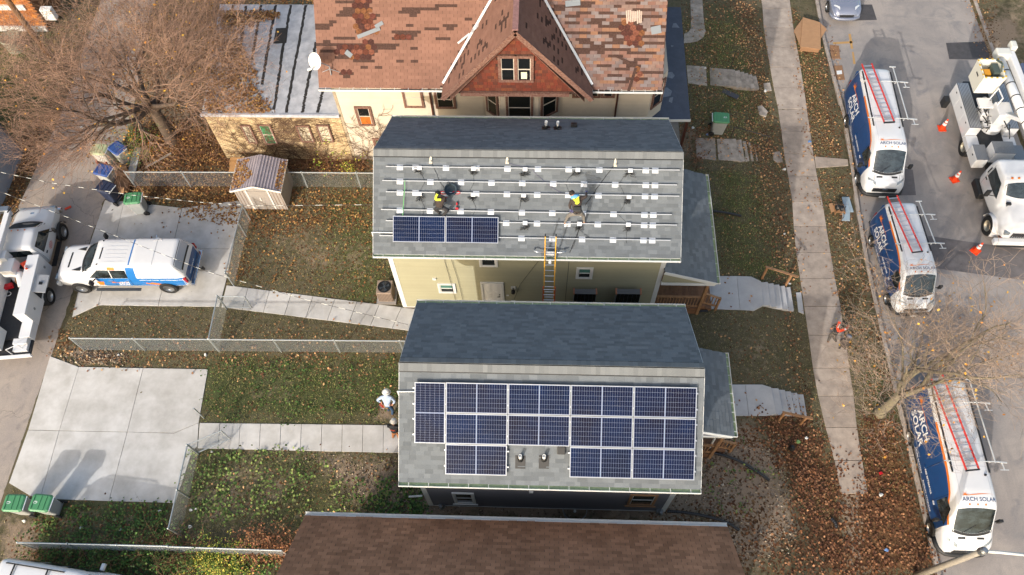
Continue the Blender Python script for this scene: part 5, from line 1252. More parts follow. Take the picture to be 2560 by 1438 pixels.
q=P(252,398,.5); mb=MB(); mb.lathe([(.22,0),(.27,.4),(.29,.42),(.25,.42),(.2,.05),(0,.05)],(q.x,q.y,0),16); tag(mb.build('red_bucket',M('red_plastic','#a5422f',.5)),'red bucket behind the bright blue bin','bucket')
q=P(608,412,.6); mb=MB(); mb.cbox((q.x,q.y,.6),(1.3,.7,.03),Matrix.Rotation(.35,3,'X')); tag(mb.build('plywood',M('plywood','#a67d4f',.8,noise=(5,.3))),'brown plywood sheet leaning behind the metal shed','board')
def flat_px(name,label,cat,px,py,z,size,mat,rz=0,h=.02):
    q=P(px,py,z); mb=MB(); mb.cbox((q.x,q.y,q.z+h/2),(size[0],size[1],h),Matrix.Rotation(rz,3,'Z')); return tag(mb.build(name,mat),label,cat)
flat_px('grey_strip','dark grey plastic strip lying on the lawn near the green bin','strip',1826,236,-.05,(.85,.28),M('strip_grey','#3d3d42',.7),-.55,.03)
flat_px('orange_scrap','small orange scrap on the alley concrete','scrap',170,520,0,(.3,.12),M('orange_paint','#d0452a',.7),.6,.015)
flat_px('litter','red crumpled cup among the brown leaves','litter',2201,1184,ZS,(.1,.1),redm,.4,.08)
lit=[(2202,1237,ZS,'white'),(2016,1095,-.4,'white'),(1995,1105,-.3,'green'),(1806,1212,0,'stone'),(1902,1332,0,'stone'),(2073,1414,ZS,'white'),(2216,1375,ZS,'blue'),(1961,585,-.5,'white'),(1973,710,-.8,'white'),(296,888,0,'white'),(514,888,0,'white'),(400,1278,0,'white'),(478,1275,0,'white'),(490,1273,0,'white'),(302,1325,0,'white'),(335,1323,0,'card'),(287,1300,0,'stone'),(475,1317,0,'white'),(2020,520,ZS,'card'),(1732,320,0,'white'),(1770,337,0,'blue'),(1763,171,.03,'white'),(1913,228,ZS,'white'),(2023,355,ZS,'blue'),(1960,424,ZS,'white'),(205,320,0,'white'),(323,146,.3,'blue'),(372,95,.3,'yellow'),(530,1130,0,'white'),(61,1303,0,'white'),(205,1320,0,'white'),(358,1352,0,'white'),(1998,1135,-.7,'white')]
cm={'white':M('litter_white','#cfcfcd',.6),'green':M('litter_green','#6d8f5a',.6),'stone':M('pale_stone','#a89e90',.9),'blue':M('litter_blue','#5d7fb0',.6),'card':card,'yellow':M('litter_yellow','#c9a030',.6)}
for k,(px,py,z,c_) in enumerate(lit):
    q=P(px,py,z); mb=MB(); rr=random.Random(k); s=rr.uniform(.06,.1); pts=[(s*rr.uniform(.6,1.3)*math.cos(a),s*rr.uniform(.5,1.1)*math.sin(a)) for a in np.linspace(0,2*PI,7)[:-1]]
    vs=[(q.x+a,q.y+b,q.z) for a,b in pts]+[(q.x+a*.7,q.y+b*.7,q.z+rr.uniform(.03,.09)) for a,b in pts]; mb.add(vs,[(6,7,8,9,10,11)]+[(i,(i+1)%6,6+(i+1)%6,6+i) for i in range(6)])
    nm={'white':'crumpled white paper litter on the ground','green':'crumpled green wrapper on the leaves','stone':['','','','pale stone on the bare soil east of the grey house','pale stone near the brown roof on the bare soil'][k] if k<5 else 'pale stone in the weeds below the empty pad','blue':'crumpled blue wrapper on the ground','card':'torn scrap of brown cardboard on the ground','yellow':'yellow and white crushed carton under the big tree'}[c_]
    tag(mb.build('litter' if c_!='stone' else 'stone',cm[c_]),nm,'litter' if c_!='stone' else 'stone','scattered litter' if c_!='stone' else 'loose stones')
for k,(px,py,r_) in enumerate(((1524,1287,.2),(1538,1281,.2),(1557,1288,.23),(1512,1289,.13),(1545,1293,.15))):
    q=P(px,py,.08); mb=MB(); rr=random.Random(k+50)
    vs=[]; 
    bm=bmesh.new(); bmesh.ops.create_icosphere(bm,subdivisions=2,radius=r_)
    for v_ in bm.verts: v_.co=V((v_.co.x*1.1,v_.co.y*.85,v_.co.z*.6))*(1+rr.uniform(-.12,.12))
    me_=bpy.data.meshes.new('rock'); bm.to_mesh(me_); bm.free(); me_.materials.append(M('tan_rock','#8c7965',.9,noise=(9,.3))); o_=link('rock',me_,loc=q); tag(o_,('large','middle','right end','small left end','small hind')[k]+' tan rock against the foot of the dark grey wall','rock','rocks under the grey house wall')
# corrugated drain pipes
pip=M('drain_black','#1c1d21',.45)
def corr(label,pts,rad=.06):
    q=[P(a,b,z) for a,b,z in pts]; dense=[]
    cr=lambda p0,p1,p2,p3,t:((p1*2)+(p2-p0)*t+(p0*2-p1*5+p2*4-p3)*t*t+(p1*3-p0-p2*3+p3)*t**3)*.5
    for i in range(len(q)-1):
        L=(q[i+1]-q[i]).length; n_=max(3,int(L/.035))
        for k in range(n_): dense.append(cr(q[max(i-1,0)],q[i],q[i+1],q[min(i+2,len(q)-1)],k/n_))
    dense.append(q[-1]); mb=MB(); mb.tube(dense,[rad*(1.0 if k%2 else .86) for k in range(len(dense))],8); return tag(mb.build('drain_pipe',pip),label,'pipe')
corr('long black corrugated drain pipe snaking over the bare soil',[(1772,1130,.08),(1800,1136,.08),(1845,1152,.08),(1890,1178,.07),(1924,1202,.06)])
corr('black corrugated drain pipe running behind the brown roof corner',[(1668,1278,.08),(1710,1281,.08),(1765,1291,.08),(1815,1306,.08),(1848,1326,.07)])
corr('short black drain pipe poking out beside the beige house porch',[(1774,527,.08),(1812,532,.08),(1853,540,.07)]); corr('short black drain pipe below the deck of the beige house',[(1716,779,.08),(1742,778,.08),(1769,777,.07)])
corr('bent piece of black pipe lying in the brown leaves',[(2078,1296,ZS+.06),(2088,1308,ZS+.08),(2091,1320,ZS+.06)],.07)
mb=MB(); q=P(1978,1122,-.2); mb.lathe([(.11,0),(.13,.05),(.07,.24),(.0,.26)],q,12); tag(mb.build('cone_marker',black),'black cone shaped marker upright in the leaves','marker')
# downspouts at the porches and house corners
for a,b,lab in (((1790,1090,2.9),(1771,1124,.15),'x'),):
    A,B=P(*a[:2],a[2]),P(*b[:2],b[2]); mb=MB(); mb.bar(A,B,.07,.06); mb.build('downspout',trim,H1)
# handrails
def handrail(label,a,b,posts,za,zb):
    A,B=P(*a,za),P(*b,zb); t=thing('handrail',label,'handrail',(A.x,A.y,gz(A.x)),group='wooden handrails')
    mb=MB(); mb.bar(A,B,.10,.04); mb.build('rail',woodn,t)
    for f_ in posts:
        q=A.lerp(B,f_); mb=MB(); mb.box(q.x-.045,q.x+.045,q.y-.045,q.y+.045,gz(q.x)-.1,q.z-.023); mb.build('post',woodn,t)
handrail('wooden handrail beside the steps of the beige house',(1914,667),(1995,692),(.06,.8),.85,.15)
handrail('wooden handrail beside the steps of the grey house',(1957,1031),(2032,1047),(.06,.78),.75,.1)
mb=MB(); q=P(1840,128,.9); mb.tube([(q.x,q.y,gz(q.x)),q],.02,6); mb.tube([q,q+V((-.25,-.1,.02))],.016,6); tag(mb.build('iron_rail_post',M('iron','#3c3836',.6,.4)),'thin bent iron post standing in the north lawn','post')
t=thing('iron_handrail','thin rusty iron handrail along the weathered southern steps','handrail',tuple(P(1835,375,-.2)))
A,B=P(1836,318,.7),P(1926,342,.0); mb=MB(); mb.tube([A,B],.02,6); mb.build('rail',MATS['iron'],t)
for f_ in (0,.95): q=A.lerp(B,f_); mb=MB(); mb.tube([(q.x,q.y,gz(q.x)-.05),q],.02,6); mb.build('post',MATS['iron'],t)
mb=MB(); A,B=P(1022,1242,.1),P(1056,1240,.1); mb.tube([A,B],.04,8); tag(mb.build('white_pipe',trim),'short white plastic pipe at the foot of the dark grey wall','pipe')
# ---------------------------------------------------------------- poles and wires
def pole(name,label,cat,base,top,r0,r1,mat):
    t=thing(name,label,cat,tuple(base)); mb=MB(); mb.tube([base,base.lerp(top,.5),top],[r0,(r0+r1)/2,r1],12); mb.build('pole',mat,t,smooth=True); return t
woodp=M('pole_wood','#8e6439',.8,noise=(3,.35,6),stretch=(4,4,.4))
b_=P(142,166,0); t=pole('utility_pole','brown wooden utility pole with two dark transformers at the upper left','utility pole',b_,b_+V((-.15,.05,9.2)),.15,.12,woodp)
for s,z in ((.42,7.2),(-.55,7.6)):
    mb=MB(); mb.lathe([(.0,-.02),(.2,0),(.22,.1),(.22,.8),(.16,.9),(0,.92)],b_+V((s,-.1,z-1.2)),14); mb.lathe([(.05,.9),(.05,1.1),(0,1.12)],b_+V((s,-.1,z-1.2)),8); mb.build('transformer',M('transformer_grey','#3a4048',.5),t,smooth=True)
lpm=M('light_pole','#8f887d',.7,noise=(5,.2)); b_=P(2290,1440,ZS); top=b_+V((-.02,.03,8.6))
for z in np.arange(4,10,.05):
    p=b_+V((0,0,z)); 
    if Q(*p)[0]>2455: break
top=p; t=pole('street_light','tapered grey street light pole with white arm at the lower right corner','street light',b_,top,.13,.09,lpm)
mb=MB(); e_=P(2600,1391,top.z+.1); mb.tube([top+V((-.1,0,0)),top.lerp(e_,.3)+V((0,0,.05)),e_],.05,8); mb.build('arm',M('arm_white','#c9c9c4',.5),t,smooth=True); mb=MB(); mb.lathe([(.13,-.12),(.13,.1),(.08,.18),(0,.2)],top,12); mb.build('clamp',metal,t)
# twisted service wires
def wire(label,pts,rad=.012,sag=.0,stripes=True):
    q=[P(a,b,z) for a,b,z in pts]; dense=[]
    n_=60
    tot=len(q)-1
    for i in range(tot):
        for k in range(n_//tot): dense.append(q[i].lerp(q[i+1],k/(n_//tot)))
    dense.append(q[-1]); 
    t=thing('overhead_wire',label,'wire',tuple(q[0])); mb=MB(); mb.tube(dense,rad,5); mb.build('strand',M('wire_dark','#3b3937',.7),t)
    if stripes:
        mb=MB()
        for k in range(0,len(dense)-2,2): mb.tube([dense[k]+V((0,0,rad*.6)),dense[k].lerp(dense[k+1],.75)+V((0,0,rad*.6))],rad*.95,5)
        mb.build('pale_strand',M('wire_pale','#cfcfc6',.5),t,kind='stuff')
    return t
wire('twisted overhead wire passing above the green bin towards the shed',[(-60,418,6.5),(130,458,6.3),(330,488,6.1),(500,506,6),(640,515,5.9),(935,512,5.7)],.009)
wire('twisted overhead wire slanting down over the pickup to the grey house',[(-60,456,7.0),(160,540,6.6),(345,612,6.2),(520,680,5.8),(760,748,5.3),(1020,812,4.9)],.008)
for k,pts in enumerate(([(1108,640,5.1),(1125,700,3.5),(1142,762,2.4)],[(1128,648,4.6),(1145,700,3.2),(1160,762,2.2)],[(1352,645,5.0),(1300,712,3),(1285,750,1)])):
    q=[Py(a,b,15.30-k*.01) for a,b,_ in pts]; mb=MB(); mb.tube(q,.008,5); tag(mb.build('hanging_cord',cab),['thin black cord hanging down the sunlit end of the beige wall','second thin cord hanging on the sunlit siding','black cord hanging from the gutter to the wall box'][k],'cord')
q=[on_roof(1447,575,G2)+RN*.03,on_roof(1425,630,G2)+RN*.03,Py(1422,660,14.8),Py(1412,762,14.95)]; mb=MB(); mb.tube(q,.011,5); tag(mb.build('lifeline',cab),'black rope hanging over the gutter right of the ladder','rope')
# ---------------------------------------------------------------- buildings at the left
t=thing('grey_garage','plain blue grey garage wall along the alley at the left frame edge','garage',(-27,18,0))
g0,g1=P(55,378,0),P(-15,560,0); ggx=(g0.x+g1.x)/2
mb=MB(); mb.box(ggx-5,ggx,g1.y,g0.y,-.1,3.2); w_=mb.build('wall',M('wall_bluegrey','#8c93a0',.6,noise=(2,.12),bump=(30,.2,.004)),t)
mb=MB(); mb.slab([V((ggx-5.2,g1.y-.3,3.2)),V((ggx+.3,g1.y-.3,3.2)),V((ggx+.3,g0.y+.3,3.2)),V((ggx-5.2,g0.y+.3,3.2))][::1],-.12); mb.build('roof',M('roof_bluegrey','#6b7078',.8),t)
mb=MB(); mb.box(ggx+.001,ggx+.06,g0.y-.07,g0.y+.02,0,3.1); mb.build('downspout',M('edge_dark','#4b4f57',.6),t)
t=thing('orange_brick_building','orange brown brick building at the top left corner','building',(-35,38,0)); ob=M('orange_brick','#a0622c',.85,isl=.2,noise=(4,.2),ramp=['#a8672e','#9a5c28','#b07034','#8f5428'])
y0_=P(0,75,0).y; x1_=P(125,70,0).x
mb=MB(); mb.box(-42,x1_,y0_,y0_+8,0,5.5); w_=mb.build('wall',M('brown_mortar','#6b4526',.9),t)
pc=[]; zz=.02; row=0
while zz<4.2:
    x=-36.0-(row%2)*.15
    while x<x1_-.1:
        if not (-33.5<x<-32.3 and 1.2<zz<2.6): pc.append((V((x,y0_-.001,zz)),V((1,0,0)),V((0,0,1)),V((0,-1,0)),.285,.09,random.choice([.012,.02]),.014))
        x+=.3
    zz+=.105; row+=1
add_pieces(pc,'brick',ob,w_,200)
A=Py(30,17,y0_); mb=MB(); mb.box(A.x-.8,A.x+.7,y0_-.1,y0_,A.z-.15,A.z+.15); mb.build('window_sill',trim,w_)
mb=MB(); mb.box(-42,x1_,y0_-.12,y0_-.021,.0,.32); mb.build('plinth',trim,t)
A=Py(118,28,y0_-.2); mb=MB(); mb.box(A.x-.3,A.x+.3,y0_-.35,y0_-.03,A.z-.5,A.z+.2); mb.build('wall_unit',white,t,bevel=.03)
q=P(20,88,.9); mb=MB(); mb.lathe([(.5,0),(.52,.7),(.55,.75),(.52,.8),(.46,.8),(.44,.72),(0,.7)],(q.x,q.y,0),20); tag(mb.build('round_planter',M('dull_green_metal','#8f9383',.5,.3)),'round pale green tub on the grass below the orange brick wall','tub')
# ---------------------------------------------------------------- vehicles: lofted bodies
WORLD[0]=False
VW=M('vehicle_white','#cdced0',.3,coat=.5,noise=(2.5,.035)); VB=M('livery_blue','#123f72',.35,coat=.4,noise=(3,.08)); VO=M('livery_orange','#d2711f',.4); VT=M('lettering_white','#dcdde0',.45); VN=M('lettering_navy','#1b3a62',.45)
VK=M('bumper_black','#1d1e20',.6); lampg=M('headlamp','#8f979c',.08,.3,spec=.9); redl=M('tail_lamp','#8c0f14',.15); amb=M('amber_lamp','#c8701a',.2); rimm=M('rim','#a9abad',.3,.7); silver=M('silver_paint','#8b90a0',.25,.5,coat=.5)
class Loft:
    def __init__(s,st,dx=.06,smooth=2):
        st=sorted(st); X=np.array([q[0] for q in st]); A=np.array([q[1:] for q in st],float)
        n=int(round((X[-1]-X[0])/dx)); s.X=np.linspace(X[0],X[-1],n+1); B=np.stack([np.interp(s.X,X,A[:,i]) for i in range(A.shape[1])],1)
        for _ in range(smooth):
            C=B.copy(); C[1:-1]=(B[:-2]+2*B[1:-1]+B[2:])/4; B=C
        s.rows=[]
        for p in B:
            w,zb,zl,wt,zs,zr=p
            pr=[(0,zb),(w-.10,zb),(w-.01,zb+.10),(w,zl),((w+wt)/2+.012,(zl+zs)/2),(wt,zs),(wt*.86,zr-(zr-zs)*.22),(wt*.5,zr-.004),(0,zr)]
            for _ in range(2):
                q=[pr[0]]
                for a,b in zip(pr[:-1],pr[1:]): q+=[(a[0]*.75+b[0]*.25,a[1]*.75+b[1]*.25),(a[0]*.25+b[0]*.75,a[1]*.25+b[1]*.75)]
                q.append(pr[-1]); pr=q
            s.rows.append(np.array(pr))
        s.R=np.array(s.rows); s.m=s.R.shape[1]
    def prof(s,x):
        x=min(max(x,s.X[0]),s.X[-1]); t=(x-s.X[0])/(s.X[1]-s.X[0]); i=min(int(t),len(s.X)-2); f_=t-i
        return s.R[i]*(1-f_)+s.R[i+1]*f_
    def side(s,x,z,sg=1,off=.004):
        p=s.prof(x); k=int(np.argmax(p[:,0])); 
        if z>=p[k,1]: y=np.interp(z,p[k:,1],p[k:,0])
        else: y=np.interp(z,p[:k+1,1],p[:k+1,0])
        return V((x,sg*(y+off),z))
    def top(s,x,y,off=.004):
        p=s.prof(x); k=int(np.argmax(p[:,0])); yy=p[k:,0][::-1]; zz=p[k:,1][::-1]
        return V((x,y,float(np.interp(abs(y),yy,zz))+off))
    def mesh(s,mb):
        n=len(s.X); m=s.m; ring=[]
        vs=[]
        for i in range(n):
            r_=s.R[i]
            for j in range(m): vs.append((s.X[i],r_[j,0],r_[j,1]))
            for j in range(m-2,0,-1): vs.append((s.X[i],-r_[j,0],r_[j,1]))
        k=2*m-2; fs=[]
        for i in range(n-1):
            for j in range(k): fs.append((i*k+j,(i+1)*k+j,(i+1)*k+(j+1)%k,i*k+(j+1)%k))
        fs.append(tuple(range(k))); fs.append(tuple((n-1)*k+j for j in range(k))[::-1])
        mb.add(vs,fs); return mb
    def spatch(s,mb,fx0,fx1,z0,z1,sg,nx=14,nz=8,off=.004):
        "patch on the side: fx0(t), fx1(t) give the x of its ends at height fraction t; z0,z1 numbers or functions of x fraction"
        g=[]
        for i in range(nx+1):
            col=[]
            for j in range(nz+1):
                t=j/nz; a=fx0(t) if callable(fx0) else fx0; b=fx1(t) if callable(fx1) else fx1; x=a+(b-a)*i/nx
                za=z0(x) if callable(z0) else z0; zb=z1(x) if callable(z1) else z1; col.append(s.side(x,za+(zb-za)*t,sg,off))
            g.append(col)
        vs=[p for c in g for p in c]; mb.add(vs,[(i*(nz+1)+j,(i+1)*(nz+1)+j,(i+1)*(nz+1)+j+1,i*(nz+1)+j+1) for i in range(nx) for j in range(nz)]); return mb
    def tpatch(s,mb,fx0,fx1,y0,y1,nx=8,ny=12,off=.004):
        vs=[]
        for j in range(ny+1):
            y=y0+(y1-y0)*j/ny; a=fx0(y) if callable(fx0) else fx0; b=fx1(y) if callable(fx1) else fx1
            for i in range(nx+1): vs.append(s.top(a+(b-a)*i/nx,y,off))
        mb.add(vs,[(j*(nx+1)+i,j*(nx+1)+i+1,(j+1)*(nx+1)+i+1,(j+1)*(nx+1)+i) for j in range(ny) for i in range(nx)]); return mb
_TM={}
def text_mesh(body,size,bold=.0,sp=1.0):
    key=(body,size,bold)
    if key not in _TM:
        cu=bpy.data.curves.new('txt','FONT'); cu.body=body; cu.size=size; cu.align_x='LEFT'; cu.align_y='BOTTOM_BASELINE'; cu.offset=bold; cu.space_character=sp; cu.resolution_u=3
        ob=bpy.data.objects.new('txt',cu); COL.objects.link(ob); dg=bpy.context.evaluated_depsgraph_get(); me_=bpy.data.meshes.new_from_object(ob.evaluated_get(dg)); bpy.data.objects.remove(ob)
        _TM[key]=([tuple(v.co) for v in me_.vertices],[tuple(p.vertices) for p in me_.polygons])
    return _TM[key]
def text_side(L,body,size,x0,z0,sg,mat,parent,dirx=1,bold=.006,name='lettering',off=.009):
    v,f_=text_mesh(body,size,bold); mb=MB(); mb.add([L.side(x0+dirx*a,z0+b,sg,off) for a,b,c in v],f_); return mb.build(name,mat,parent)
def text_top(L,body,size,x0,y0,mat,parent,bold=.004,name='lettering'):
    v,f_=text_mesh(body,size,bold); mb=MB(); mb.add([L.top(x0-b,y0+a,.006) for a,b,c in v],f_); return mb.build(name,mat,parent)
def sun_logo(fn,parent,r=.2,sweep=.9):
    "fn(u,v) puts logo coordinates on the body"
    mb=MB()
    for k in range(9):
        a=PI*(k/8.)*1.15-.2; l=r*(1.0 if k%2 else .72); d=.13
        mb.add([fn(r*.25*math.cos(a-d*2),r*.25*math.sin(a-d*2)),fn(l*math.cos(a),l*math.sin(a)),fn(r*.25*math.cos(a+d*2),r*.25*math.sin(a+d*2))],[(0,1,2)])
    n=10; mb.add([fn(r*.3*math.cos(a),r*.3*math.sin(a)) for a in np.linspace(-.3,PI+.3,n)],[tuple(range(n))])
    ks=[]
    for i in range(13):
        t=i/12; u=r*.1+sweep*t; w_=.028*math.sin(PI*min(1,t+.12))+.004; vv=-.02+.12*math.sin(t*1.9)*sweep*.6; ks+= [fn(u,vv-w_/2),fn(u,vv+w_/2)]
    mb.add(ks,[(2*i,2*i+2,2*i+3,2*i+1) for i in range(12)]); return mb.build('sun_emblem',VO,parent)
def wheel(parent,x,y,r,w,rim=rimm,face=1,hub=.62,spokes=6):
    R_=Matrix.Rotation(-PI/2*face,3,'X'); c=V((x,y,r))
    mb=MB(); mb.lathe([(r*.55,-w/2),(r*.93,-w/2),(r,-w*.33),(r,w*.33),(r*.93,w/2),(r*.64,w/2),(r*.62,w*.4)],c,28,R_); t=thing('wheel',None,None,(0,0,0)); t.parent=parent; mb.build('tyre',rubber,t,smooth=False)
    mb=MB(); mb.lathe([(r*hub,w*.44),(r*hub*.96,w*.46),(r*hub*.88,w*.36),(r*.3,w*.30),(r*.2,w*.40),(r*.1,w*.44),(0,w*.44)],c,24,R_); mb.build('rim',rim,t,smooth=True)
    mb=MB()
    for k in range(spokes):
        a=2*PI*k/spokes; p=R_@V((r*.42*math.cos(a),r*.42*math.sin(a),w*.345)); mb.cbox(c+p,(r*.17,r*.17,.012),R_@Matrix.Rotation(a,3,'Z'))
    mb.build('rim_hole',black,t,kind='stuff'); return t
def arch(parent,L,x,r,zc,mat=VK,depth=.25,sides=(1,-1)):
    for sg in sides:
        mb=MB(); n=18; c=[]; zb=L.prof(x)[0,1]+.02
        pts=[]
        for k in range(n+1):
            a=PI*1.06*k/n-.03*PI; pts.append((x+r*math.cos(a),max(zb,zc+r*math.sin(a))))
        vs=[L.side(px,pz,sg,.006) for px,pz in pts]+[L.side(x,zc-.02,sg,.006)]; mb.add(vs,[(i,i+1,n+1) for i in range(n)]); mb.build('wheel_arch',mat,parent)
def simple_ladder(name,label,A,B,w,railm,n,group=None,up=(0,0,1),th=.03):
    A=V(A);B=V(B); d=(B-A).normalized(); u=d.cross(V(up)).normalized(); nn=u.cross(d)
    t=thing(name,label,'ladder',(0,0,0),group=group)
    for s in (-1,1):
        mb=MB(); mb.bar(A+u*s*w,B+u*s*w*.97,th,.075,up=nn); mb.build('rail',railm,t)
    L=(B-A).length
    for k in range(n):
        q=A+d*(L*(k+.5)/n); mb=MB(); mb.bar(q-u*(w-.015),q+u*(w-.015),.035,.03,up=nn); mb.build('rung',alu,t)
    mb=MB(); mb.bar(B-u*(w+.02)+d*.02,B+u*(w+.02)+d*.02,.05,.085,up=nn); mb.build('foot',black,t); return t
def van_proto(ext=.7):
    st=[(-3.08,.90,.42,1.05,.70,2.22,2.36),(-3.0,.97,.36,1.05,.76,2.32,2.48),(-2.7,1.01,.34,1.05,.79,2.36,2.53),(-1,1.03,.34,1.05,.80,2.38,2.55),(.8,1.03,.34,1.05,.80,2.37,2.54),(1.2,1.03,.34,1.05,.80,2.33,2.49),(1.42,1.02,.34,1.05,.80,2.27,2.41),
        (2.22,.99,.34,1.05,.80,1.38,1.47),(2.36,.975,.34,1.0,.78,1.26,1.34),(2.62,.93,.34,.9,.72,1.13,1.21),(2.72,.86,.36,.78,.66,.98,1.05),(2.79,.78,.40,.66,.60,.84,.90)]
    st=[((q[0]-ext if q[0]<-2 else q[0]),)+q[1:] for q in st]
    L=Loft(st); t=thing('panel_van','','van'); mb=MB(); L.mesh(mb); body=mb.build('body',VW,t,smooth=True)
    # livery
    lim=lambda x: 2.30 if x<-.4 else (2.30-.16*((x+.4)/1.3)**2 if x<.9 else max(.62,2.14-(x-.9)*.62))
    for sg in (1,-1):
        mb=MB(); L.spatch(mb,-3.0-ext,1.95,.40,lim,sg,60,14,.003); mb.build('livery',VB,body,smooth=True)
        mb=MB(); L.spatch(mb,-1.9,1.95,lambda x:lim(x)+.001,lambda x:lim(x)+.10,sg,50,2,.0035); mb.build('stripe',VO,body,smooth=True)
        d=1 if sg<0 else -1; xs=lambda a:a if sg<0 else -a
        X0=-2.75-ext*.8 if sg<0 else -.75-ext*.8
        text_side(L,'ARCH',.50,X0+d*.62,1.42,sg,VT,body,d,.012); text_side(L,'SOLAR',.50,X0+d*.50,.97,sg,VT,body,d,.012)
        sun_logo(lambda u,v_,X=X0+d*.30:L.side(X+d*u,1.75+v_,sg,.010),body,.33,1.5)
        for k,(tx,z,xx) in enumerate((('HOME BATTERY',.62,-1.35),('FREE ESTIMATES',1.02,-.42),('ENERGY STORAGE',.62,.0))):
            text_side(L,tx,.15,(xx if sg<0 else xx+1.4),z,sg,VT,body,d,.004)
        mb=MB(); L.spatch(mb,-2.6,-.9,.82,.835,sg,16,1,.008); mb.build('pinstripe',VT,body)
        # front door glass, sill cladding
        mb=MB(); L.spatch(mb,.98,lambda u:1.92-.46*u,1.33,2.0,sg,12,8,.007); mb.build('side_window',carglass,t,smooth=True)
        mb=MB(); L.spatch(mb,-3.0-ext,2.5,.36,.47,sg,40,2,.010); mb.build('sill',VK,t)
        for a in (.92,-.35): mb=MB(); L.spatch(mb,a-.006,a+.006,.5,2.1,sg,1,12,.009); mb.build('door_gap',VK,body)
        for a,z in ((1.02,1.12),(-.42,1.12)): q=L.side(a,z,sg,.02); mb=MB(); mb.cbox(q,(.16,.035,.045)); mb.build('door_handle',VW if a>0 else VB,t)
        m=L.side(1.72,1.32,sg,.0); mb=MB(); mb.tube([m,m+V((.04,sg*.16,.02))],.03,6); mb.cbox(m+V((.02,sg*.26,.06)),(.11,.17,.30)); mb.build('mirror',VK,t,bevel=.03)
        # headlamp
        hx=2.60; mb=MB(); vs=[];
        for i in range(7):
            for j in range(4):
                y=sg*(.50+.36*i/6); x=2.70-.28*(i/6)**1.4-.10*(j/3); vs.append(L.top(min(x,2.77),y if abs(y)<.86 else y,.008))
        mb.add(vs,[(i*4+j,i*4+j+1,(i+1)*4+j+1,(i+1)*4+j) for i in range(6) for j in range(3)]); mb.build('headlight',lampg,t,smooth=True)
        mb=MB(); mb.cbox(V((-3.055-ext,sg*.84,1.15)),(.08,.12,.6)); mb.build('tail_light',redl,t)
        mb=MB(); L.tpatch(mb,lambda y:2.36,lambda y:2.43,sg*.22,sg*.50,3,5,.006); mb.build('bonnet_vent',VK,t)
    # wing and bonnet joints
    for sg in (1,-1):
        mb=MB(); L.tpatch(mb,2.30,2.66,sg*.60,sg*.612,8,1,.006); mb.build('bonnet_gap',VK,body)
        mb=MB(); L.tpatch(mb,-2.9-ext,1.2,sg*.58,sg*.592,20,1,.004); mb.build('roof_crease',M('crease_grey','#a9acb0',.5),body)
    for x in (-1.9,-1.0,-.1): mb=MB(); L.tpatch(mb,x,x+.012,-.62,.62,1,12,.004); mb.build('roof_crease',MATS['crease_grey'],body)
    # windscreen
    mb=MB(); L.tpatch(mb,lambda y:1.47+.05*(y/.8)**2,lambda y:2.24-.16*(y/.8)**2,-.71,.71,12,18,.006); mb.build('windscreen',carglass,t,smooth=True)
    mb=MB(); L.tpatch(mb,lambda y:2.245-.16*(y/.8)**2,lambda y:2.33-.16*(y/.8)**2,-.74,.74,2,14,.005); mb.build('cowl',VK,t)
    for y in (-.35,.25): mb=MB(); mb.bar(L.top(2.22,y,.02),L.top(1.98,y+.45,.02),.02,.015); mb.build('wiper',black,t)
    mb=MB(); mb.cbox(V((2.80,0,.78)),(.05,1.15,.28)); mb.build('grille',VK,t,bevel=.05)
    mb=MB(); mb.cbox(V((2.83,0,.86)),(.01,.24,.09)); mb.build('badge',chrome,t,bevel=.02)
    mb=MB(); vs=[];
    bw=[(2.2,.98),(2.5,.95),(2.7,.86),(2.80,.70),(2.84,.4),(2.85,0)]; pts=bw+[(a,-b) for a,b in bw[-2::-1]]
    mb.tube([V((a,b,.42)) for a,b in pts],.12,8); mb.build('bumper',VK,t,smooth=True)
    mb=MB(); mb.cbox(V((2.97,0,.42)),(.01,.32,.14)); mb.build('licence_plate',WH,t)
    mb=MB(); mb.cbox(V((-3.10-ext,0,.42)),(.16,1.8,.2)); mb.build('rear_bumper',VK,t,bevel=.04)
    mb=MB()
    for y0 in (-.80,.02): mb.box(-3.1-ext,-3.085-ext,y0,y0+.78,.55,2.15)
    mb.build('rear_door',VB,t)
    sun_logo(lambda u,v_:L.top(1.02-v_,-.42+u,.008),body,.16,1.05); text_top(L,'ARCH SOLAR',.21,1.24,-.55,VN,body,.003)
    for y in (-.3,0,.3): q=L.top(1.36,y,.01); mb=MB(); mb.cbox(q,(.07,.05,.03),Matrix.Rotation(.3,3,'Y')); mb.build('marker_light',amb,t)
    q=L.top(.25,.5,.02); mb=MB(); mb.lathe([(.05,0),(.03,.06),(0,.07)],q,8); mb.build('antenna',black,t)
    for x in (1.875,-1.875):
        arch(t,L,x,.44,.37)
        for sg in (1,-1): wheel(t,x,sg*.955,.36,.25,face=sg)
    # rack
    for sg in (1,-1):
        mb=MB(); a,b=L.top(-2.75-ext,sg*.70,.05),L.top(.15,sg*.70,.05); mb.bar(a,b,.05,.05); mb.build('roof_rail',black,t)
    rk=M('rack_metal','#c6c8c8',.4,.4)
    for x in (-2.1-ext*.8,-.25):
        mb=MB(); mb.tube([V((x,-.98,2.66)),V((x,1.12,2.66))],.022,8); mb.bar((x,-.78,2.5),(x,-.78,2.66),.04,.04); mb.bar((x,.78,2.5),(x,.78,2.66),.04,.04); mb.build('rack_bar',rk,t)
        mb=MB(); mb.bar((x,1.0,2.66),(x+.04,1.38,2.66),.05,.05); mb.bar((x,1.18,2.66),(x+.32,1.26,2.60),.035,.035); mb.bar((x+.3,1.1,2.60),(x+.30,1.42,2.60),.03,.03); mb.build('rack_arm',rk,t)
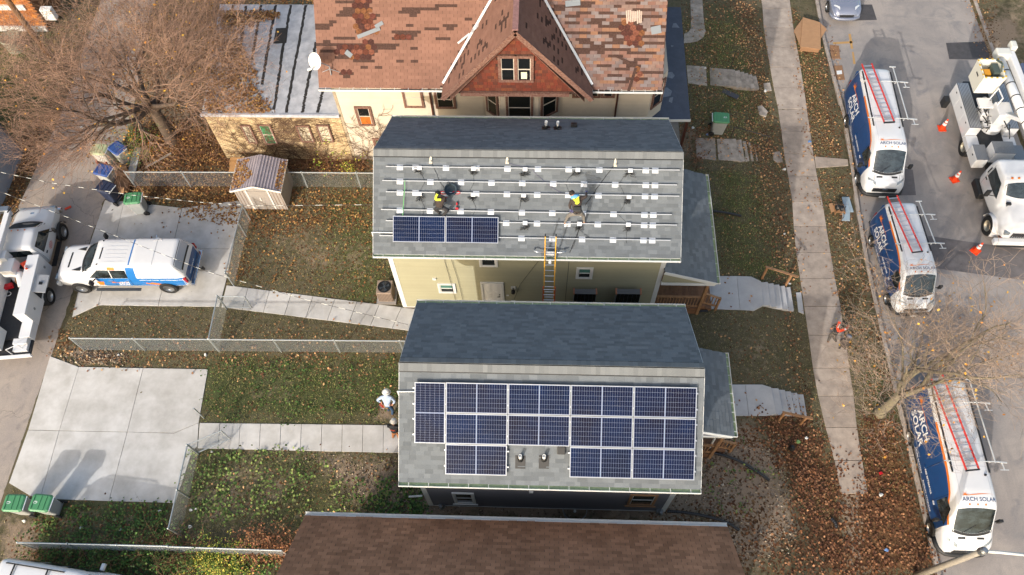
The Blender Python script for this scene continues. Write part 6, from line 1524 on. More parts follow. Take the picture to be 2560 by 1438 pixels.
    mb=MB(); mb.tube([V((-2.95-ext,.80,2.66)),V((-.2,.95,2.66))],.03,8); mb.bar((-2.95-ext,.62,2.68),(-2.95-ext,.92,2.68),.05,.05); mb.build('rack_tube',rk,t)
    return t,L
van,LV=van_proto(.7); vanS,LVS=van_proto(0)
SC=.95
def put(t,xy,z,rz,label,sc=SC,group=None):
    t.location=(xy[0],xy[1],z); t.rotation_euler=(0,0,rz); t.scale=(sc,)*3; t['label']=label
    if group: t['group']=group
    return t
redr=M('red_ladder_rail','#c23328',.45)
lad=simple_ladder('extension_ladder','x',(-3.75,-.52,2.74),(.12,-.06,2.80),.25,redr,14,th=.045); ladS=simple_ladder('extension_ladder','x',(-3.3,-.50,2.74),(.35,-.12,2.80),.25,redr,12,th=.045)
def vanset(i,y_,x_,rz,lab,llab,src=False):
    v=van if i==0 else (vanS if i==1 else copy_tree(van)); put(v,(x_,y_),ZR,rz,lab,group='solar company vans at the kerb')
    l=lad if i==0 else (ladS if i==1 else copy_tree(lad)); put(l,(x_,y_),ZR,rz,llab,group='ladders on the van roofs'); return v,l
vanset(0,(26.47+22.92)/2+.1,16.12,-PI/2-.03,'blue and white solar company van at the north, opposite the cones','red railed ladder on the roof of the northern van')
v2,l2=vanset(1,18.12,16.08,-PI/2+.04,'blue and white solar company van in the middle, half under the bare tree','red railed ladder on the middle van under the bare tree')
v3,l3=vanset(2,(10.04+6.61)/2+.2,15.88,-PI/2-.0,'blue and white solar company van nearest the street light','red railed ladder on the van nearest the street light')
for q,k in ((van,1),(v3,1),(lad,1),(l3,1),(v2,2),(l2,2)): q.scale=(.95,.95,.90) if k==1 else (.80,.88,.80)
# ---------------------------------------------------------------- pickup with a cap
def pickup():
    st=[(-3.05,.93,.55,1.0,.80,1.20,1.32),(-3.0,.98,.5,1.0,.82,1.30,1.45),(-2.72,1.0,.48,1.02,.80,1.84,1.93),(-2.6,1.0,.48,1.02,.80,1.86,1.95),(-.85,1.0,.48,1.02,.80,1.86,1.95),(-.72,1.0,.48,1.02,.78,1.84,1.92),(-.6,1.0,.48,1.02,.78,1.84,1.93),(.72,1.0,.48,1.02,.76,1.84,1.93),(.95,1.0,.48,1.02,.76,1.78,1.86),
        (1.62,1.0,.48,1.02,.80,1.30,1.40),(1.75,.99,.48,1.0,.86,1.24,1.34),(2.7,.97,.48,1.0,.84,1.12,1.24),(2.9,.90,.5,.9,.78,1.02,1.12),(2.98,.84,.52,.85,.72,.95,1.02)]
    L=Loft(st); t=thing('pickup_truck','white and blue company pickup with a white canopy on the pale parking pad','pickup'); mb=MB(); L.mesh(mb); b=mb.build('body',VW,t,smooth=True)
    blue=M('livery_bright_blue','#1c68ac',.35,coat=.4)
    for sg in (1,-1):
        mb=MB(); L.spatch(mb,-2.98,lambda u:1.05-.35*(1-u),.52,1.22,sg,50,8,.003); mb.build('livery',blue,b,smooth=True)
        mb=MB(); L.spatch(mb,lambda u:-.86-.08*u,lambda u:-.45-.1*u,1.2,1.86,sg,6,10,.004); mb.build('livery',blue,b,smooth=True)
        mb=MB(); L.spatch(mb,lambda u:.82-.1*u,lambda u:1.02+.05*u,.70,1.0,sg,3,4,.006); mb.build('stripe',VO,b)
        mb=MB(); L.spatch(mb,-.05,.28,1.72,1.86,sg,3,3,.006); mb.build('stripe',VO,b)
        mb=MB(); L.spatch(mb,lambda u:-.48-.0*u,lambda u:.22,1.24,1.70,sg,8,6,.009); mb.build('side_window',carglass,t,smooth=True)
        mb=MB(); L.spatch(mb,.27,lambda u:1.28-.5*u,1.24,1.70,sg,8,6,.009); mb.build('side_window',carglass,t,smooth=True)
        for a in (-.52,.25,1.2): mb=MB(); L.spatch(mb,a-.006,a+.006,.55,1.2,sg,1,8,.008); mb.build('door_gap',VK,b)
        for a in (-.38,.40): q=L.side(a,1.06,sg,.02); mb=MB(); mb.cbox(q,(.16,.03,.04)); mb.build('door_handle',chrome,t)
        d=1 if sg<0 else -1; x0=-.55 if sg<0 else .35
        text_side(L,'ARCH',.17,x0+.30*d,.86,sg,VT,b,d,.006); text_side(L,'SOLAR',.17,x0+.24*d,.70,sg,VT,b,d,.006); sun_logo(lambda u,v_:L.side(x0+d*(u+.06),.92+v_,sg,.010),b,.16,.6)
        for k,tx in enumerate(('PHOTOVOLTAIC SYSTEMS','SOLAR ENERGY','ENERGY STORAGE')): text_side(L,tx,.075,(-2.75+[0,1.0,1.5][k]) if sg<0 else (-.95-[0,.95,1.5][k]),1.08,sg,VT,b,d,.002)
        hp=[(-1.05,.98),(-1.2,.92),(-1.15,.84),(-1.25,.80),(-1.9,.66),(-1.85,.80),(-1.45,.93),(-1.3,.86)]
        mb=MB(); mb.add([L.side(x,z,sg,.010) for x,z in hp],[tuple(range(len(hp)))]); mb.build('house_emblem',VO,b)
        m=L.side(1.05,1.18,sg,0); mb=MB(); mb.tube([m,m+V((.05,sg*.2,.05))],.035,6); mb.cbox(m+V((.03,sg*.3,.12)),(.1,.2,.3)); mb.build('mirror',VK,t,bevel=.03)
        mb=MB(); mb.cbox(V((-3.0,sg*.90,1.0)),(.14,.12,.36)); mb.build('tail_light',redl,t,bevel=.02)
        mb=MB(); mb.cbox(V((2.93,sg*.72,.95)),(.12,.3,.22)); mb.build('headlight',lampg,t,bevel=.03)
        mb=MB(); mb.box(-.75,1.3,sg*1.08-.07,sg*1.08+.07,.40,.45); mb.build('running_board',M('board_grey','#3c4148',.5,.4),t)
        mb=MB(); L.spatch(mb,-2.6,-.95,1.275,1.282,sg,12,1,.010); mb.build('canopy_gap',VK,b)
        mb=MB(); L.tpatch(mb,-2.6,-.95,sg*.74,sg*.752,12,1,.008); mb.build('canopy_gap',VK,b)
        mb=MB(); L.spatch(mb,1.35,1.7,.98,1.0,sg,3,1,.008); mb.build('badge',chrome,b)
    mb=MB(); L.tpatch(mb,lambda y:.98+.06*(y/.76)**2,lambda y:1.62-.20*(y/.76)**2,-.74,.74,10,16,.006); mb.build('windscreen',carglass,t,smooth=True)
    mb=MB(); L.tpatch(mb,lambda y:1.63-.20*(y/.76)**2,lambda y:1.76-.18*(y/.76)**2,-.80,.80,2,14,.006); mb.build('cowl',VK,t)
    mb=MB(); L.tpatch(mb,2.35,2.43,-.40,.40,2,6,.006); mb.build('bonnet_vent',VK,t)
    for sg in (1,-1): mb=MB(); mb.add([L.top(1.75,sg*.42,.03),L.top(2.2,sg*.55,.01),L.top(1.75,sg*.64,.03)],[(0,1,2)]); mb.build('bonnet_scoop',VK,t)
    mb=MB(); L.tpatch(mb,.62,.68,-.25,.35,2,4,.006); mb.build('marker_light',VK,t)
    for sg in (1,-1): q=L.top(.72,sg*.62,.01); mb=MB(); mb.lathe([(.04,0),(.03,.02),(0,.022)],q,8); mb.build('marker_light',black,t)
    for y in (-.5,-.3,-.1,.1,.3,.5): mb=MB(); L.tpatch(mb,-.5,.45,y-.02,y+.02,8,1,.010); mb.build('roof_rib',VW,b)
    mb=MB(); L.tpatch(mb,-.74,-.68,-.78,.78,2,14,.006); mb.build('livery',blue,b)
    mb=MB(); L.tpatch(mb,-1.78,-1.75,-.76,.76,1,14,.006); mb.build('canopy_seam',M('seam_grey','#9ea2a8',.5),b)
    mb=MB(); L.tpatch(mb,-2.95,-2.76,-.70,.70,3,12,.010); mb.build('rear_window',M('canopy_glass','#9aa1ab',.2,spec=.8),t)
    mb=MB(); L.tpatch(mb,-2.99,-2.72,-.76,.76,3,12,.006); mb.build('rear_window_seal',VK,b)
    mb=MB(); mb.box(-3.07,-3.052,-.76,.76,.62,1.22); tg=mb.build('tailgate',VB,t)
    mb=MB(); mb.add([(-3.075,.28+a*.0+.0-b*.0,0) for a,b in ((0,0),)],[]); 
    v_,f_=text_mesh('ARCH SOLAR',.13,.004); mb=MB(); mb.add([(-3.076,-(a-.5)*1.0,.85+b) for a,b,c in v_],f_); mb.build('lettering',VT,tg)
    mb=MB(); mb.cbox(V((-3.18,0,.55)),(.2,1.9,.2)); mb.build('rear_bumper',chrome,t,bevel=.04); mb=MB(); mb.cbox(V((-3.36,0,.45)),(.25,.08,.08)); mb.lathe([(.04,0),(.03,.1),(.04,.14),(0,.16)],(-3.45,0,.48),8); mb.build('tow_hitch',black,t)
    mb=MB(); mb.cbox(V((3.02,0,.58)),(.2,1.85,.26)); mb.build('bumper',VW,t,bevel=.05); mb=MB(); mb.cbox(V((2.98,0,.88)),(.08,1.1,.3)); mb.build('grille',VK,t)
    for x in (2.02,-2.02):
        arch(t,L,x,.50,.42)
        for sg in (1,-1): wheel(t,x,sg*.93,.42,.28,face=sg,hub=.6)
    mb=MB(); q=L.top(-1.75,-.7,.0); mb.tube([q,q+V((0,0,.12)),q+V((.02,-.1,.2))],.02,5); mb.tube([q+V((-.2,.1,0)),q+V((-.1,.0,.1)),q+V((.2,.08,.05))],.02,5); mb.build('roof_bracket',chrome,t)
    return t
pk=pickup(); mid=((-16.02-20.02)/2,(15.87+16.06)/2)
put(pk,(mid[0],mid[1]+.93*.95),Z0,PI+.02,'white and blue company pickup with a white canopy on the pale parking pad')
# ---------------------------------------------------------------- utility truck in the alley
def cabtruck(big=False):
    if big: st=[(-.05,1.0,.75,1.35,.92,2.2,2.32),(.1,1.05,.72,1.4,.96,2.38,2.5),(1.0,1.06,.72,1.4,.96,2.42,2.54),(1.35,1.05,.72,1.4,.94,2.34,2.46),(1.95,1.0,.72,1.4,.86,1.72,1.84),(2.1,.98,.72,1.3,.76,1.62,1.74),(3.1,.92,.72,1.15,.62,1.45,1.58),(3.35,.85,.74,1.05,.56,1.30,1.42),(3.42,.80,.76,.98,.52,1.22,1.32)]
    else: st=[(-.05,.93,.62,1.2,.76,1.80,1.92),(.05,.98,.58,1.22,.78,1.90,2.0),(.85,.99,.58,1.22,.78,1.92,2.02),(1.1,.99,.58,1.22,.77,1.86,1.96),(1.72,.98,.58,1.2,.80,1.38,1.50),(1.88,.97,.58,1.15,.84,1.30,1.42),(2.6,.93,.58,1.1,.80,1.20,1.32),(2.85,.86,.6,1.0,.72,1.08,1.18),(2.92,.8,.62,.95,.68,1.0,1.08)]
    return Loft(st)
def utruck():
    t=thing('utility_truck','white utility truck with folded boom and open side lockers in the alley','truck'); L=cabtruck(); mb=MB(); L.mesh(mb); b=mb.build('cab',VW,t,smooth=True)
    for sg in (1,-1):
        mb=MB(); L.spatch(mb,.15,lambda u:1.45-.5*u,1.28,1.80,sg,8,6,.008); mb.build('side_window',carglass,t,smooth=True)
        mb=MB(); L.spatch(mb,.0,.012,.65,1.9,sg,1,8,.008); mb.build('door_gap',VK,b)
        q=L.side(.28,1.12,sg,.02); mb=MB(); mb.cbox(q,(.14,.03,.05)); mb.build('door_handle',VK,t)
        mb=MB(); mb.add([L.side(.75+.22*math.cos(a),.98+.14*math.sin(a),sg,.009) for a in np.linspace(0,2*PI,17)[:-1]],[tuple(range(16))]); mb.build('door_emblem',M('red_emblem','#a8414a',.6,noise=(30,.9),col2='#d5d2d0'),b)
        m=L.side(1.25,1.3,sg,0); mb=MB(); mb.tube([m,m+V((.03,sg*.25,.03))],.03,6); mb.cbox(m+V((.0,sg*.32,.1)),(.08,.16,.32)); mb.build('mirror',VK,t,bevel=.02)
        mb=MB(); mb.cbox(V((2.85,sg*.70,1.0)),(.14,.3,.2)); mb.build('headlight',lampg,t,bevel=.02)
        mb=MB(); mb.box(-.1,1.25,sg*1.02-.1,sg*1.02+.1,.42,.46); mb.build('running_board',VK,t)
    mb=MB(); L.tpatch(mb,lambda y:1.14+.06*(y/.76)**2,lambda y:1.70-.16*(y/.76)**2,-.74,.74,10,16,.006); mb.build('windscreen',carglass,t,smooth=True)
    mb=MB(); L.tpatch(mb,lambda y:1.71-.16*(y/.76)**2,lambda y:1.82-.14*(y/.76)**2,-.80,.80,2,14,.006); mb.build('cowl',VK,t)
    mb=MB(); mb.box(-.07,-.052,-.62,.62,1.35,1.8); mb.build('rear_window',carglass,t)
    for y in (-.3,0,.3): q=L.top(.98,y,.01); mb=MB(); mb.lathe([(.035,0),(.02,.03),(0,.03)],q,8); mb.build('marker_light',amb,t)
    mb=MB(); mb.cbox(V((2.98,0,.62)),(.2,1.8,.24)); mb.build('bumper',chrome,t,bevel=.04)
    mb=MB(); L.tpatch(mb,2.3,2.4,-.08,.08,2,3,.01); mb.build('badge',chrome,t)
    fl_=M('deck_black','#2a2b2e',.8,noise=(9,.3))
    mb=MB(); mb.box(-4.0,-.15,-.55,.55,.75,.86); mb.build('bed_floor',fl_,t)
    mb=MB(); mb.box(-4.5,-.1,-.45,.45,.45,.745); mb.build('chassis',VK,t)
    # right row of lockers (street side in the photo), left row
    for sg in (-1,1):
        mb=MB(); y0,y1=sorted((sg*.56,sg*1.08)); mb.box(-3.3,-.25,y0,y1,.62,1.75); bx_=mb.build('locker',VW,t,bevel=.015)
        for a,c in ((-.95,-.28),(-1.95,-1.0),(-3.25,-2.25)):
            mb=MB(); mb.box(a,c,min(sg*1.081,sg*1.092),max(sg*1.081,sg*1.092),.8,1.7); mb.build('locker_door',VW,bx_,bevel=.006); q=V(((a+c)/2,sg*1.1,1.2)); mb=MB(); mb.cbox(q,(.09,.02,.12)); mb.build('latch',metal,bx_)
        mb=MB(); mb.box(-4.05,-3.31,y0+.02,y1-.02,.62,1.05); mb.build('tail_locker',VW,t,bevel=.01)
    sg=-1; mb=MB(); mb.add([(-2.15,-1.10,1.66),(-1.25,-1.10,1.66),(-1.25,-1.60,1.50),(-2.15,-1.60,1.50)],[(0,1,2,3)]); mb.slab([(-2.15,-1.60,1.50),(-1.25,-1.60,1.50),(-1.25,-1.10,1.66),(-2.15,-1.10,1.66)],.03); mb.build('open_locker_door',VW,t)
    mb=MB(); mb.box(-2.1,-1.3,-1.096,-1.093,.9,1.62); mb.build('locker_inside',fl_,t)
    mb=MB(); mb.cbox(V((-1.7,-1.36,1.60)),(.14,.14,.02),Matrix.Rotation(.3,3,'X')); mb.build('latch_plate',black,t)
    # tail deck, steps, box
    mb=MB(); mb.box(-4.75,-4.0,-1.05,1.05,.62,.72); mb.build('tail_deck',fl_,t); mb=MB(); mb.box(-4.82,-4.755,-1.1,1.1,.58,.8); mb.build('tail_rail',VW,t)
    for k in range(2): mb=MB(); mb.box(-4.05-.28*(k+1),-4.05-.28*k-.02,-.95,-.35,.721,1.0-.12*k); mb.build('step_box',VW,t)
    mb=MB(); mb.tube([(-4.7,-.3,.72),(-4.7,-.3,1.25),(-4.5,-.75,1.25),(-4.5,-.75,.72)],.022,6); mb.build('grab_rail',VW,t)
    mb=MB(); mb.box(-4.55,-3.6,.1,.8,.87,1.5); wb=mb.build('white_chest',VW,t,bevel=.03); 
    # turret and boom
    mb=MB(); mb.lathe([(.35,.86),(.33,1.1),(.25,1.15),(.25,1.5)],(-.85,.1,0),16); mb.cbox(V((-.85,.1,1.75)),(.7,.55,.5)); mb.build('turret',VW,t,bevel=.03)
    mb=MB(); mb.tube([V((-1.0,-.2,1.5)),V((-1.6,-.35,1.3))],[.16,.16],12); mb.build('hydraulic_tank',VW,t)
    mb=MB(); mb.bar((-2.3,.45,2.35),(1.75,.33,2.42),.26,.26); mb.build('lower_boom',VW,t,bevel=.03); mb=MB(); mb.bar((-2.3,.85,2.42),(1.95,.85,2.5),.24,.26); mb.build('upper_boom',VW,t,bevel=.03)
    mb=MB(); mb.cbox(V((1.85,.6,2.45)),(.3,.6,.24)); mb.build('boom_joint',metal,t,bevel=.04); mb=MB(); mb.tube([V((1.6,.3,2.55)),V((1.95,.1,2.6)),V((1.8,-.1,2.4)),V((1.4,.1,2.5))],.03,6); mb.build('hose',black,t)
    mb=MB(); mb.box(-.65,-.25,.1,.7,1.75,2.25); mb.build('boom_rest',VW,t)
    v_,f_=text_mesh('ALTEC',.2,.0); mb=MB(); mb.add([(.1+a*1.0,.315-.001,2.30+b) for a,b,c in v_],f_)
    for x,rr_ in ((1.82,.42),(-1.72,.42)):
        for sg in (1,-1):
            wheel(t,x,sg*(.97 if x>0 else .95),rr_,.28 if x>0 else .45,face=sg,hub=.62)
            mb=MB(); n=14; ring=[(x+.53*math.cos(a),.42+.50*math.sin(a)) for a in np.linspace(.0,PI,n)]; vs=[]
            for px_,pz_ in ring: vs+= [(px_,sg*1.02,pz_),(px_,sg*1.12,pz_-.02)]
            if x>0: mb.add(vs+[],[(2*i,2*i+2,2*i+3,2*i+1) for i in range(n-1)]); mb.build('fender_flare',VK,t)
            if x>0: arch(t,L,x,.52,.42,sides=(sg,))
    return t
ut=utruck(); c0=V((-21.77,18.79)); c1=V((-21.39,15.43)); ang=math.atan2(c0.y-c1.y,c0.x-c1.x)
mid=(c0+c1)/2; nrm_=V((-math.sin(ang),math.cos(ang))); mid=mid+nrm_*.95+V((math.cos(ang),math.sin(ang)))*-.05
put(ut,(mid.x,mid.y),ZA,ang,'white utility truck with folded boom and open side locker in the alley')
def loose_on(px,py,z): return P(px,py,z)
q=P(152,0,0)
def cone(name,p,lab,lie=None,grp='orange traffic cones'):
    t=thing(name,lab,'traffic cone',p,group=grp); orr=M('cone_orange','#dd3f10',.5); mb=MB(); mb.box(-.19,.19,-.19,.19,0,.035); mb.build('base',orr,t,bevel=.008)
    prof=lambda a,b:[(.15-.125*a/.7,.035+a),(.15-.125*b/.7,.035+b)]
    mb=MB(); mb.lathe([(.148,.035),(.15-.125*.9,.035+.63),(.02,.70),(0,.70)],(0,0,0),20); mb.build('cone_body',orr,t,smooth=False)
    for a,b in ((.27,.40),(.46,.56)): mb=MB(); mb.lathe([(.151-.125*a/.7,.035+a),(.151-.125*b/.7,.035+b)],(0,0,0),20); mb.build('reflective_band',M('reflective','#d8d8d6',.3),t)
    return t
c1_=cone('traffic_cone',P(2354,322,ZR)+V((0,0,.012)),'orange traffic cone farthest north, beside the tail of the bucket truck')
for px,py,lab in ((2385,450,'orange traffic cone in the middle, left of the bucket truck lockers'),(2438,628,'orange traffic cone nearest the bare street tree')):
    c=copy_tree(c1_); c.location=P(px,py,ZR)+V((0,0,.012)); c['label']=lab; c.rotation_euler=(0,0,random.uniform(.2,1))
c=copy_tree(c1_); c.location=P(68,662,1.35); c.rotation_euler=(.95,0,.65); c['label']='orange traffic cone lying in the bed of the utility truck'
WORLD[0]=True
for nm,lab,cat,px,py,z,sz,m_,r_ in (('white_bucket','white plastic pail standing in the bed of the utility truck','bucket',34,690,1.1,.17,VW,0),):
    q=P(px,py,z); mb=MB(); mb.lathe([(.13,-.25),(.16,.1),(.165,.12),(.14,.12),(.12,-.2),(0,-.2)],q,16); tag(mb.build(nm,m_),lab,cat)
q=P(52,695,1.1); mb=MB(); mb.cbox(q-V((0,0,.1)),(.45,.35,.3),Matrix.Rotation(.3,3,'Z')); tag(mb.build('cardboard_box',card),'open cardboard box in the bed of the utility truck','box')
q=P(22,716,1.0); mb=MB(); mb.cbox(q,(.34,.2,.16),Matrix.Rotation(.4,3,'Z')); tag(mb.build('red_toolbox',redm),'small red toolbox on the black bed of the utility truck','toolbox')
q=P(20,735,.9); mb=MB(); mb.tube([q+V((.13*math.cos(a),.1*math.sin(a),0)) for a in np.linspace(0,6.28,16)],.012,5); tag(mb.build('cord_loop',VW),'white cord loop on the black bed of the utility truck','cord')
WORLD[0]=False
# ---------------------------------------------------------------- big bucket truck
def btruck():
    t=thing('bucket_truck','large white bucket truck with folded boom at the right frame edge','truck'); L=cabtruck(True); mb=MB(); L.mesh(mb); b=mb.build('cab',VW,t,smooth=True)
    tre=M('tread_plate','#8b8d90',.4,.6,noise=(40,.3))
    for sg in (1,-1):
        mb=MB(); L.spatch(mb,.35,lambda u:1.75-.45*u,1.55,2.2,sg,8,6,.008); mb.build('side_window',carglass,t,smooth=True)
        mb=MB(); L.spatch(mb,.16,.26,1.6,2.0,sg,2,4,.008); mb.build('side_window',carglass,t)
        mb=MB(); L.spatch(mb,.3,.312,.8,2.3,sg,1,8,.008); mb.build('door_gap',VK,b); q=L.side(.42,1.42,sg,.02); mb=MB(); mb.cbox(q,(.16,.03,.05)); mb.build('door_handle',VK,t)
        m=L.side(1.6,1.6,sg,0); mb=MB(); mb.tube([m,m+V((.0,sg*.4,.1))],.025,6); mb.cbox(m+V((-.02,sg*.48,.2)),(.08,.22,.45)); mb.build('mirror',VK,t,bevel=.02)
        q=V((2.2,sg*.68,1.85)); mb=MB(); mb.tube([q-V((0,0,.3)),q],.02,6); mb.cbox(q,(.14,.2,.1)); mb.build('bonnet_mirror',VK,t,bevel=.04)
        mb=MB(); mb.cbox(V((3.33,sg*.68,1.12)),(.2,.26,.2)); mb.build('headlight',lampg,t,bevel=.04)
        mb=MB(); mb.box(-.1,.9,sg*1.0-.18,sg*1.0+.18,.35,.75); mb.build('fuel_tank',VK,t,bevel=.05)
        mb=MB(); n=14; vs=[]
        for a in np.linspace(-.15,PI+.1,n):
            for yy,rr_ in ((.72,.60),(1.0,.60),(1.14,.57)): vs.append((2.55+rr_*math.cos(a),sg*yy,.52+rr_*math.sin(a)))
        mb.add(vs,[(3*i+j,3*i+3+j,3*i+4+j,3*i+1+j) for i in range(n-1) for j in range(2)]); mb.build('fender',VW,t,smooth=True)
    mb=MB(); L.tpatch(mb,lambda y:1.38+.06*(y/.9)**2,lambda y:1.92-.18*(y/.9)**2,-.86,.86,10,16,.006); mb.build('windscreen',carglass,t,smooth=True)
    for y in (-.6,-.3,0,.3,.6): q=L.top(1.2,y,.01); mb=MB(); mb.lathe([(.06,0),(.05,.04),(0,.05)],q,10); mb.build('marker_light',amb,t)
    mb=MB(); mb.box(3.41,3.46,-.48,.48,.85,1.25); g_=mb.build('grille',chrome,t)
    for k in range(9): mb=MB(); mb.box(3.461,3.475,-.44+k*.1,-.40+k*.1,.88,1.22); mb.build('grille_slot',VK,g_)
    mb=MB(); mb.cbox(V((3.5,0,.6)),(.3,2.2,.28)); mb.build('bumper',VW,t,bevel=.06); mb=MB(); mb.cbox(V((3.56,0,.45)),(.24,1.9,.1)); mb.build('valance',VK,t)
    mb=MB(); mb.box(-6.3,-.1,-.42,.42,.6,.95); mb.build('chassis',VK,t)
    # body: lockers, tread plate tops
    bodyx=[(-1.7,-.75,1.35,'front_locker'),(-5.6,-2.6,1.55,'rear_locker')]
    for sg in (1,-1):
        y0,y1=sorted((sg*.62,sg*1.2))
        for a,c,zt,nm in bodyx:
            mb=MB(); mb.box(a,c,y0,y1,.72,zt); bb=mb.build(nm,VW,t,bevel=.015); mb=MB(); mb.box(a,c,y0,y1,zt+.001,zt+.02); mb.build('tread_top',tre,bb)
            k=max(1,int((c-a)/.75))
            for i in range(k):
                w=(c-a)/k; mb=MB(); ys=sorted((sg*1.201,sg*1.214)); mb.box(a+i*w+.03,a+(i+1)*w-.03,ys[0],ys[1],.8 if abs((a+(i+.5)*w)+2.9+.0)>.9 else 1.2,zt-.05); mb.build('locker_door',VW,bb,bevel=.005); mb=MB(); mb.cbox(V((a+(i+.5)*w,sg*1.222,zt-.18)),(.1,.015,.06)); mb.build('latch',VK,bb)
            for q_ in range(7):
                yy=y0+.06+q_*.075
                if nm=='rear_locker': mb=MB(); mb.box(a+.05,c-.05,yy,yy+.02,zt+.021,zt+.035); mb.build('tread_rib',alu,bb)
        mb=MB(); mb.box(-2.55,-1.75,y0,y1,.72,1.0); mb.build('step_well',VW,t)
        mb=MB(); mb.cbox(V((-5.3,sg*1.35,.45)),(.4,.25,.5)); mb.build('outrigger',VK,t)
    mb=MB(); mb.box(-5.6,-.8,-.6,.6,.96,1.02); mb.build('deck',fl2,t)
    mb=MB(); mb.box(-1.6,-.85,-.5,.5,1.03,1.75); mb.build('transverse_box',VW,t,bevel=.02); mb=MB(); mb.box(-1.6,-.85,-.5,.5,1.752,1.77); mb.build('tread_top',tre,t)
    # turret
    mb=MB(); mb.lathe([(.5,1.0),(.48,1.3),(.4,1.35),(.36,1.8)],(-3.1,.15,0),20); mb.cbox(V((-3.1,.15,2.1)),(.9,.7,.7)); mb.build('turret',VW,t,bevel=.04)
    mb=MB(); rr=random.Random(4)
    for k in range(14): a=V((-3.1+rr.uniform(-.8,.8),.0+rr.uniform(-.5,.4),1.4+rr.uniform(0,.8))); mb.tube([a,a+V((rr.uniform(-.4,.4),rr.uniform(-.3,.3),rr.uniform(-.2,.3))),a+V((rr.uniform(-.7,.7),rr.uniform(-.3,.3),-.2))],.025,6)
    mb.build('hoses',VK,t); mb=MB(); mb.cbox(V((-3.7,-.25,1.5)),(.7,.5,.6)); mb.lathe([(.14,-.3),(.14,.3)],(-3.9,-.35,1.95),12,Matrix.Rotation(PI/2,3,'Y')); mb.build('pump_housing',VW,t,bevel=.03)
    # booms along the truck, side by side
    ws=M('boom_insulator','#c9c9c2',.4)
    mb=MB(); mb.tube([V((-5.9,.25,3.1)),V((-1.2,.55,3.0))],.2,16); lb=mb.build('lower_boom',VW,t,smooth=True)
    for k in range(5): mb=MB(); x=-4.9+k*.8; mb.lathe([(.205,-.03),(.205,.03)],V((x,.25+.3*(x+5.9)/4.7,3.1-.1*(x+5.9)/4.7)),16,Matrix.Rotation(PI/2,3,'Y')); mb.build('boom_band',VK,lb)
    mb=MB(); mb.bar((-6.1,.75,3.2),(-1.0,1.0,3.1),.3,.34); mb.build('upper_boom',VW,t,bevel=.03)
    mb=MB(); mb.tube([V((-5.2,1.05,3.35)),V((-3.4,1.1,3.3))],.09,10); mb.build('blue_cylinder',M('blue_grey_cover','#3f4a66',.5),t)
    mb=MB(); mb.cbox(V((-6.0,.35,3.2)),(.5,.7,.45)); mb.cbox(V((-6.4,.9,3.35)),(.5,.3,.35)); mb.build('boom_tip',ws,t,bevel=.06)
    mb=MB(); mb.bar((-2.9,.2,2.3),(-1.9,.5,2.95),.25,.2); mb.build('boom_arm',VW,t,bevel=.03)
    # bucket
    bx_=MB(); z0,z1=2.35,3.5; xa,xb,ya,yb=-5.35,-4.1,-1.12,-.05
    v=[(xa+.08,ya+.06,z0),(xb-.08,ya+.06,z0),(xb-.08,yb-.06,z0),(xa+.08,yb-.06,z0),(xa,ya,z1),(xb,ya,z1),(xb,yb,z1),(xa,yb,z1)]; i_=.06
    v+=[(xa+i_,ya+i_,z1),(xb-i_,ya+i_,z1),(xb-i_,yb-i_,z1),(xa+i_,yb-i_,z1),(xa+.14,ya+.12,z0+.1),(xb-.14,ya+.12,z0+.1),(xb-.14,yb-.12,z0+.1),(xa+.14,yb-.12,z0+.1)]
    bx_.add(v,[(0,3,2,1),(0,1,5,4),(1,2,6,5),(2,3,7,6),(3,0,4,7),(4,5,9,8),(5,6,10,9),(6,7,11,10),(7,4,8,11),(8,9,13,12),(9,10,14,13),(10,11,15,14),(11,8,12,15),(12,13,14,15)]); bk=bx_.build('bucket',M('bucket_white','#d4d2c6',.45),t)
    mb=MB()
    for a,b_ in (((xa,ya),(xb,ya)),((xb,ya),(xb,yb)),((xb,yb),(xa,yb)),((xa,yb),(xa,ya))):
        for k in range(4): p=V((a[0]+(b_[0]-a[0])*(k+.2)/4,a[1]+(b_[1]-a[1])*(k+.2)/4,z1+.012)); q=V((a[0]+(b_[0]-a[0])*(k+.5)/4,a[1]+(b_[1]-a[1])*(k+.5)/4,z1+.012)); mb.bar(p,q,.07,.03)
    mb.build('yellow_edge',M('edge_yellow','#c9a22a',.6),bk)
    mb=MB(); mb.box(xa+.2,xb-.2,ya-.013,ya+.0,z0+.45,z0+.7) if False else mb.cbox(V(((xa+xb)/2,ya+.02,z0+.75)),(.3,.02,.08)); mb.build('warning_label',VK,bk)
    mb=MB(); mb.cbox(V((-4.6,-.8,z1-.25)),(.35,.3,.3)); mb.build('orange_liner',M('liner_orange','#c98a1e',.6),bk); mb=MB(); mb.cbox(V((-4.8,-.35,z1-.3)),(.6,.3,.5)); mb.tube([V((-5.2,-.3,z1+.1)),V((-4.8,-.2,z1+.25)),V((-4.5,-.2,z1))],.05,6); mb.build('controls',M('control_dark','#46504a',.6),bk)
    mb=MB(); mb.box(-4.0,-3.4,-.85,-.15,2.1,2.2); mb.tube([V((-4.0,-.2,2.2)),V((-4.0,-.15,2.9)),V((-3.35,-.1,2.9)),V((-3.35,-.15,2.2))],.04,8); mb.build('bucket_rest',VW,t)
    for x,ys_ in ((2.55,.95),(-2.25,.98)):
        for sg in (1,-1): wheel(t,x,sg*ys_,.50,.32,rim=M('pale_rim','#b9b2a0',.4,.3),face=sg,hub=.55,spokes=8)
    return t
fl2=M('deck_dark','#2e2f31',.8,noise=(9,.3))
bt=btruck(); yb_=(24.85+20.36)/2; put(bt,(20.48+1.0,yb_+.18),ZR,-PI/2-.015,'large white bucket truck with folded boom at the right frame edge')
WORLD[0]=True
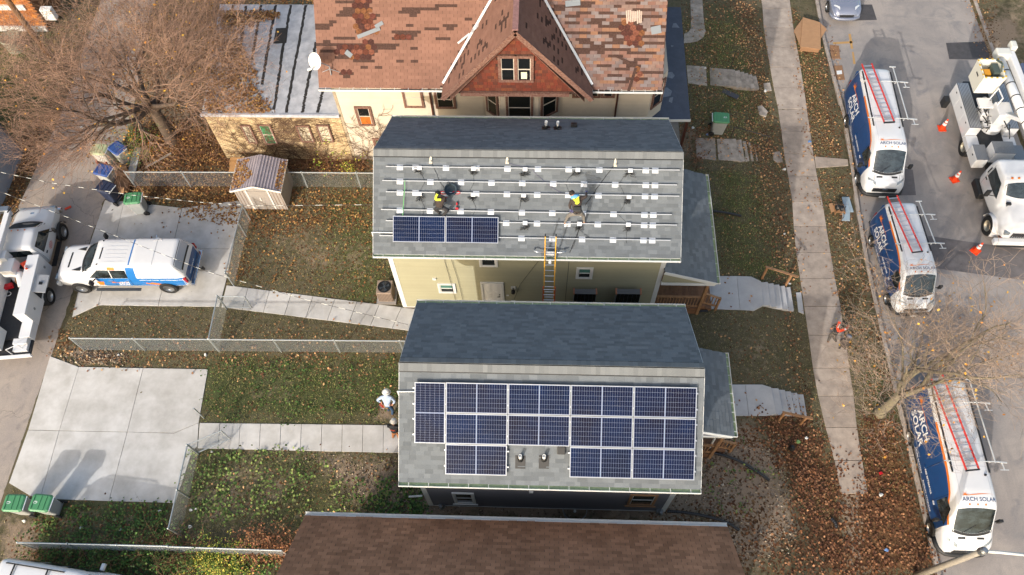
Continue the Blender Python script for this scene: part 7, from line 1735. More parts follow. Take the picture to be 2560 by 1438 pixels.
q=P(2555,603,ZR); mb=MB(); mb.lathe([(.16,0),(.14,.5),(.17,.55)],q+V((0,0,.2)),14,Matrix.Rotation(PI/2,3,'Y')); tag(mb.build('orange_barrel',MATS['cone_orange']),'orange plastic roll lying in front of the bucket truck','roll')
t=thing('orange_netting','tangle of orange safety netting in front of the bucket truck bumper','netting',tuple(P(2520,605,ZR))); mb=MB(); rr=random.Random(9)
for k in range(22):
    a=P(2505+rr.uniform(-8,40),601+rr.uniform(-4,6),ZR+.05); mb.tube([a,a+V((rr.uniform(-.3,.3),rr.uniform(-.2,.2),rr.uniform(0,.2))),a+V((rr.uniform(-.5,.5),rr.uniform(-.2,.2),.02))],.012,4)
mb.build('strands',MATS['cone_orange'],t,kind='stuff')
WORLD[0]=False
# ---------------------------------------------------------------- silver car at the top, white people carrier at the bottom
def sedan():
    st=[(-2.3,.75,.35,.75,.6,.85,.95),(-2.2,.85,.25,.75,.72,.98,1.05),(-1.5,.88,.22,.8,.68,1.02,1.12),(-.9,.89,.22,.82,.60,1.36,1.43),(.3,.89,.22,.82,.60,1.38,1.45),(.45,.89,.22,.82,.60,1.34,1.41),(1.15,.88,.22,.8,.70,.93,1.03),(1.25,.88,.22,.78,.72,.88,.98),(2.0,.84,.22,.7,.66,.74,.83),(2.25,.74,.25,.6,.58,.60,.68),(2.32,.66,.28,.5,.5,.5,.57)]
    L=Loft(st); t=thing('parked_car','silver car parked at the kerb, its bonnet showing at the top','car'); mb=MB(); L.mesh(mb); b=mb.build('body',silver,t,smooth=True)
    mb=MB(); L.tpatch(mb,lambda y:.52+.05*(y/.6)**2,lambda y:1.16-.14*(y/.6)**2,-.58,.58,8,12,.006); mb.build('windscreen',carglass,t,smooth=True)
    for sg in (1,-1):
        mb=MB(); L.spatch(mb,-.8,lambda u:.95-.45*u,.90,1.30,sg,10,5,.006); mb.build('side_window',carglass,t,smooth=True)
        mb=MB(); vs=[L.top(2.12-.32*i/5,sg*(.42+.30*i/5)+sg*.0,.02) for i in range(6)]+[L.top(1.95-.22*i/5,sg*(.42+.28*i/5),.02) for i in range(5,-1,-1)]; mb.add(vs,[tuple(range(12))]); mb.build('headlight',M('lamp_clear','#c9cdd0',.1,.2),t,smooth=True)
        q=L.side(.85,.95,sg,.0); mb=MB(); mb.cbox(q+V((0,sg*.1,.03)),(.12,.18,.12)); mb.build('mirror',silver,t,bevel=.03)
    mb=MB(); mb.cbox(V((2.33,0,.52)),(.06,.8,.14)); mb.build('grille',VK,t,bevel=.03); mb=MB(); bw=[(1.9,.84),(2.25,.70),(2.38,.4),(2.40,0)]; mb.tube([V((a,c,.36)) for a,c in bw+[(a,-c) for a,c in bw[-2::-1]]],.10,8); mb.build('bumper',silver,t,smooth=True)
    for x in (1.35,-1.35):
        arch(t,L,x,.36,.31)
        for sg in (1,-1): wheel(t,x,sg*.80,.31,.2,face=sg)
    return t
sdn=sedan(); q=P(2109,58,ZR); put(sdn,(q.x,q.y+2.32*.95),ZR,-PI/2,'silver car parked at the kerb, only its bonnet showing at the top')
def carrier():
    st=[(-2.6,.9,.4,1.0,.78,1.70,1.78),(-2.5,.98,.3,1.0,.82,1.80,1.88),(-1.5,1.0,.3,1.02,.83,1.84,1.92),(.5,1.0,.3,1.02,.82,1.84,1.92),(.75,1.0,.3,1.02,.8,1.78,1.86),(1.5,.99,.3,1.0,.84,1.2,1.3),(2.4,.95,.3,.95,.78,1.0,1.12),(2.7,.85,.34,.8,.7,.8,.9)]
    L=Loft(st); t=thing('people_carrier','white car with dark roof rails at the bottom left corner','car'); mb=MB(); L.mesh(mb); b=mb.build('body',VW,t,smooth=True)
    for sg in (1,-1):
        for a,c in ((-2.35,-1.25),(-1.1,-.35),(-.25,.0)):
            if a==-.25: mb=MB(); L.spatch(mb,-.22,lambda u:1.15-.5*u,1.15,1.66,sg,8,5,.007)
            else: mb=MB(); L.spatch(mb,lambda u,a=a:a+.12*(1-u),lambda u,c=c:c+.12*(1-u),1.15,1.66,sg,8,5,.007)
            mb.build('side_window',carglass,t,smooth=True)
        mb=MB(); mb.tube([L.top(-2.3,sg*.68,.01),L.top(-2.1,sg*.68,.07),L.top(-.2,sg*.68,.07),L.top(0,sg*.68,.01)],.025,6); mb.build('roof_rail',black,t)
        q=L.side(.95,1.1,sg,0); mb=MB(); mb.cbox(q+V((0,sg*.15,.08)),(.14,.26,.16)); mb.build('mirror',VW,t,bevel=.03)
        for x in (1.6,-1.5): wheel(t,x,sg*.9,.36,.24,face=sg)
    for x in (-1.9,-.6): mb=MB(); mb.bar(L.top(x,-.68,.08),L.top(x,.68,.08),.05,.03); mb.build('cross_bar',black,t)
    mb=MB(); L.tpatch(mb,lambda y:.78+.05*(y/.8)**2,lambda y:1.46-.16*(y/.8)**2,-.76,.76,8,12,.006); mb.build('windscreen',carglass,t,smooth=True)
    return t
ca=carrier(); q=P(247,1418,1.2); put(ca,(q.x-.92,q.y-.93),ZA,-.12,'white car with dark roof rails at the bottom left corner')
WORLD[0]=True
# ---------------------------------------------------------------- people
skin=M('skin','#a87458',.6); skin2=M('skin_pale','#c08f74',.6)
EDG=[('pelvis','spine'),('spine','chest'),('chest','neck'),('neck','head'),('head','crown'),('chest','lsh'),('lsh','lel'),('lel','lwr'),('lwr','lha'),('chest','rsh'),('rsh','rel'),('rel','rwr'),('rwr','rha'),
 ('pelvis','lhip'),('lhip','lkn'),('lkn','lan'),('lan','lto'),('pelvis','rhip'),('rhip','rkn'),('rkn','ran'),('ran','rto')]
RAD=dict(pelvis=(.15,.12),spine=(.135,.11),chest=(.165,.12),neck=(.055,.055),head=(.085,.095),crown=(.07,.08),lsh=.075,rsh=.075,lel=.05,rel=.05,lwr=.036,rwr=.036,lha=.03,rha=.03,lhip=.095,rhip=.095,lkn=.065,rkn=.065,lan=.048,ran=.048,lto=.042,rto=.042)
def person(label,J,mats,hat=None,bulk=1.0,group=None):
    """J: world joints; mats: dict(top,bottom,shoe,hand,skin)"""
    J={k:V(v) for k,v in J.items()}
    root=V((J['pelvis'].x,J['pelvis'].y,min(J['lan'].z,J['ran'].z)-.08)); t=thing('person',label,'person',tuple(root),group=group)
    up=(J['neck']-J['pelvis']).normalized()
    for s in 'lr':
        d=(J[s+'wr']-J[s+'el']).normalized(); J.setdefault(s+'ha',J[s+'wr']+d*.07)
        if s+'hip' not in J: J[s+'hip']=J['pelvis'].lerp(J[s+'kn'],.16)+(J[s+'kn']-J['pelvis']).normalized()*0
    J.setdefault('chest',J['spine'].lerp(J['neck'],.6)); J.setdefault('crown',J['head']+(J['head']-J['neck']).normalized()*.09)
    names=list(dict.fromkeys([n for e in EDG for n in e])); idx={n:i for i,n in enumerate(names)}
    me=bpy.data.meshes.new('body'); me.from_pydata([tuple(J[n]) for n in names],[(idx[a],idx[b]) for a,b in EDG],[]); ob=bpy.data.objects.new('tmp_body',me); COL.objects.link(ob)
    sk=ob.modifiers.new('skin','SKIN'); sk.use_smooth_shade=True
    if not me.skin_vertices: 
        pass
    lay=me.skin_vertices[0].data
    for n in names:
        r_=RAD[n]; r_=r_ if isinstance(r_,tuple) else (r_,r_); k=bulk if n in('spine','chest','lsh','rsh','lel','rel','pelvis','lkn','rkn','lhip','rhip') else 1; lay[idx[n]].radius=(r_[0]*k,r_[1]*k)
    lay[idx['pelvis']].use_root=True
    sb=ob.modifiers.new('sub','SUBSURF'); sb.levels=sb.render_levels=2
    dg=bpy.context.evaluated_depsgraph_get(); ev=bpy.data.meshes.new_from_object(ob.evaluated_get(dg)); bpy.data.objects.remove(ob)
    seg=[]
    for a,b in EDG:
        if b in('lsh','rsh','lel','rel','lwr','rwr','spine','chest'): m_=0
        elif b=='neck' : m_=0
        elif b in('head','crown'): m_=4
        elif b in ('lha','rha'): m_=3
        elif b in('lto','rto'): m_=2
        else: m_=1
        seg.append((J[a],J[b],m_))
    ml=[mats['top'],mats['bottom'],mats.get('shoe',black),mats.get('hand',skin),mats.get('skin',skin)]
    ev.materials.clear()
    for m_ in ml: ev.materials.append(m_)
    for p in ev.polygons:
        c=p.center; best=1e9; bi=0
        for a,b,m_ in seg:
            d=b-a; u=max(0,min(1,(c-a).dot(d)/max(1e-9,d.dot(d)))); q=(c-a-d*u).length
            if m_==4: q+=.03
            if m_==1 and (b-J['pelvis']).length<.25: q-=.0
            if q<best: best=q; bi=m_
        p.material_index=bi; p.use_smooth=True
    # fingers and a thumb on each hand, joined into the body mesh
    bm=bmesh.new(); bm.from_mesh(ev); mb=MB()
    for s in 'lr':
        h=J[s+'ha']; d=(h-J[s+'wr']).normalized(); sd=d.cross(V((0,0,1))); sd=sd.normalized() if sd.length>.1 else V((1,0,0)); dn=d.cross(sd)
        if dn.z>0: dn=-dn
        for k,(o_,l_) in enumerate(((-.027,.062),(-.009,.072),(.009,.07),(.027,.055))):
            b_=h+sd*o_*1.1; mb.tube([b_-d*.02,b_+d*l_*.5+dn*.008,b_+d*l_*.9+dn*.03],[.0105,.0095,.008],5)
        mb.tube([h-d*.02+sd*.035,h+d*.02+sd*.058+dn*.015,h+d*.045+sd*.055+dn*.03],[.012,.011,.009],5)
    # nose and ears
    fd=mats.get('face'); hd=J['head']
    if fd is not None:
        fd=V(fd).normalized(); sx=fd.cross(V((0,0,1))).normalized()
        mb2=MB()
    fm=mb.mesh('f',[ml[3]]); n0=len(bm.faces); bm.from_mesh(fm); bm.faces.ensure_lookup_table()
    for f_ in bm.faces[n0:]: f_.material_index=3; f_.smooth=True
    if fd is not None:
        for s in (-1,1): mb2.cbox(hd+sx*s*.088+V((0,0,.02)),(.02,.03,.05))
        mb2.tube([hd+fd*.08+V((0,0,.035)),hd+fd*.108+V((0,0,.005)),hd+fd*.085+V((0,0,0))],[.010,.014,.008],5)
        fm=mb2.mesh('f2',[ml[4]]); n0=len(bm.faces); bm.from_mesh(fm); bm.faces.ensure_lookup_table()
        for f_ in bm.faces[n0:]: f_.material_index=4
    bm.to_mesh(ev); bm.free()
    o_=bpy.data.objects.new('body',ev); COL.objects.link(o_); o_.parent=t; o_.matrix_parent_inverse=PINV(t)
    t['_']=0; del t['_']
    return t,J
def hardhat(t,J,mat,brim=.17,full=True,strap=None):
    c=J['crown']-(J['crown']-J['head'])*.15; ax=(J['crown']-J['neck']).normalized(); R_=ax.to_track_quat('Z','Y').to_matrix()
    mb=MB(); mb.lathe([(brim,-.005),(brim-.01,.006),(.125,.012),(.122,.05),(.10,.10),(.06,.128),(0,.138)],c,24,R_); h=mb.build('hard_hat',mat,t,smooth=True)
    if strap: mb=MB(); mb.lathe([(.126,.016),(.124,.038)],c,24,R_); mb.build('hat_band',strap,h)
def hairc(t,J,mat,r=.1):
    c=J['head'].lerp(J['crown'],.6); ax=(J['crown']-J['neck']).normalized(); R_=ax.to_track_quat('Z','Y').to_matrix(); mb=MB(); mb.lathe([(r*.96,-.05),(r*1.02,-.01),(r*.95,.04),(r*.65,.075),(0,.09)],c,16,R_); return mb.build('hair',mat,t,smooth=True)
def ribbon(t,pts,w,mat,name='strap',up=(0,0,1),th=.012):
    mb=MB()
    for a,b in zip(pts[:-1],pts[1:]): mb.bar(a,b,w,th,up=up)
    return mb.build(name,mat,t)
def rp(px,py,h): return Ppl(px,py,G2['o']+G2['nS']*h,G2['nS'])
hiv=M('hivis_yellow','#c6cf2f',.6); brj=M('brown_jacket','#3b312e',.85,noise=(14,.2)); gryp=M('grey_trousers','#77716a',.85,noise=(12,.2)); dkp=M('dark_trousers','#2d2c2f',.85,noise=(12,.2)); boot=M('tan_boot','#a06a44',.8); cyan=M('blue_hood','#5f9cc7',.7)
# worker standing at the right
z8=lambda x,y:(1380+x/10.27,440+y/10.27)
def jz(d): return {k:rp(*z8(v[0],v[1]),v[2]) for k,v in d.items()}
J=jz(dict(pelvis=(645,915,.84),spine=(645,800,1.0),chest=(630,640,1.12),neck=(580,545,1.2),head=(520,470,1.24),crown=(500,410,1.26),lsh=(505,620,1.08),lel=(450,770,.92),lwr=(475,850,.85),rsh=(745,575,1.1),rel=(885,530,1.12),rwr=(880,430,.98),lkn=(425,1010,.48),lan=(335,1190,.10),lto=(320,1235,.05),rkn=(810,1010,.48),ran=(825,1170,.10),rto=(820,1215,.05),lhip=(570,955,.78),rhip=(735,955,.78)))
t,J=person('roof worker in brown jacket and yellow harness standing with one arm raised beside the lifeline',J,dict(top=brj,bottom=gryp,shoe=boot,hand=M('blue_glove','#4d4d75',.7),skin=skin,face=None),bulk=1.08)
hairc(t,J,M('dark_hair','#1d1714',.8)); nS_=G2['nS']
mb=MB(); c=J['neck']+nS_*.03; mb.tube([c-ux*.12-G2['vS']*.03,c+G2['vS']*.02+nS_*.05,c+ux*.14+G2['vS']*.06],[.06,.075,.06],8); mb.build('hood',cyan,t,smooth=True)
bk=[rp(*z8(*q),1.29) for q in ((510,580),(560,550),(600,600),(640,560),(690,520),(700,640),(705,690),(650,735),(590,720),(600,670))]; mb=MB(); mb.slab(bk[::-1] if (bk[1]-bk[0]).cross(bk[2]-bk[0]).dot(nS_)<0 else bk,.03); mb.build('harness',hiv,t)
mb=MB(); mb.cbox(rp(*z8(650,850),1.08),(.30,.2,.14),Matrix((ux,G2['vS'],nS_)).transposed()); mb.build('waist_pack',black,t,bevel=.04)
for a,b in (((530,930),(600,985)),((600,985),(720,975)),((720,975),(765,880))): mb=MB(); mb.bar(rp(*z8(*a),.98),rp(*z8(*b),.98),.03,.012,up=nS_); mb.build('leg_strap',black,t)
# kneeling worker
z8=lambda x,y:(1060+x/11.98,440+y/11.98)
J=jz(dict(pelvis=(470,930,.42),spine=(480,820,.6),chest=(480,690,.72),neck=(450,590,.74),head=(420,545,.70),crown=(410,500,.66),lsh=(380,650,.66),lel=(350,800,.42),lwr=(400,900,.25),rsh=(590,650,.66),rel=(640,760,.42),rwr=(640,680,.3),lkn=(330,1000,.15),lan=(450,1100,.10),lto=(480,1150,.05),rkn=(720,1030,.42),ran=(570,1180,.10),rto=(530,1215,.05),lhip=(420,950,.38),rhip=(540,950,.4)))
t,J=person('roof worker crouching beside the tool bag in brown jacket and yellow harness',J,dict(top=brj,bottom=dkp,shoe=black,hand=M('red_glove','#b22a22',.7),skin=skin),bulk=1.1)
hairc(t,J,M('black_cap','#19191c',.8),.105)
for a,b,h_ in (((400,540),(355,620),.86),((355,620),(345,720),.86),((345,715),(510,715),.88)): ribbon(t,[rp(*z8(*a),h_),rp(*z8(*b),h_)],.075,hiv,'harness_strap',up=nS_)
mb=MB(); 
for q in ((330,860),(420,960),(500,940)): mb.cbox(rp(*z8(*q),.5),(.12,.1,.1),Matrix((ux,G2['vS'],nS_)).transposed())
mb.build('tool_belt',black,t)
# two by the west end of the grey house
z8=lambda x,y:(920+x/8.457,960+y/8.457)
def jp(d,z0=0): return {k:P(*z8(v[0],v[1]),v[2]*.97+z0) for k,v in d.items()}
shirt=M('pale_blue_shirt','#9fb0c8',.8,noise=(12,.12)); jeans=M('jeans','#2d4a6b',.85,noise=(20,.25)); whh=M('hat_white','#d9d8d2',.4); tanp=M('tan_trousers','#a4683a',.85,noise=(12,.2)); blk=M('black_shirt','#1f2024',.85,noise=(12,.2))
J=jp(dict(pelvis=(415,440,.95),spine=(405,390,1.12),chest=(395,310,1.33),neck=(392,235,1.48),head=(390,195,1.58),crown=(388,165,1.66),lsh=(300,275,1.38),lel=(190,345,1.18),lwr=(265,385,1.08),rsh=(490,285,1.38),rel=(570,370,1.15),rwr=(530,415,1.05),lhip=(385,455,.9),rhip=(455,460,.9),lkn=(420,510,.5),lan=(440,560,.10),lto=(430,585,.04),rkn=(520,550,.5),ran=(515,635,.10),rto=(508,668,.04)))
t,J=person('person in white hard hat, pale blue shirt and jeans on the lawn',J,dict(top=shirt,bottom=jeans,shoe=M('brown_boot','#5e4434',.8),hand=skin2,skin=skin2,face=(0,-1,0)),bulk=1.05)
hardhat(t,J,whh,.175,strap=black)
for s in 'lr': pass
mb=MB(); q=[P(*z8(*p),1.0) for p in ((300,400),(360,430),(430,440),(500,420))]; 
for a,b in zip(q[:-1],q[1:]): mb.bar(a,b,.06,.03)
mb.build('tool_belt',M('belt_brown','#3f2a24',.8),t); mb=MB(); mb.bar(P(*z8(250,420),.95),P(*z8(330,500),.8),.07,.07); mb.build('tool_pouch',M('pouch_red','#a8403a',.7),t); mb=MB(); mb.bar(P(*z8(340,465),.95),P(*z8(425,530),.75),.03,.03); mb.build('yellow_tool',M('tool_yellow','#cfa52a',.6),t); mb=MB(); mb.tube([P(*z8(250,430),.9),P(*z8(260,510),.7),P(*z8(340,520),.7)],.012,5); mb.build('cord',metal,t)
J=jp(dict(pelvis=(570,1000,.95),spine=(555,960,1.12),chest=(545,915,1.33),neck=(540,875,1.47),head=(540,830,1.56),crown=(541,790,1.66),lsh=(455,905,1.36),lel=(420,860,1.12),lwr=(470,930,.95),rsh=(635,915,1.36),rel=(665,930,1.1),rwr=(640,960,1.0),lhip=(545,1020,.9),rhip=(620,1010,.9),lkn=(535,1070,.5),lan=(530,1120,.10),lto=(530,1140,.04),rkn=(640,1070,.5),ran=(650,1130,.10),rto=(650,1160,.04)))
t,J=person('person in white hard hat, black shirt and tan trousers on the path end',J,dict(top=blk,bottom=tanp,shoe=M('brown_boot','#5e4434',.8),hand=skin,skin=skin,face=(.2,-1,0)),bulk=1.05)
hardhat(t,J,whh,.15)
ribbon(t,[P(*z8(470,975),1.38),P(*z8(570,995),1.36)],.03,M('orange_print','#c4491f',.7),'shirt_print')
# pavement pair under the street tree
z8=lambda x,y:(2050+x/11.98,780+y/11.98)
camo=M('brown_grey_trousers','#56504b',.9,noise=(14,.4))
J=jp(dict(pelvis=(440,600,.88),spine=(510,540,1.02),chest=(600,470,1.16),neck=(670,390,1.24),head=(710,350,1.26),crown=(745,325,1.26),lsh=(520,370,1.14),lel=(420,400,.95),lwr=(370,470,.82),rsh=(690,540,1.12),rel=(790,500,.98),rwr=(850,420,.85),lhip=(400,620,.85),rhip=(460,640,.85),lkn=(320,700,.47),lan=(250,860,.10),lto=(235,920,.04),rkn=(410,760,.47),ran=(470,870,.10),rto=(490,905,.04)),ZS)
t,J=person('person bending forward on the pavement in dark clothes and orange harness',J,dict(top=blk,bottom=camo,shoe=M('brown_boot','#5e4434',.8),hand=skin,skin=skin),bulk=1.1)
hairc(t,J,M('dark_hair','#1d1714',.8),.11); orv=M('orange_harness','#e2461a',.6)
ribbon(t,[P(*z8(590,290),ZS+1.30),P(*z8(520,480),ZS+1.28),P(*z8(560,590),ZS+1.2)],.11,orv,'harness_strap'); ribbon(t,[P(*z8(560,590),ZS+1.22),P(*z8(800,500),ZS+1.22),P(*z8(850,400),ZS+1.1)],.10,orv,'harness_strap')
ribbon(t,[P(*z8(600,370),ZS+1.315),P(*z8(530,480),ZS+1.30)],.035,M('reflective','#d8d8d6',.3),'reflective_tape',th=.006); ribbon(t,[P(*z8(740,525),ZS+1.24),P(*z8(790,505),ZS+1.24)],.06,M('reflective','#d8d8d6',.3),'reflective_tape',th=.006)
J=jp(dict(pelvis=(700,1000,.75),spine=(730,940,.92),chest=(770,880,1.08),neck=(820,800,1.2),head=(860,750,1.26),crown=(890,715,1.3),lsh=(700,830,1.08),lel=(620,860,.85),lwr=(640,940,.7),rsh=(840,900,1.08),rel=(860,980,.85),rwr=(800,1020,.7),lhip=(670,1010,.72),rhip=(740,1030,.72),lkn=(620,1000,.45),lan=(580,1080,.10),lto=(560,1100,.04),rkn=(760,1040,.45),ran=(740,1090,.10),rto=(730,1120,.04)),ZS)
t,J=person('person in dark camouflage clothes and grey cap stooping on the pavement edge',J,dict(top=M('dark_camo','#2a2727',.9,noise=(9,.6),col2='#5a4c44'),bottom=blk,shoe=black,hand=skin,skin=skin),bulk=1.1)
hairc(t,J,M('grey_cap','#5d6475',.8),.115)
# ---------------------------------------------------------------- leaves, grass, weeds
def surf(x,y):
    cx=curbx(y)
    if cx+.2<x<RX1: return ZR+.01
    if x<-20.6: return ZA+.01
    return gz(x)+.03
GZ=np.vectorize(lambda x,y:surf(x,y))
def quads_mesh(name,c,sz,mats,rng,tilt=.5,fold=.35,parent=None,asp=.75):
    "folded leaves at centres c (n,3)"
    n=len(c); a=rng.uniform(0,2*PI,n); sz=sz*np.ones(n); d=np.stack([np.cos(a),np.sin(a),rng.normal(0,tilt,n)*.6],1); d/=np.linalg.norm(d,axis=1)[:,None]
    s=np.stack([-np.sin(a),np.cos(a),rng.normal(0,tilt,n)*.6],1); s/=np.linalg.norm(s,axis=1)[:,None]
    f_=rng.uniform(0,fold,n)[:,None]; up=np.array([[0,0,1.]]); S_=(sz*1.0)[:,None]
    v0=c-d*S_*.5; v1=c+d*S_*.5; l=c+s*S_*.5*asp+up*f_*S_*.6; r_=c-s*S_*.5*asp+up*f_*S_*.6; m1=c-d*S_*.12+s*S_*.48*asp
    V_=np.stack([v0,l,v1,r_],1).reshape(-1,3); idx=np.arange(n)*4
    F=np.stack([np.stack([idx,idx+2,idx+1],1),np.stack([idx,idx+3,idx+2],1)],1).reshape(-1,3)
    me=bpy.data.meshes.new(name); me.vertices.add(len(V_)); me.vertices.foreach_set('co',V_.reshape(-1).astype(np.float32)); me.loops.add(len(F)*3); me.loops.foreach_set('vertex_index',F.reshape(-1).astype(np.int32))
    me.polygons.add(len(F)); me.polygons.foreach_set('loop_start',(np.arange(len(F))*3).astype(np.int32)); me.update(calc_edges=True); me.materials.append(mats)
    return link(name,me,parent,'stuff')
lm={'brown':M('leaves_brown','#5a3320',.8,ramp=['#6a4733','#7c543c','#563728','#8c6448','#70492f','#9a7152','#4c3226'],isl=.2,spec=.2),
 'tan':M('leaves_tan','#8a5c38',.8,ramp=['#94704f','#aa855c','#7c5a42','#bc976c','#8e674a','#714c38','#b58a62'],isl=.2,spec=.2),
 'gold':M('leaves_gold','#9a6a34',.8,ramp=['#8a6340','#a07a4a','#75502f','#ad8a54','#80593a','#684730','#9a7346'],isl=.2,spec=.2)}
pts={'brown':[],'tan':[],'gold':[]}
rng=np.random.default_rng(11)
for poly,den,soft,z,pal in LEAF:
    q=pw(poly,z if z>=ZR else ZR); xs=[p.x for p in q]; ys=[p.y for p in q]; x0,x1,y0,y1=max(min(xs)-soft,-31),min(max(xs)+soft,27),max(min(ys)-soft,1.5),min(max(ys)+soft,37)
    n=int((x1-x0)*(y1-y0)*den*.75); X=rng.uniform(x0,x1,n); Y=rng.uniform(y0,y1,n)
    # clumping
    cl=np.sin(X*2.1+1.3*np.sin(Y*1.7))*np.cos(Y*2.6+np.sin(X*2.3)); pr=blob(X,Y,q,soft)*np.clip(.72+.5*cl,.15,1.2)
    k=rng.uniform(0,1,n)<pr; X=X[k];Y=Y[k]
    inh=((X>-4.1)&(X<4.9)&(Y>6.9)&(Y<12.4))|((X>-5.9)&(X<4.9)&(Y>15.4)&(Y<20.9))|((X>-9)&(X<5.2)&(Y>23.4))|((X>-15.2)&(X<-9)&(Y>23.4)&(Y<30.2))|((X>-13.8)&(X<-11.7)&(Y>20.4)&(Y<22))
    X=X[~inh];Y=Y[~inh]; pts[pal].append(np.stack([X,Y],1))
for pal in pts:
    a=np.concatenate(pts[pal]); z=GZ(a[:,0],a[:,1]).astype(float)+rng.uniform(.005,.04,len(a)); c=np.concatenate([a,z[:,None]],1)
    o_=quads_mesh('fallen_leaves',c,rng.uniform(.07,.13,len(c)),lm[pal],rng); tag(o_,{'brown':'thick dark brown leaf litter on the near verge and bare front yard','tan':'tan fallen leaves scattered over lawns, verge and gutter','gold':'golden brown leaf litter behind the fences and near the big tree'}[pal],'leaves')
# leaves lying on roofs
def scatter_poly(q,n,rng,z,soft=.15,clump=1.0):
    xs=[p.x for p in q]; ys=[p.y for p in q]; X=rng.uniform(min(xs),max(xs),n); Y=rng.uniform(min(ys),max(ys),n); cl=np.sin(X*3.1+np.sin(Y*2.7))*np.cos(Y*3.6); k=rng.uniform(0,1,n)<blob(X,Y,q,soft)*np.clip(.8+.4*cl*clump,0,1); return np.stack([X[k],Y[k],np.full(k.sum(),z)+rng.uniform(0,.04,k.sum())],1)
zr_=3.27
c=np.concatenate([scatter_poly([P(a,b,zr_) for a,b in poly],n,rng,zr_) for poly,n in (([(545,30),(640,26),(700,34),(700,42),(640,56),(560,70)],2200),([(520,100),(600,110),(640,180),(640,220),(690,280),(515,283)],6500),([(515,60),(600,60),(600,130),(515,130)],900),([(555,8),(783,-14),(783,9),(560,11)],900))])
tag(quads_mesh('roof_leaves',c,rng.uniform(.09,.15,len(c)),lm['gold'],rng),'drift of golden leaves lying on the silver coated flat roof','leaves')
c=[]
for _ in range(900):
    s=-1 if rng.uniform()<.8 else 1; f_=rng.uniform(.05,1) if s<0 else rng.uniform(.75,1); y=rng.uniform(sy0,sy1)
    if s<0 and f_<.35+.2*math.sin(y*5): continue
    c.append((xm+s*1.16*f_,y,1.9-.38*f_+.03))
tag(quads_mesh('roof_leaves',np.array(c),rng.uniform(.07,.12,len(c)),lm['gold'],rng),'golden leaves covering the left slope of the metal shed roof','leaves')
# grass blades
def blades(name,label,mat,regions,den,h,w,rng,asp=1):
    out=[]
    for (x0,x1,y0,y1) in regions:
        n=int((x1-x0)*(y1-y0)*den); X=rng.uniform(x0,x1,n);Y=rng.uniform(y0,y1,n); out.append(np.stack([X,Y],1))
    a=np.concatenate(out); X,Y=a[:,0],a[:,1]
    k=np.ones(len(a),bool)
    for q in NOGRASS: k&=~(sd_poly(X,Y,q)<.03)
    sx=np.interp(X,gx,np.arange(len(gx))).astype(int).clip(0,len(gx)-1); sy=np.interp(Y,gy,np.arange(len(gy))).astype(int).clip(0,len(gy)-1)
    k&=rng.uniform(0,1,len(a))>soil[sx,sy]*.9+np.clip(leafd[sx,sy],0,1)*.25
    X,Y=X[k],Y[k]; n=len(X); Z=np.array([gz(x) for x in X]); b=np.stack([X,Y,Z],1)
    an=rng.uniform(0,2*PI,n); hh=rng.uniform(.5,1,n)*h; d=np.stack([np.cos(an),np.sin(an),0*an],1)*w; le=rng.normal(0,.6,(n,2))*hh[:,None]; tip=b+np.concatenate([le,hh[:,None]],1)
    V_=np.stack([b-d,b+d,tip],1).reshape(-1,3); F=np.arange(3*n).reshape(-1,3)
    me=bpy.data.meshes.new(name); me.vertices.add(len(V_)); me.vertices.foreach_set('co',V_.reshape(-1).astype(np.float32)); me.loops.add(3*n); me.loops.foreach_set('vertex_index',F.reshape(-1).astype(np.int32)); me.polygons.add(n); me.polygons.foreach_set('loop_start',(np.arange(n)*3).astype(np.int32)); me.update(calc_edges=True); me.materials.append(mat)
    return tag(link(name,me,None,'stuff'),label,'grass')
NOGRASS=[[(p.x,p.y) for p in pw(q,Z0)] for q in dA+dB]+[[(p.x,p.y) for p in pw(q,0)] for q in ([(566,713),(1060,775),(1035,828),(553,768)],[(494,1057),(1010,1063),(1010,1133),(490,1124)],[(1765,690),(1878,691),(1903,703),(1982,720),(1990,780),(1885,777),(1735,772)],[(1815,961),(1905,961),(2010,985),(2020,1045),(1815,1040)])]+[[(E_[0][0].x,E_[0][0].y),(E_[0][1].x,E_[0][1].y),(E_[-4][1].x,E_[-4][1].y),(E_[-4][0].x,E_[-4][0].y)]]
gm=M('grass_blades','#5a6030',.8,ramp=['#6a6d40','#827a52','#a4956d','#7a7149','#5c6236','#93865a','#ad9e77'],isl=.2,spec=.15)
gml=M('lush_blades','#4a6228',.8,ramp=['#5c6e3a','#728346','#536534','#838a52','#8a8356'],isl=.2,spec=.15)
blades('grass','short worn olive grass blades on the lawns',gm,[(-20.3,-4.2,1.5,22.5),(5.2,11.7,7,33),(11.9,14.4,8,33),(-31,-26,20,36),(-19.8,-9,30,34)],330,.06,.011,rng)
blades('grass','lusher green grass blades near the houses',gml,[(-13.5,-4.3,10.6,13),(-10,-6,15.5,21),(-13.6,-5,6,10.3),(7,11,17.5,23),(6.8,10.8,25,33),(-31,-26.5,22,32)],170,.09,.014,rng)
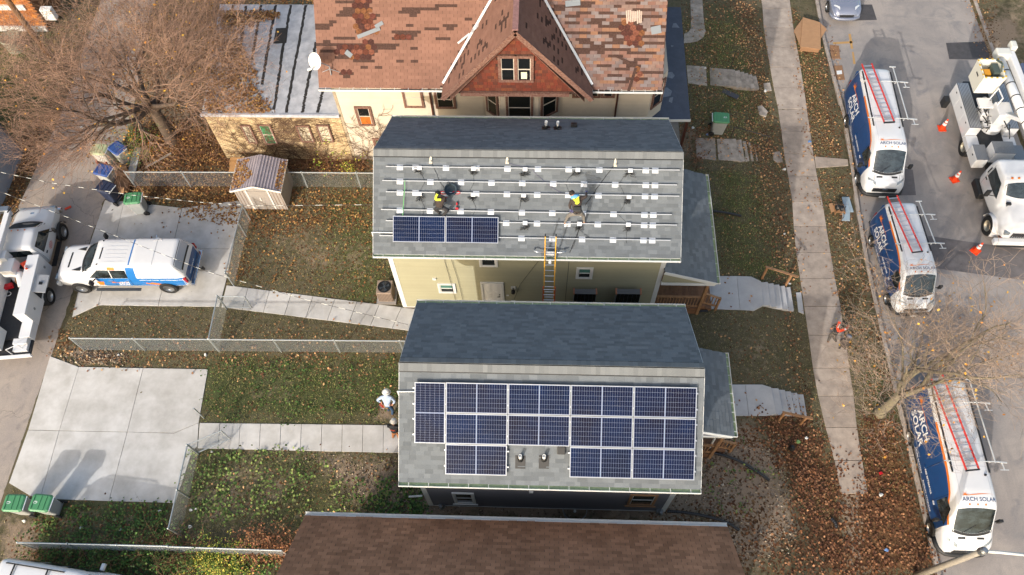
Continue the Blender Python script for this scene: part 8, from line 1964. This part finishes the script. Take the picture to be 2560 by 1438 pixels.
# weeds: broad leaves in clumps
wm=M('weed_leaves','#52702e',.7,ramp=['#5a7438','#6e8442','#4a5f2e','#808e4c','#6b6a44'],isl=.2,spec=.3); wm2=M('weed_dark','#3f5a2a',.7,ramp=['#3c5a28','#4f6f30','#2f4420','#5c6a34'],isl=.2,spec=.3)
def weeds(label,poly,nclump,per,mat,rng,sz=(.07,.13),z=0,h=.15,spread=.16):
    q=pw(poly,z); xs=[p.x for p in q]; ys=[p.y for p in q]; c=[]
    while len(c)<nclump:
        x,y=rng.uniform(min(xs),max(xs)),rng.uniform(min(ys),max(ys))
        if inpoly(x,y,[(p.x,p.y) for p in q]): c.append((x,y))
    c=np.repeat(np.array(c),per,0); c=c+rng.normal(0,spread,c.shape); z_=np.array([gz(x) for x in c[:,0]])+rng.uniform(.02,h,len(c)); c=np.concatenate([c,z_[:,None]],1)
    return tag(quads_mesh('weeds',c,rng.uniform(sz[0],sz[1],len(c)),mat,rng,tilt=.7,asp=.95),label,'weeds')
weeds('bright green broad leaved weeds in the yard left of the grey house',[(475,1135),(830,1130),(905,1300),(450,1300)],100,11,wm,rng)
weeds('dark green weeds below the empty parking pad',[(120,1262),(430,1262),(420,1345),(60,1345)],80,14,wm2,rng,sz=(.06,.11))
weeds('weeds and grass clumps beside the two white helmets',[(510,905),(1000,900),(1000,1050),(505,1052)],75,12,wm2,rng,sz=(.05,.09),h=.1)
weeds('scattered weeds on the bare soil east of the grey house',[(1700,1090),(1950,1090),(1950,1330),(1760,1280)],16,9,wm,rng,sz=(.06,.11))
weeds('weeds along the wall foot left of the dark grey house',[(860,1190),(1060,1200),(1060,1290),(880,1290)],45,14,wm2,rng)
weeds('weeds between the low fence and the bottom edge',[(60,1375),(720,1380),(680,1438),(260,1438)],130,14,wm2,rng,h=.3)
# soil clods and pebbles
def pebbles(label,poly,n,z,rng,sz=(.02,.06)):
    q=pw(poly,z); c=scatter_poly(q,n,rng,0,.3); z_=np.array([gz(x) for x in c[:,0]]); mb=MB()
    for (x,y,_),zz in zip(c,z_):
        s=rng.uniform(*sz); a=rng.uniform(0,6); e=[(s*math.cos(a+k*2.09)*rng.uniform(.7,1.2),s*math.sin(a+k*2.09)*rng.uniform(.7,1.2)) for k in range(3)]
        mb.add([(x+p[0],y+p[1],zz) for p in e]+[(x,y,zz+s*.9)],[(0,1,3),(1,2,3),(2,0,3)])
    return tag(mb.build('pebbles',M('pebble','#8d7c69',.95,isl=.3,ramp=['#8d7c69','#6f5f4f','#a59785','#5c4c3e']),kind='stuff'),label,'pebbles')
pebbles('clods and pebbles on the bare soil east of the grey house',[(1640,1090),(1960,1080),(2000,1400),(1750,1420)],2600,0,rng)
pebbles('pebbles on the strip between grey house and brown roof',[(1040,1225),(1680,1240),(1700,1300),(1000,1290)],900,0,rng); pebbles('pebbles on the trampled soil at the end of the straight path',[(760,1140),(1040,1140),(1040,1290),(900,1290)],900,0,rng); pebbles('rubble between fence and empty pad',[(150,870),(330,880),(300,910),(190,912)],500,0,rng,(.04,.1))
# ---------------------------------------------------------------- trees
def tree_mesh(base,h0,limbs,rnd,lvl_len,nsub,seg=.28,taper=.62,droop=0,gravity=.03,twig=.006,upb=.25,r0=.2,straight=1.0):
    big=MB(); tw=MB(); tips=[]
    def grow(p,d,L,r_,lv):
        pts=[p.copy()]; rs=[r_]; n=max(2,int(L/(seg if lv<3 else seg*.8)))
        for i in range(n):
            j={0:.10,1:.16,2:.22,3:.26,4:.3,5:.3}[min(lv,5)]*straight
            d=(d+V((rnd.gauss(0,j),rnd.gauss(0,j),rnd.gauss(0,j)+upb*.12-droop*lv*.02))).normalized(); d.z=max(d.z,.06 if lv<3 else -.4); p=p+d*(L/n); pts.append(p.copy()); rs.append(max(twig*.6,r_*(1-(.86 if lv==1 else .6)*(i+1)/n)))
        if lv<=2: big.tube(pts,rs,7 if lv<2 else 5,cap=False)
        else: tw.tube(pts,rs,3,cap=False)
        if lv<len(nsub):
            k=nsub[lv]
            for i in range(k):
                f_=(i+rnd.uniform(.3,1))/k; f_=.18+.82*f_ if lv>0 else .35+.65*f_; q=min(len(pts)-1.001,f_*(len(pts)-1)); a=int(q); pp=pts[a].lerp(pts[a+1],q-a); dd=(pts[a+1]-pts[a]).normalized()
                ax=dd.orthogonal().normalized(); ax.rotate(Matrix.Rotation(rnd.uniform(0,2*PI),3,dd)); an=rnd.uniform(.4,1.0)*straight if lv>0 else rnd.uniform(.5,.9)
                nd=(dd*math.cos(an)+ax*math.sin(an)); nd.z=nd.z*.8+upb*.3; nd.normalize()
                grow(pp,nd,lvl_len[lv]*rnd.uniform(.6,1.15),max(twig,rs[a]*taper*rnd.uniform(.7,1)),lv+1)
        else: tips.append(pts[-1])
    for (dx,dy,dz,L,r_) in limbs: grow(base+V((0,0,h0*rnd.uniform(.8,1.0))),V((dx,dy,dz)).normalized(),L,r_,1)
    return big,tw,tips
bark=M('grey_bark','#65564a',.9,noise=(9,.35),bump=(25,.8,.02)); bark2=M('lichen_bark','#736c58',.9,noise=(5,.5),col2='#5c5248',bump=(25,.8,.02)); twm=M('twig_bark','#8f7260',.85,isl=.2); twm2=M('twig_bark_pale','#8f7d6e',.85,isl=.2)
def leaves_on(tips,n,rng,mat,parent,sz=(.07,.13),name='leaves',jit=.15):
    c=np.array([tuple(tips[rng.integers(len(tips))]) for _ in range(n)])+rng.normal(0,jit,(n,3)); return quads_mesh(name,c,rng.uniform(sz[0],sz[1],n),mat,rng,tilt=1.0,parent=parent)
yl_=M('yellow_leaves','#c08a2a',.7,ramp=['#c8922e','#b8812a','#d3a63f','#a86f28'],isl=.15)
# big bare tree at the left
rn=random.Random(21); B=P(432,352,0); t=thing('bare_tree','huge leafless tree with a dense spread of fine brown twigs at the upper left','tree',tuple(B))
limbs=[]
for k in range(9):
    a=2*PI*k/9+rn.uniform(-.25,.25); el=rn.uniform(.35,1.2); limbs.append((math.cos(a),math.sin(a),el,rn.uniform(3.8,5.4),rn.uniform(.10,.16)))
limbs.append((.1,.0,2,3.5,.15))
big,tw,tips=tree_mesh(B,2.6,limbs,rn,[2.9,2.6,2.0,1.35,.85],[0,8,6,5,4],upb=.16,twig=.0055,straight=.75)
mb=MB(); mb.tube([B+V((0,0,-.1)),B+V((.02,0,.3)),B+V((.0,.03,1.2)),B+V((0,0,2.7))],[.42,.33,.27,.24],12); mb.build('trunk',bark,t,smooth=True); big.build('limbs',bark,t,smooth=True,kind='stuff'); tw.build('twigs',twm,t,kind='stuff')
leaves_on(tips,260,rng,yl_,t,name='last_leaves')
print('tree1 twigs',len(tw.f),len(tips))
# street tree at the right
rn=random.Random(5); B=P(2200,1032,ZS); t=thing('street_tree','leafless street tree with lichen grey trunk forking over the southern van','tree',tuple(B))
fk=B+V((0,.02,2.0))
limbs=[(1.0,.35,.62,5.6,.13),(.05,.65,.85,5.4,.12),(-.6,.5,.9,3.6,.07),(.6,.9,.8,5.0,.10),(.9,-.25,.9,4.2,.08),(-.5,-.3,.9,2.4,.05),(.2,1,.5,4.2,.06)]
big,tw,tips=tree_mesh(B,2.15,limbs,rn,[2.6,2.2,1.6,1.05,.7],[0,7,5,4,3],upb=.22,twig=.006)
mb=MB(); mb.tube([B+V((0,0,-.1)),B+V((0,0,.15)),B+V((.02,.03,1.0)),fk],[.30,.22,.175,.17],12); mb.build('trunk',bark2,t,smooth=True); big.build('limbs',bark2,t,smooth=True,kind='stuff'); tw.build('twigs',twm2,t,kind='stuff'); leaves_on(tips,170,rng,yl_,t,name='last_leaves')
print('tree2',len(tw.f))
rn=random.Random(15); B=V((24.6,20.4,ZS)); t=thing('street_tree','second leafless street tree reaching in over the bucket truck at the right edge','tree',tuple(B))
limbs=[(-1,.3,.9,3.2,.08),(-.8,-.4,1.0,3.0,.07),(-.2,.8,1,3.0,.07),(.5,0,1,2.5,.06)]
big,tw,tips=tree_mesh(B,3.0,limbs,rn,[2.0,1.6,1.2,.8],[0,5,4,3],upb=.2,twig=.0065)
mb=MB(); mb.tube([B+V((0,0,-.1)),B+V((0,0,1.5)),B+V((0,0,3.0))],[.24,.17,.14],12); mb.build('trunk',bark2,t,smooth=True); big.build('limbs',bark2,t,smooth=True,kind='stuff'); tw.build('twigs',twm2,t,kind='stuff')
# thickets and shrubs
def thicket(label,name,cat,poly,n,L,mat,rnd,z=0,leaf=None,nleaf=0,lsz=(.06,.11),up=.8,twr=.006,br=3):
    q=pw(poly,z); qq=[(p.x,p.y) for p in q]; xs=[p[0] for p in qq]; ys=[p[1] for p in qq]; mb=MB(); tips=[]; k=0
    t=thing(name,label,cat,(sum(xs)/len(xs),sum(ys)/len(ys),z))
    while k<n:
        x,y=rnd.uniform(min(xs),max(xs)),rnd.uniform(min(ys),max(ys))
        if not inpoly(x,y,qq): continue
        k+=1
        def st(p,d,l,r_,lv):
            pts=[p.copy()]
            for i in range(6): d=(d+V((rnd.gauss(0,.22),rnd.gauss(0,.22),rnd.gauss(0,.15)-.05*i))).normalized(); p=p+d*l/6; pts.append(p.copy())
            mb.tube(pts,[r_*(1-.7*i/6) for i in range(7)],3,cap=False); tips.extend(pts[3:])
            if lv<1:
                for _ in range(br): i=rnd.randint(1,5); st(pts[i],(d+V((rnd.gauss(0,.8),rnd.gauss(0,.8),rnd.uniform(0,.5)))).normalized(),l*.55,r_*.6,lv+1)
        st(V((x,y,z)),V((rnd.gauss(0,.6),rnd.gauss(0,.6),up)).normalized(),L*rnd.uniform(.6,1.2),twr*1.5,0)
    mb.build('stems',mat,t,kind='stuff')
    if leaf: leaves_on(tips,nleaf,rng,leaf,t,lsz,'foliage',.08)
    return t
br_=M('bramble','#7d5a42',.85,isl=.2)
thicket('tangle of bare brown brambles between brick wing and fence','bramble_thicket','brambles',[(640,385),(900,390),(925,425),(640,425)],120,1.5,br_,random.Random(1),up=.6)
thicket('dry tangled brush under the big tree behind the fence','brush','brush',[(370,330),(600,350),(600,420),(400,420)],110,1.6,br_,random.Random(2),up=.6,leaf=lm['gold'],nleaf=900)
thicket('dense brown bushes with golden leaves at the top left beyond the alley','bush','bush',[(300,20),(560,10),(580,120),(520,210),(330,140)],150,2.0,br_,random.Random(3),leaf=lm['gold'],nleaf=2600,up=1.0)
thicket('small tree with bright yellow leaves beside the flat roof','bush','bush',[(520,-10),(590,-20),(600,60),(530,70)],26,2.6,br_,random.Random(4),leaf=yl_,nleaf=900,up=1.6)
thicket('feathery green shrub leaning over the blue bin','shrub','shrub',[(312,352),(352,345),(360,390),(330,398)],24,1.5,M('green_stem','#5b6b35',.8),random.Random(6),leaf=M('shrub_green','#567a2e',.7,ramp=['#5f8a34','#74993f','#48692a','#86a050'],isl=.2),nleaf=1500,lsz=(.03,.06),up=1.2)
thicket('orange leaved sapling beside the green shrub','shrub','shrub',[(352,350),(385,345),(388,375),(358,378)],9,1.3,br_,random.Random(7),leaf=M('orange_leaves','#c9852a',.7,ramp=['#d08a2c','#bf7424','#dba347'],isl=.15),nleaf=260,up=1.3)
thicket('yellow green climbing plant at the foot of the cream wall','shrub','shrub',[(845,375),(880,372),(885,398),(848,400)],12,1.5,br_,random.Random(8),leaf=M('lime_leaves','#90a032',.7,ramp=['#96a83a','#b3b046','#74902f','#c4b04a'],isl=.15),nleaf=700,up=1.6)
thicket('brown and green brambles swallowing the end of the low fence','bramble_thicket','brambles',[(360,1330),(500,1330),(520,1438),(330,1438)],120,1.3,br_,random.Random(9),leaf=wm2,nleaf=1700,up=.7)
thicket('lime green feathery bush at the bottom edge','shrub','shrub',[(485,1390),(590,1388),(600,1438),(480,1438)],70,.9,M('green_stem','#5b6b35',.8),random.Random(10),leaf=M('lime_leaves','#90a032',.7),nleaf=3000,lsz=(.03,.07),up=.9)
thicket('rust orange bush along the low fence beside the brown roof','shrub','shrub',[(600,1350),(735,1352),(720,1400),(620,1395)],70,.9,br_,random.Random(12),leaf=M('rust_leaves','#a8562a',.7,ramp=['#96603c','#7c4f36','#a6744a','#6b5236'],isl=.2),nleaf=1500,up=.7)
thicket('dark straggling undergrowth behind the bottom left fence','bramble_thicket','brambles',[(60,1378),(360,1378),(340,1412),(260,1425),(80,1400)],110,.9,br_,random.Random(13),leaf=wm2,nleaf=1500,up=.6)
thicket('dry weeds beside the porch post of the red roofed house','brush','brush',[(1700,330),(1745,330),(1740,440),(1715,440)],30,.9,br_,random.Random(14),leaf=lm['brown'],nleaf=300,up=.8)
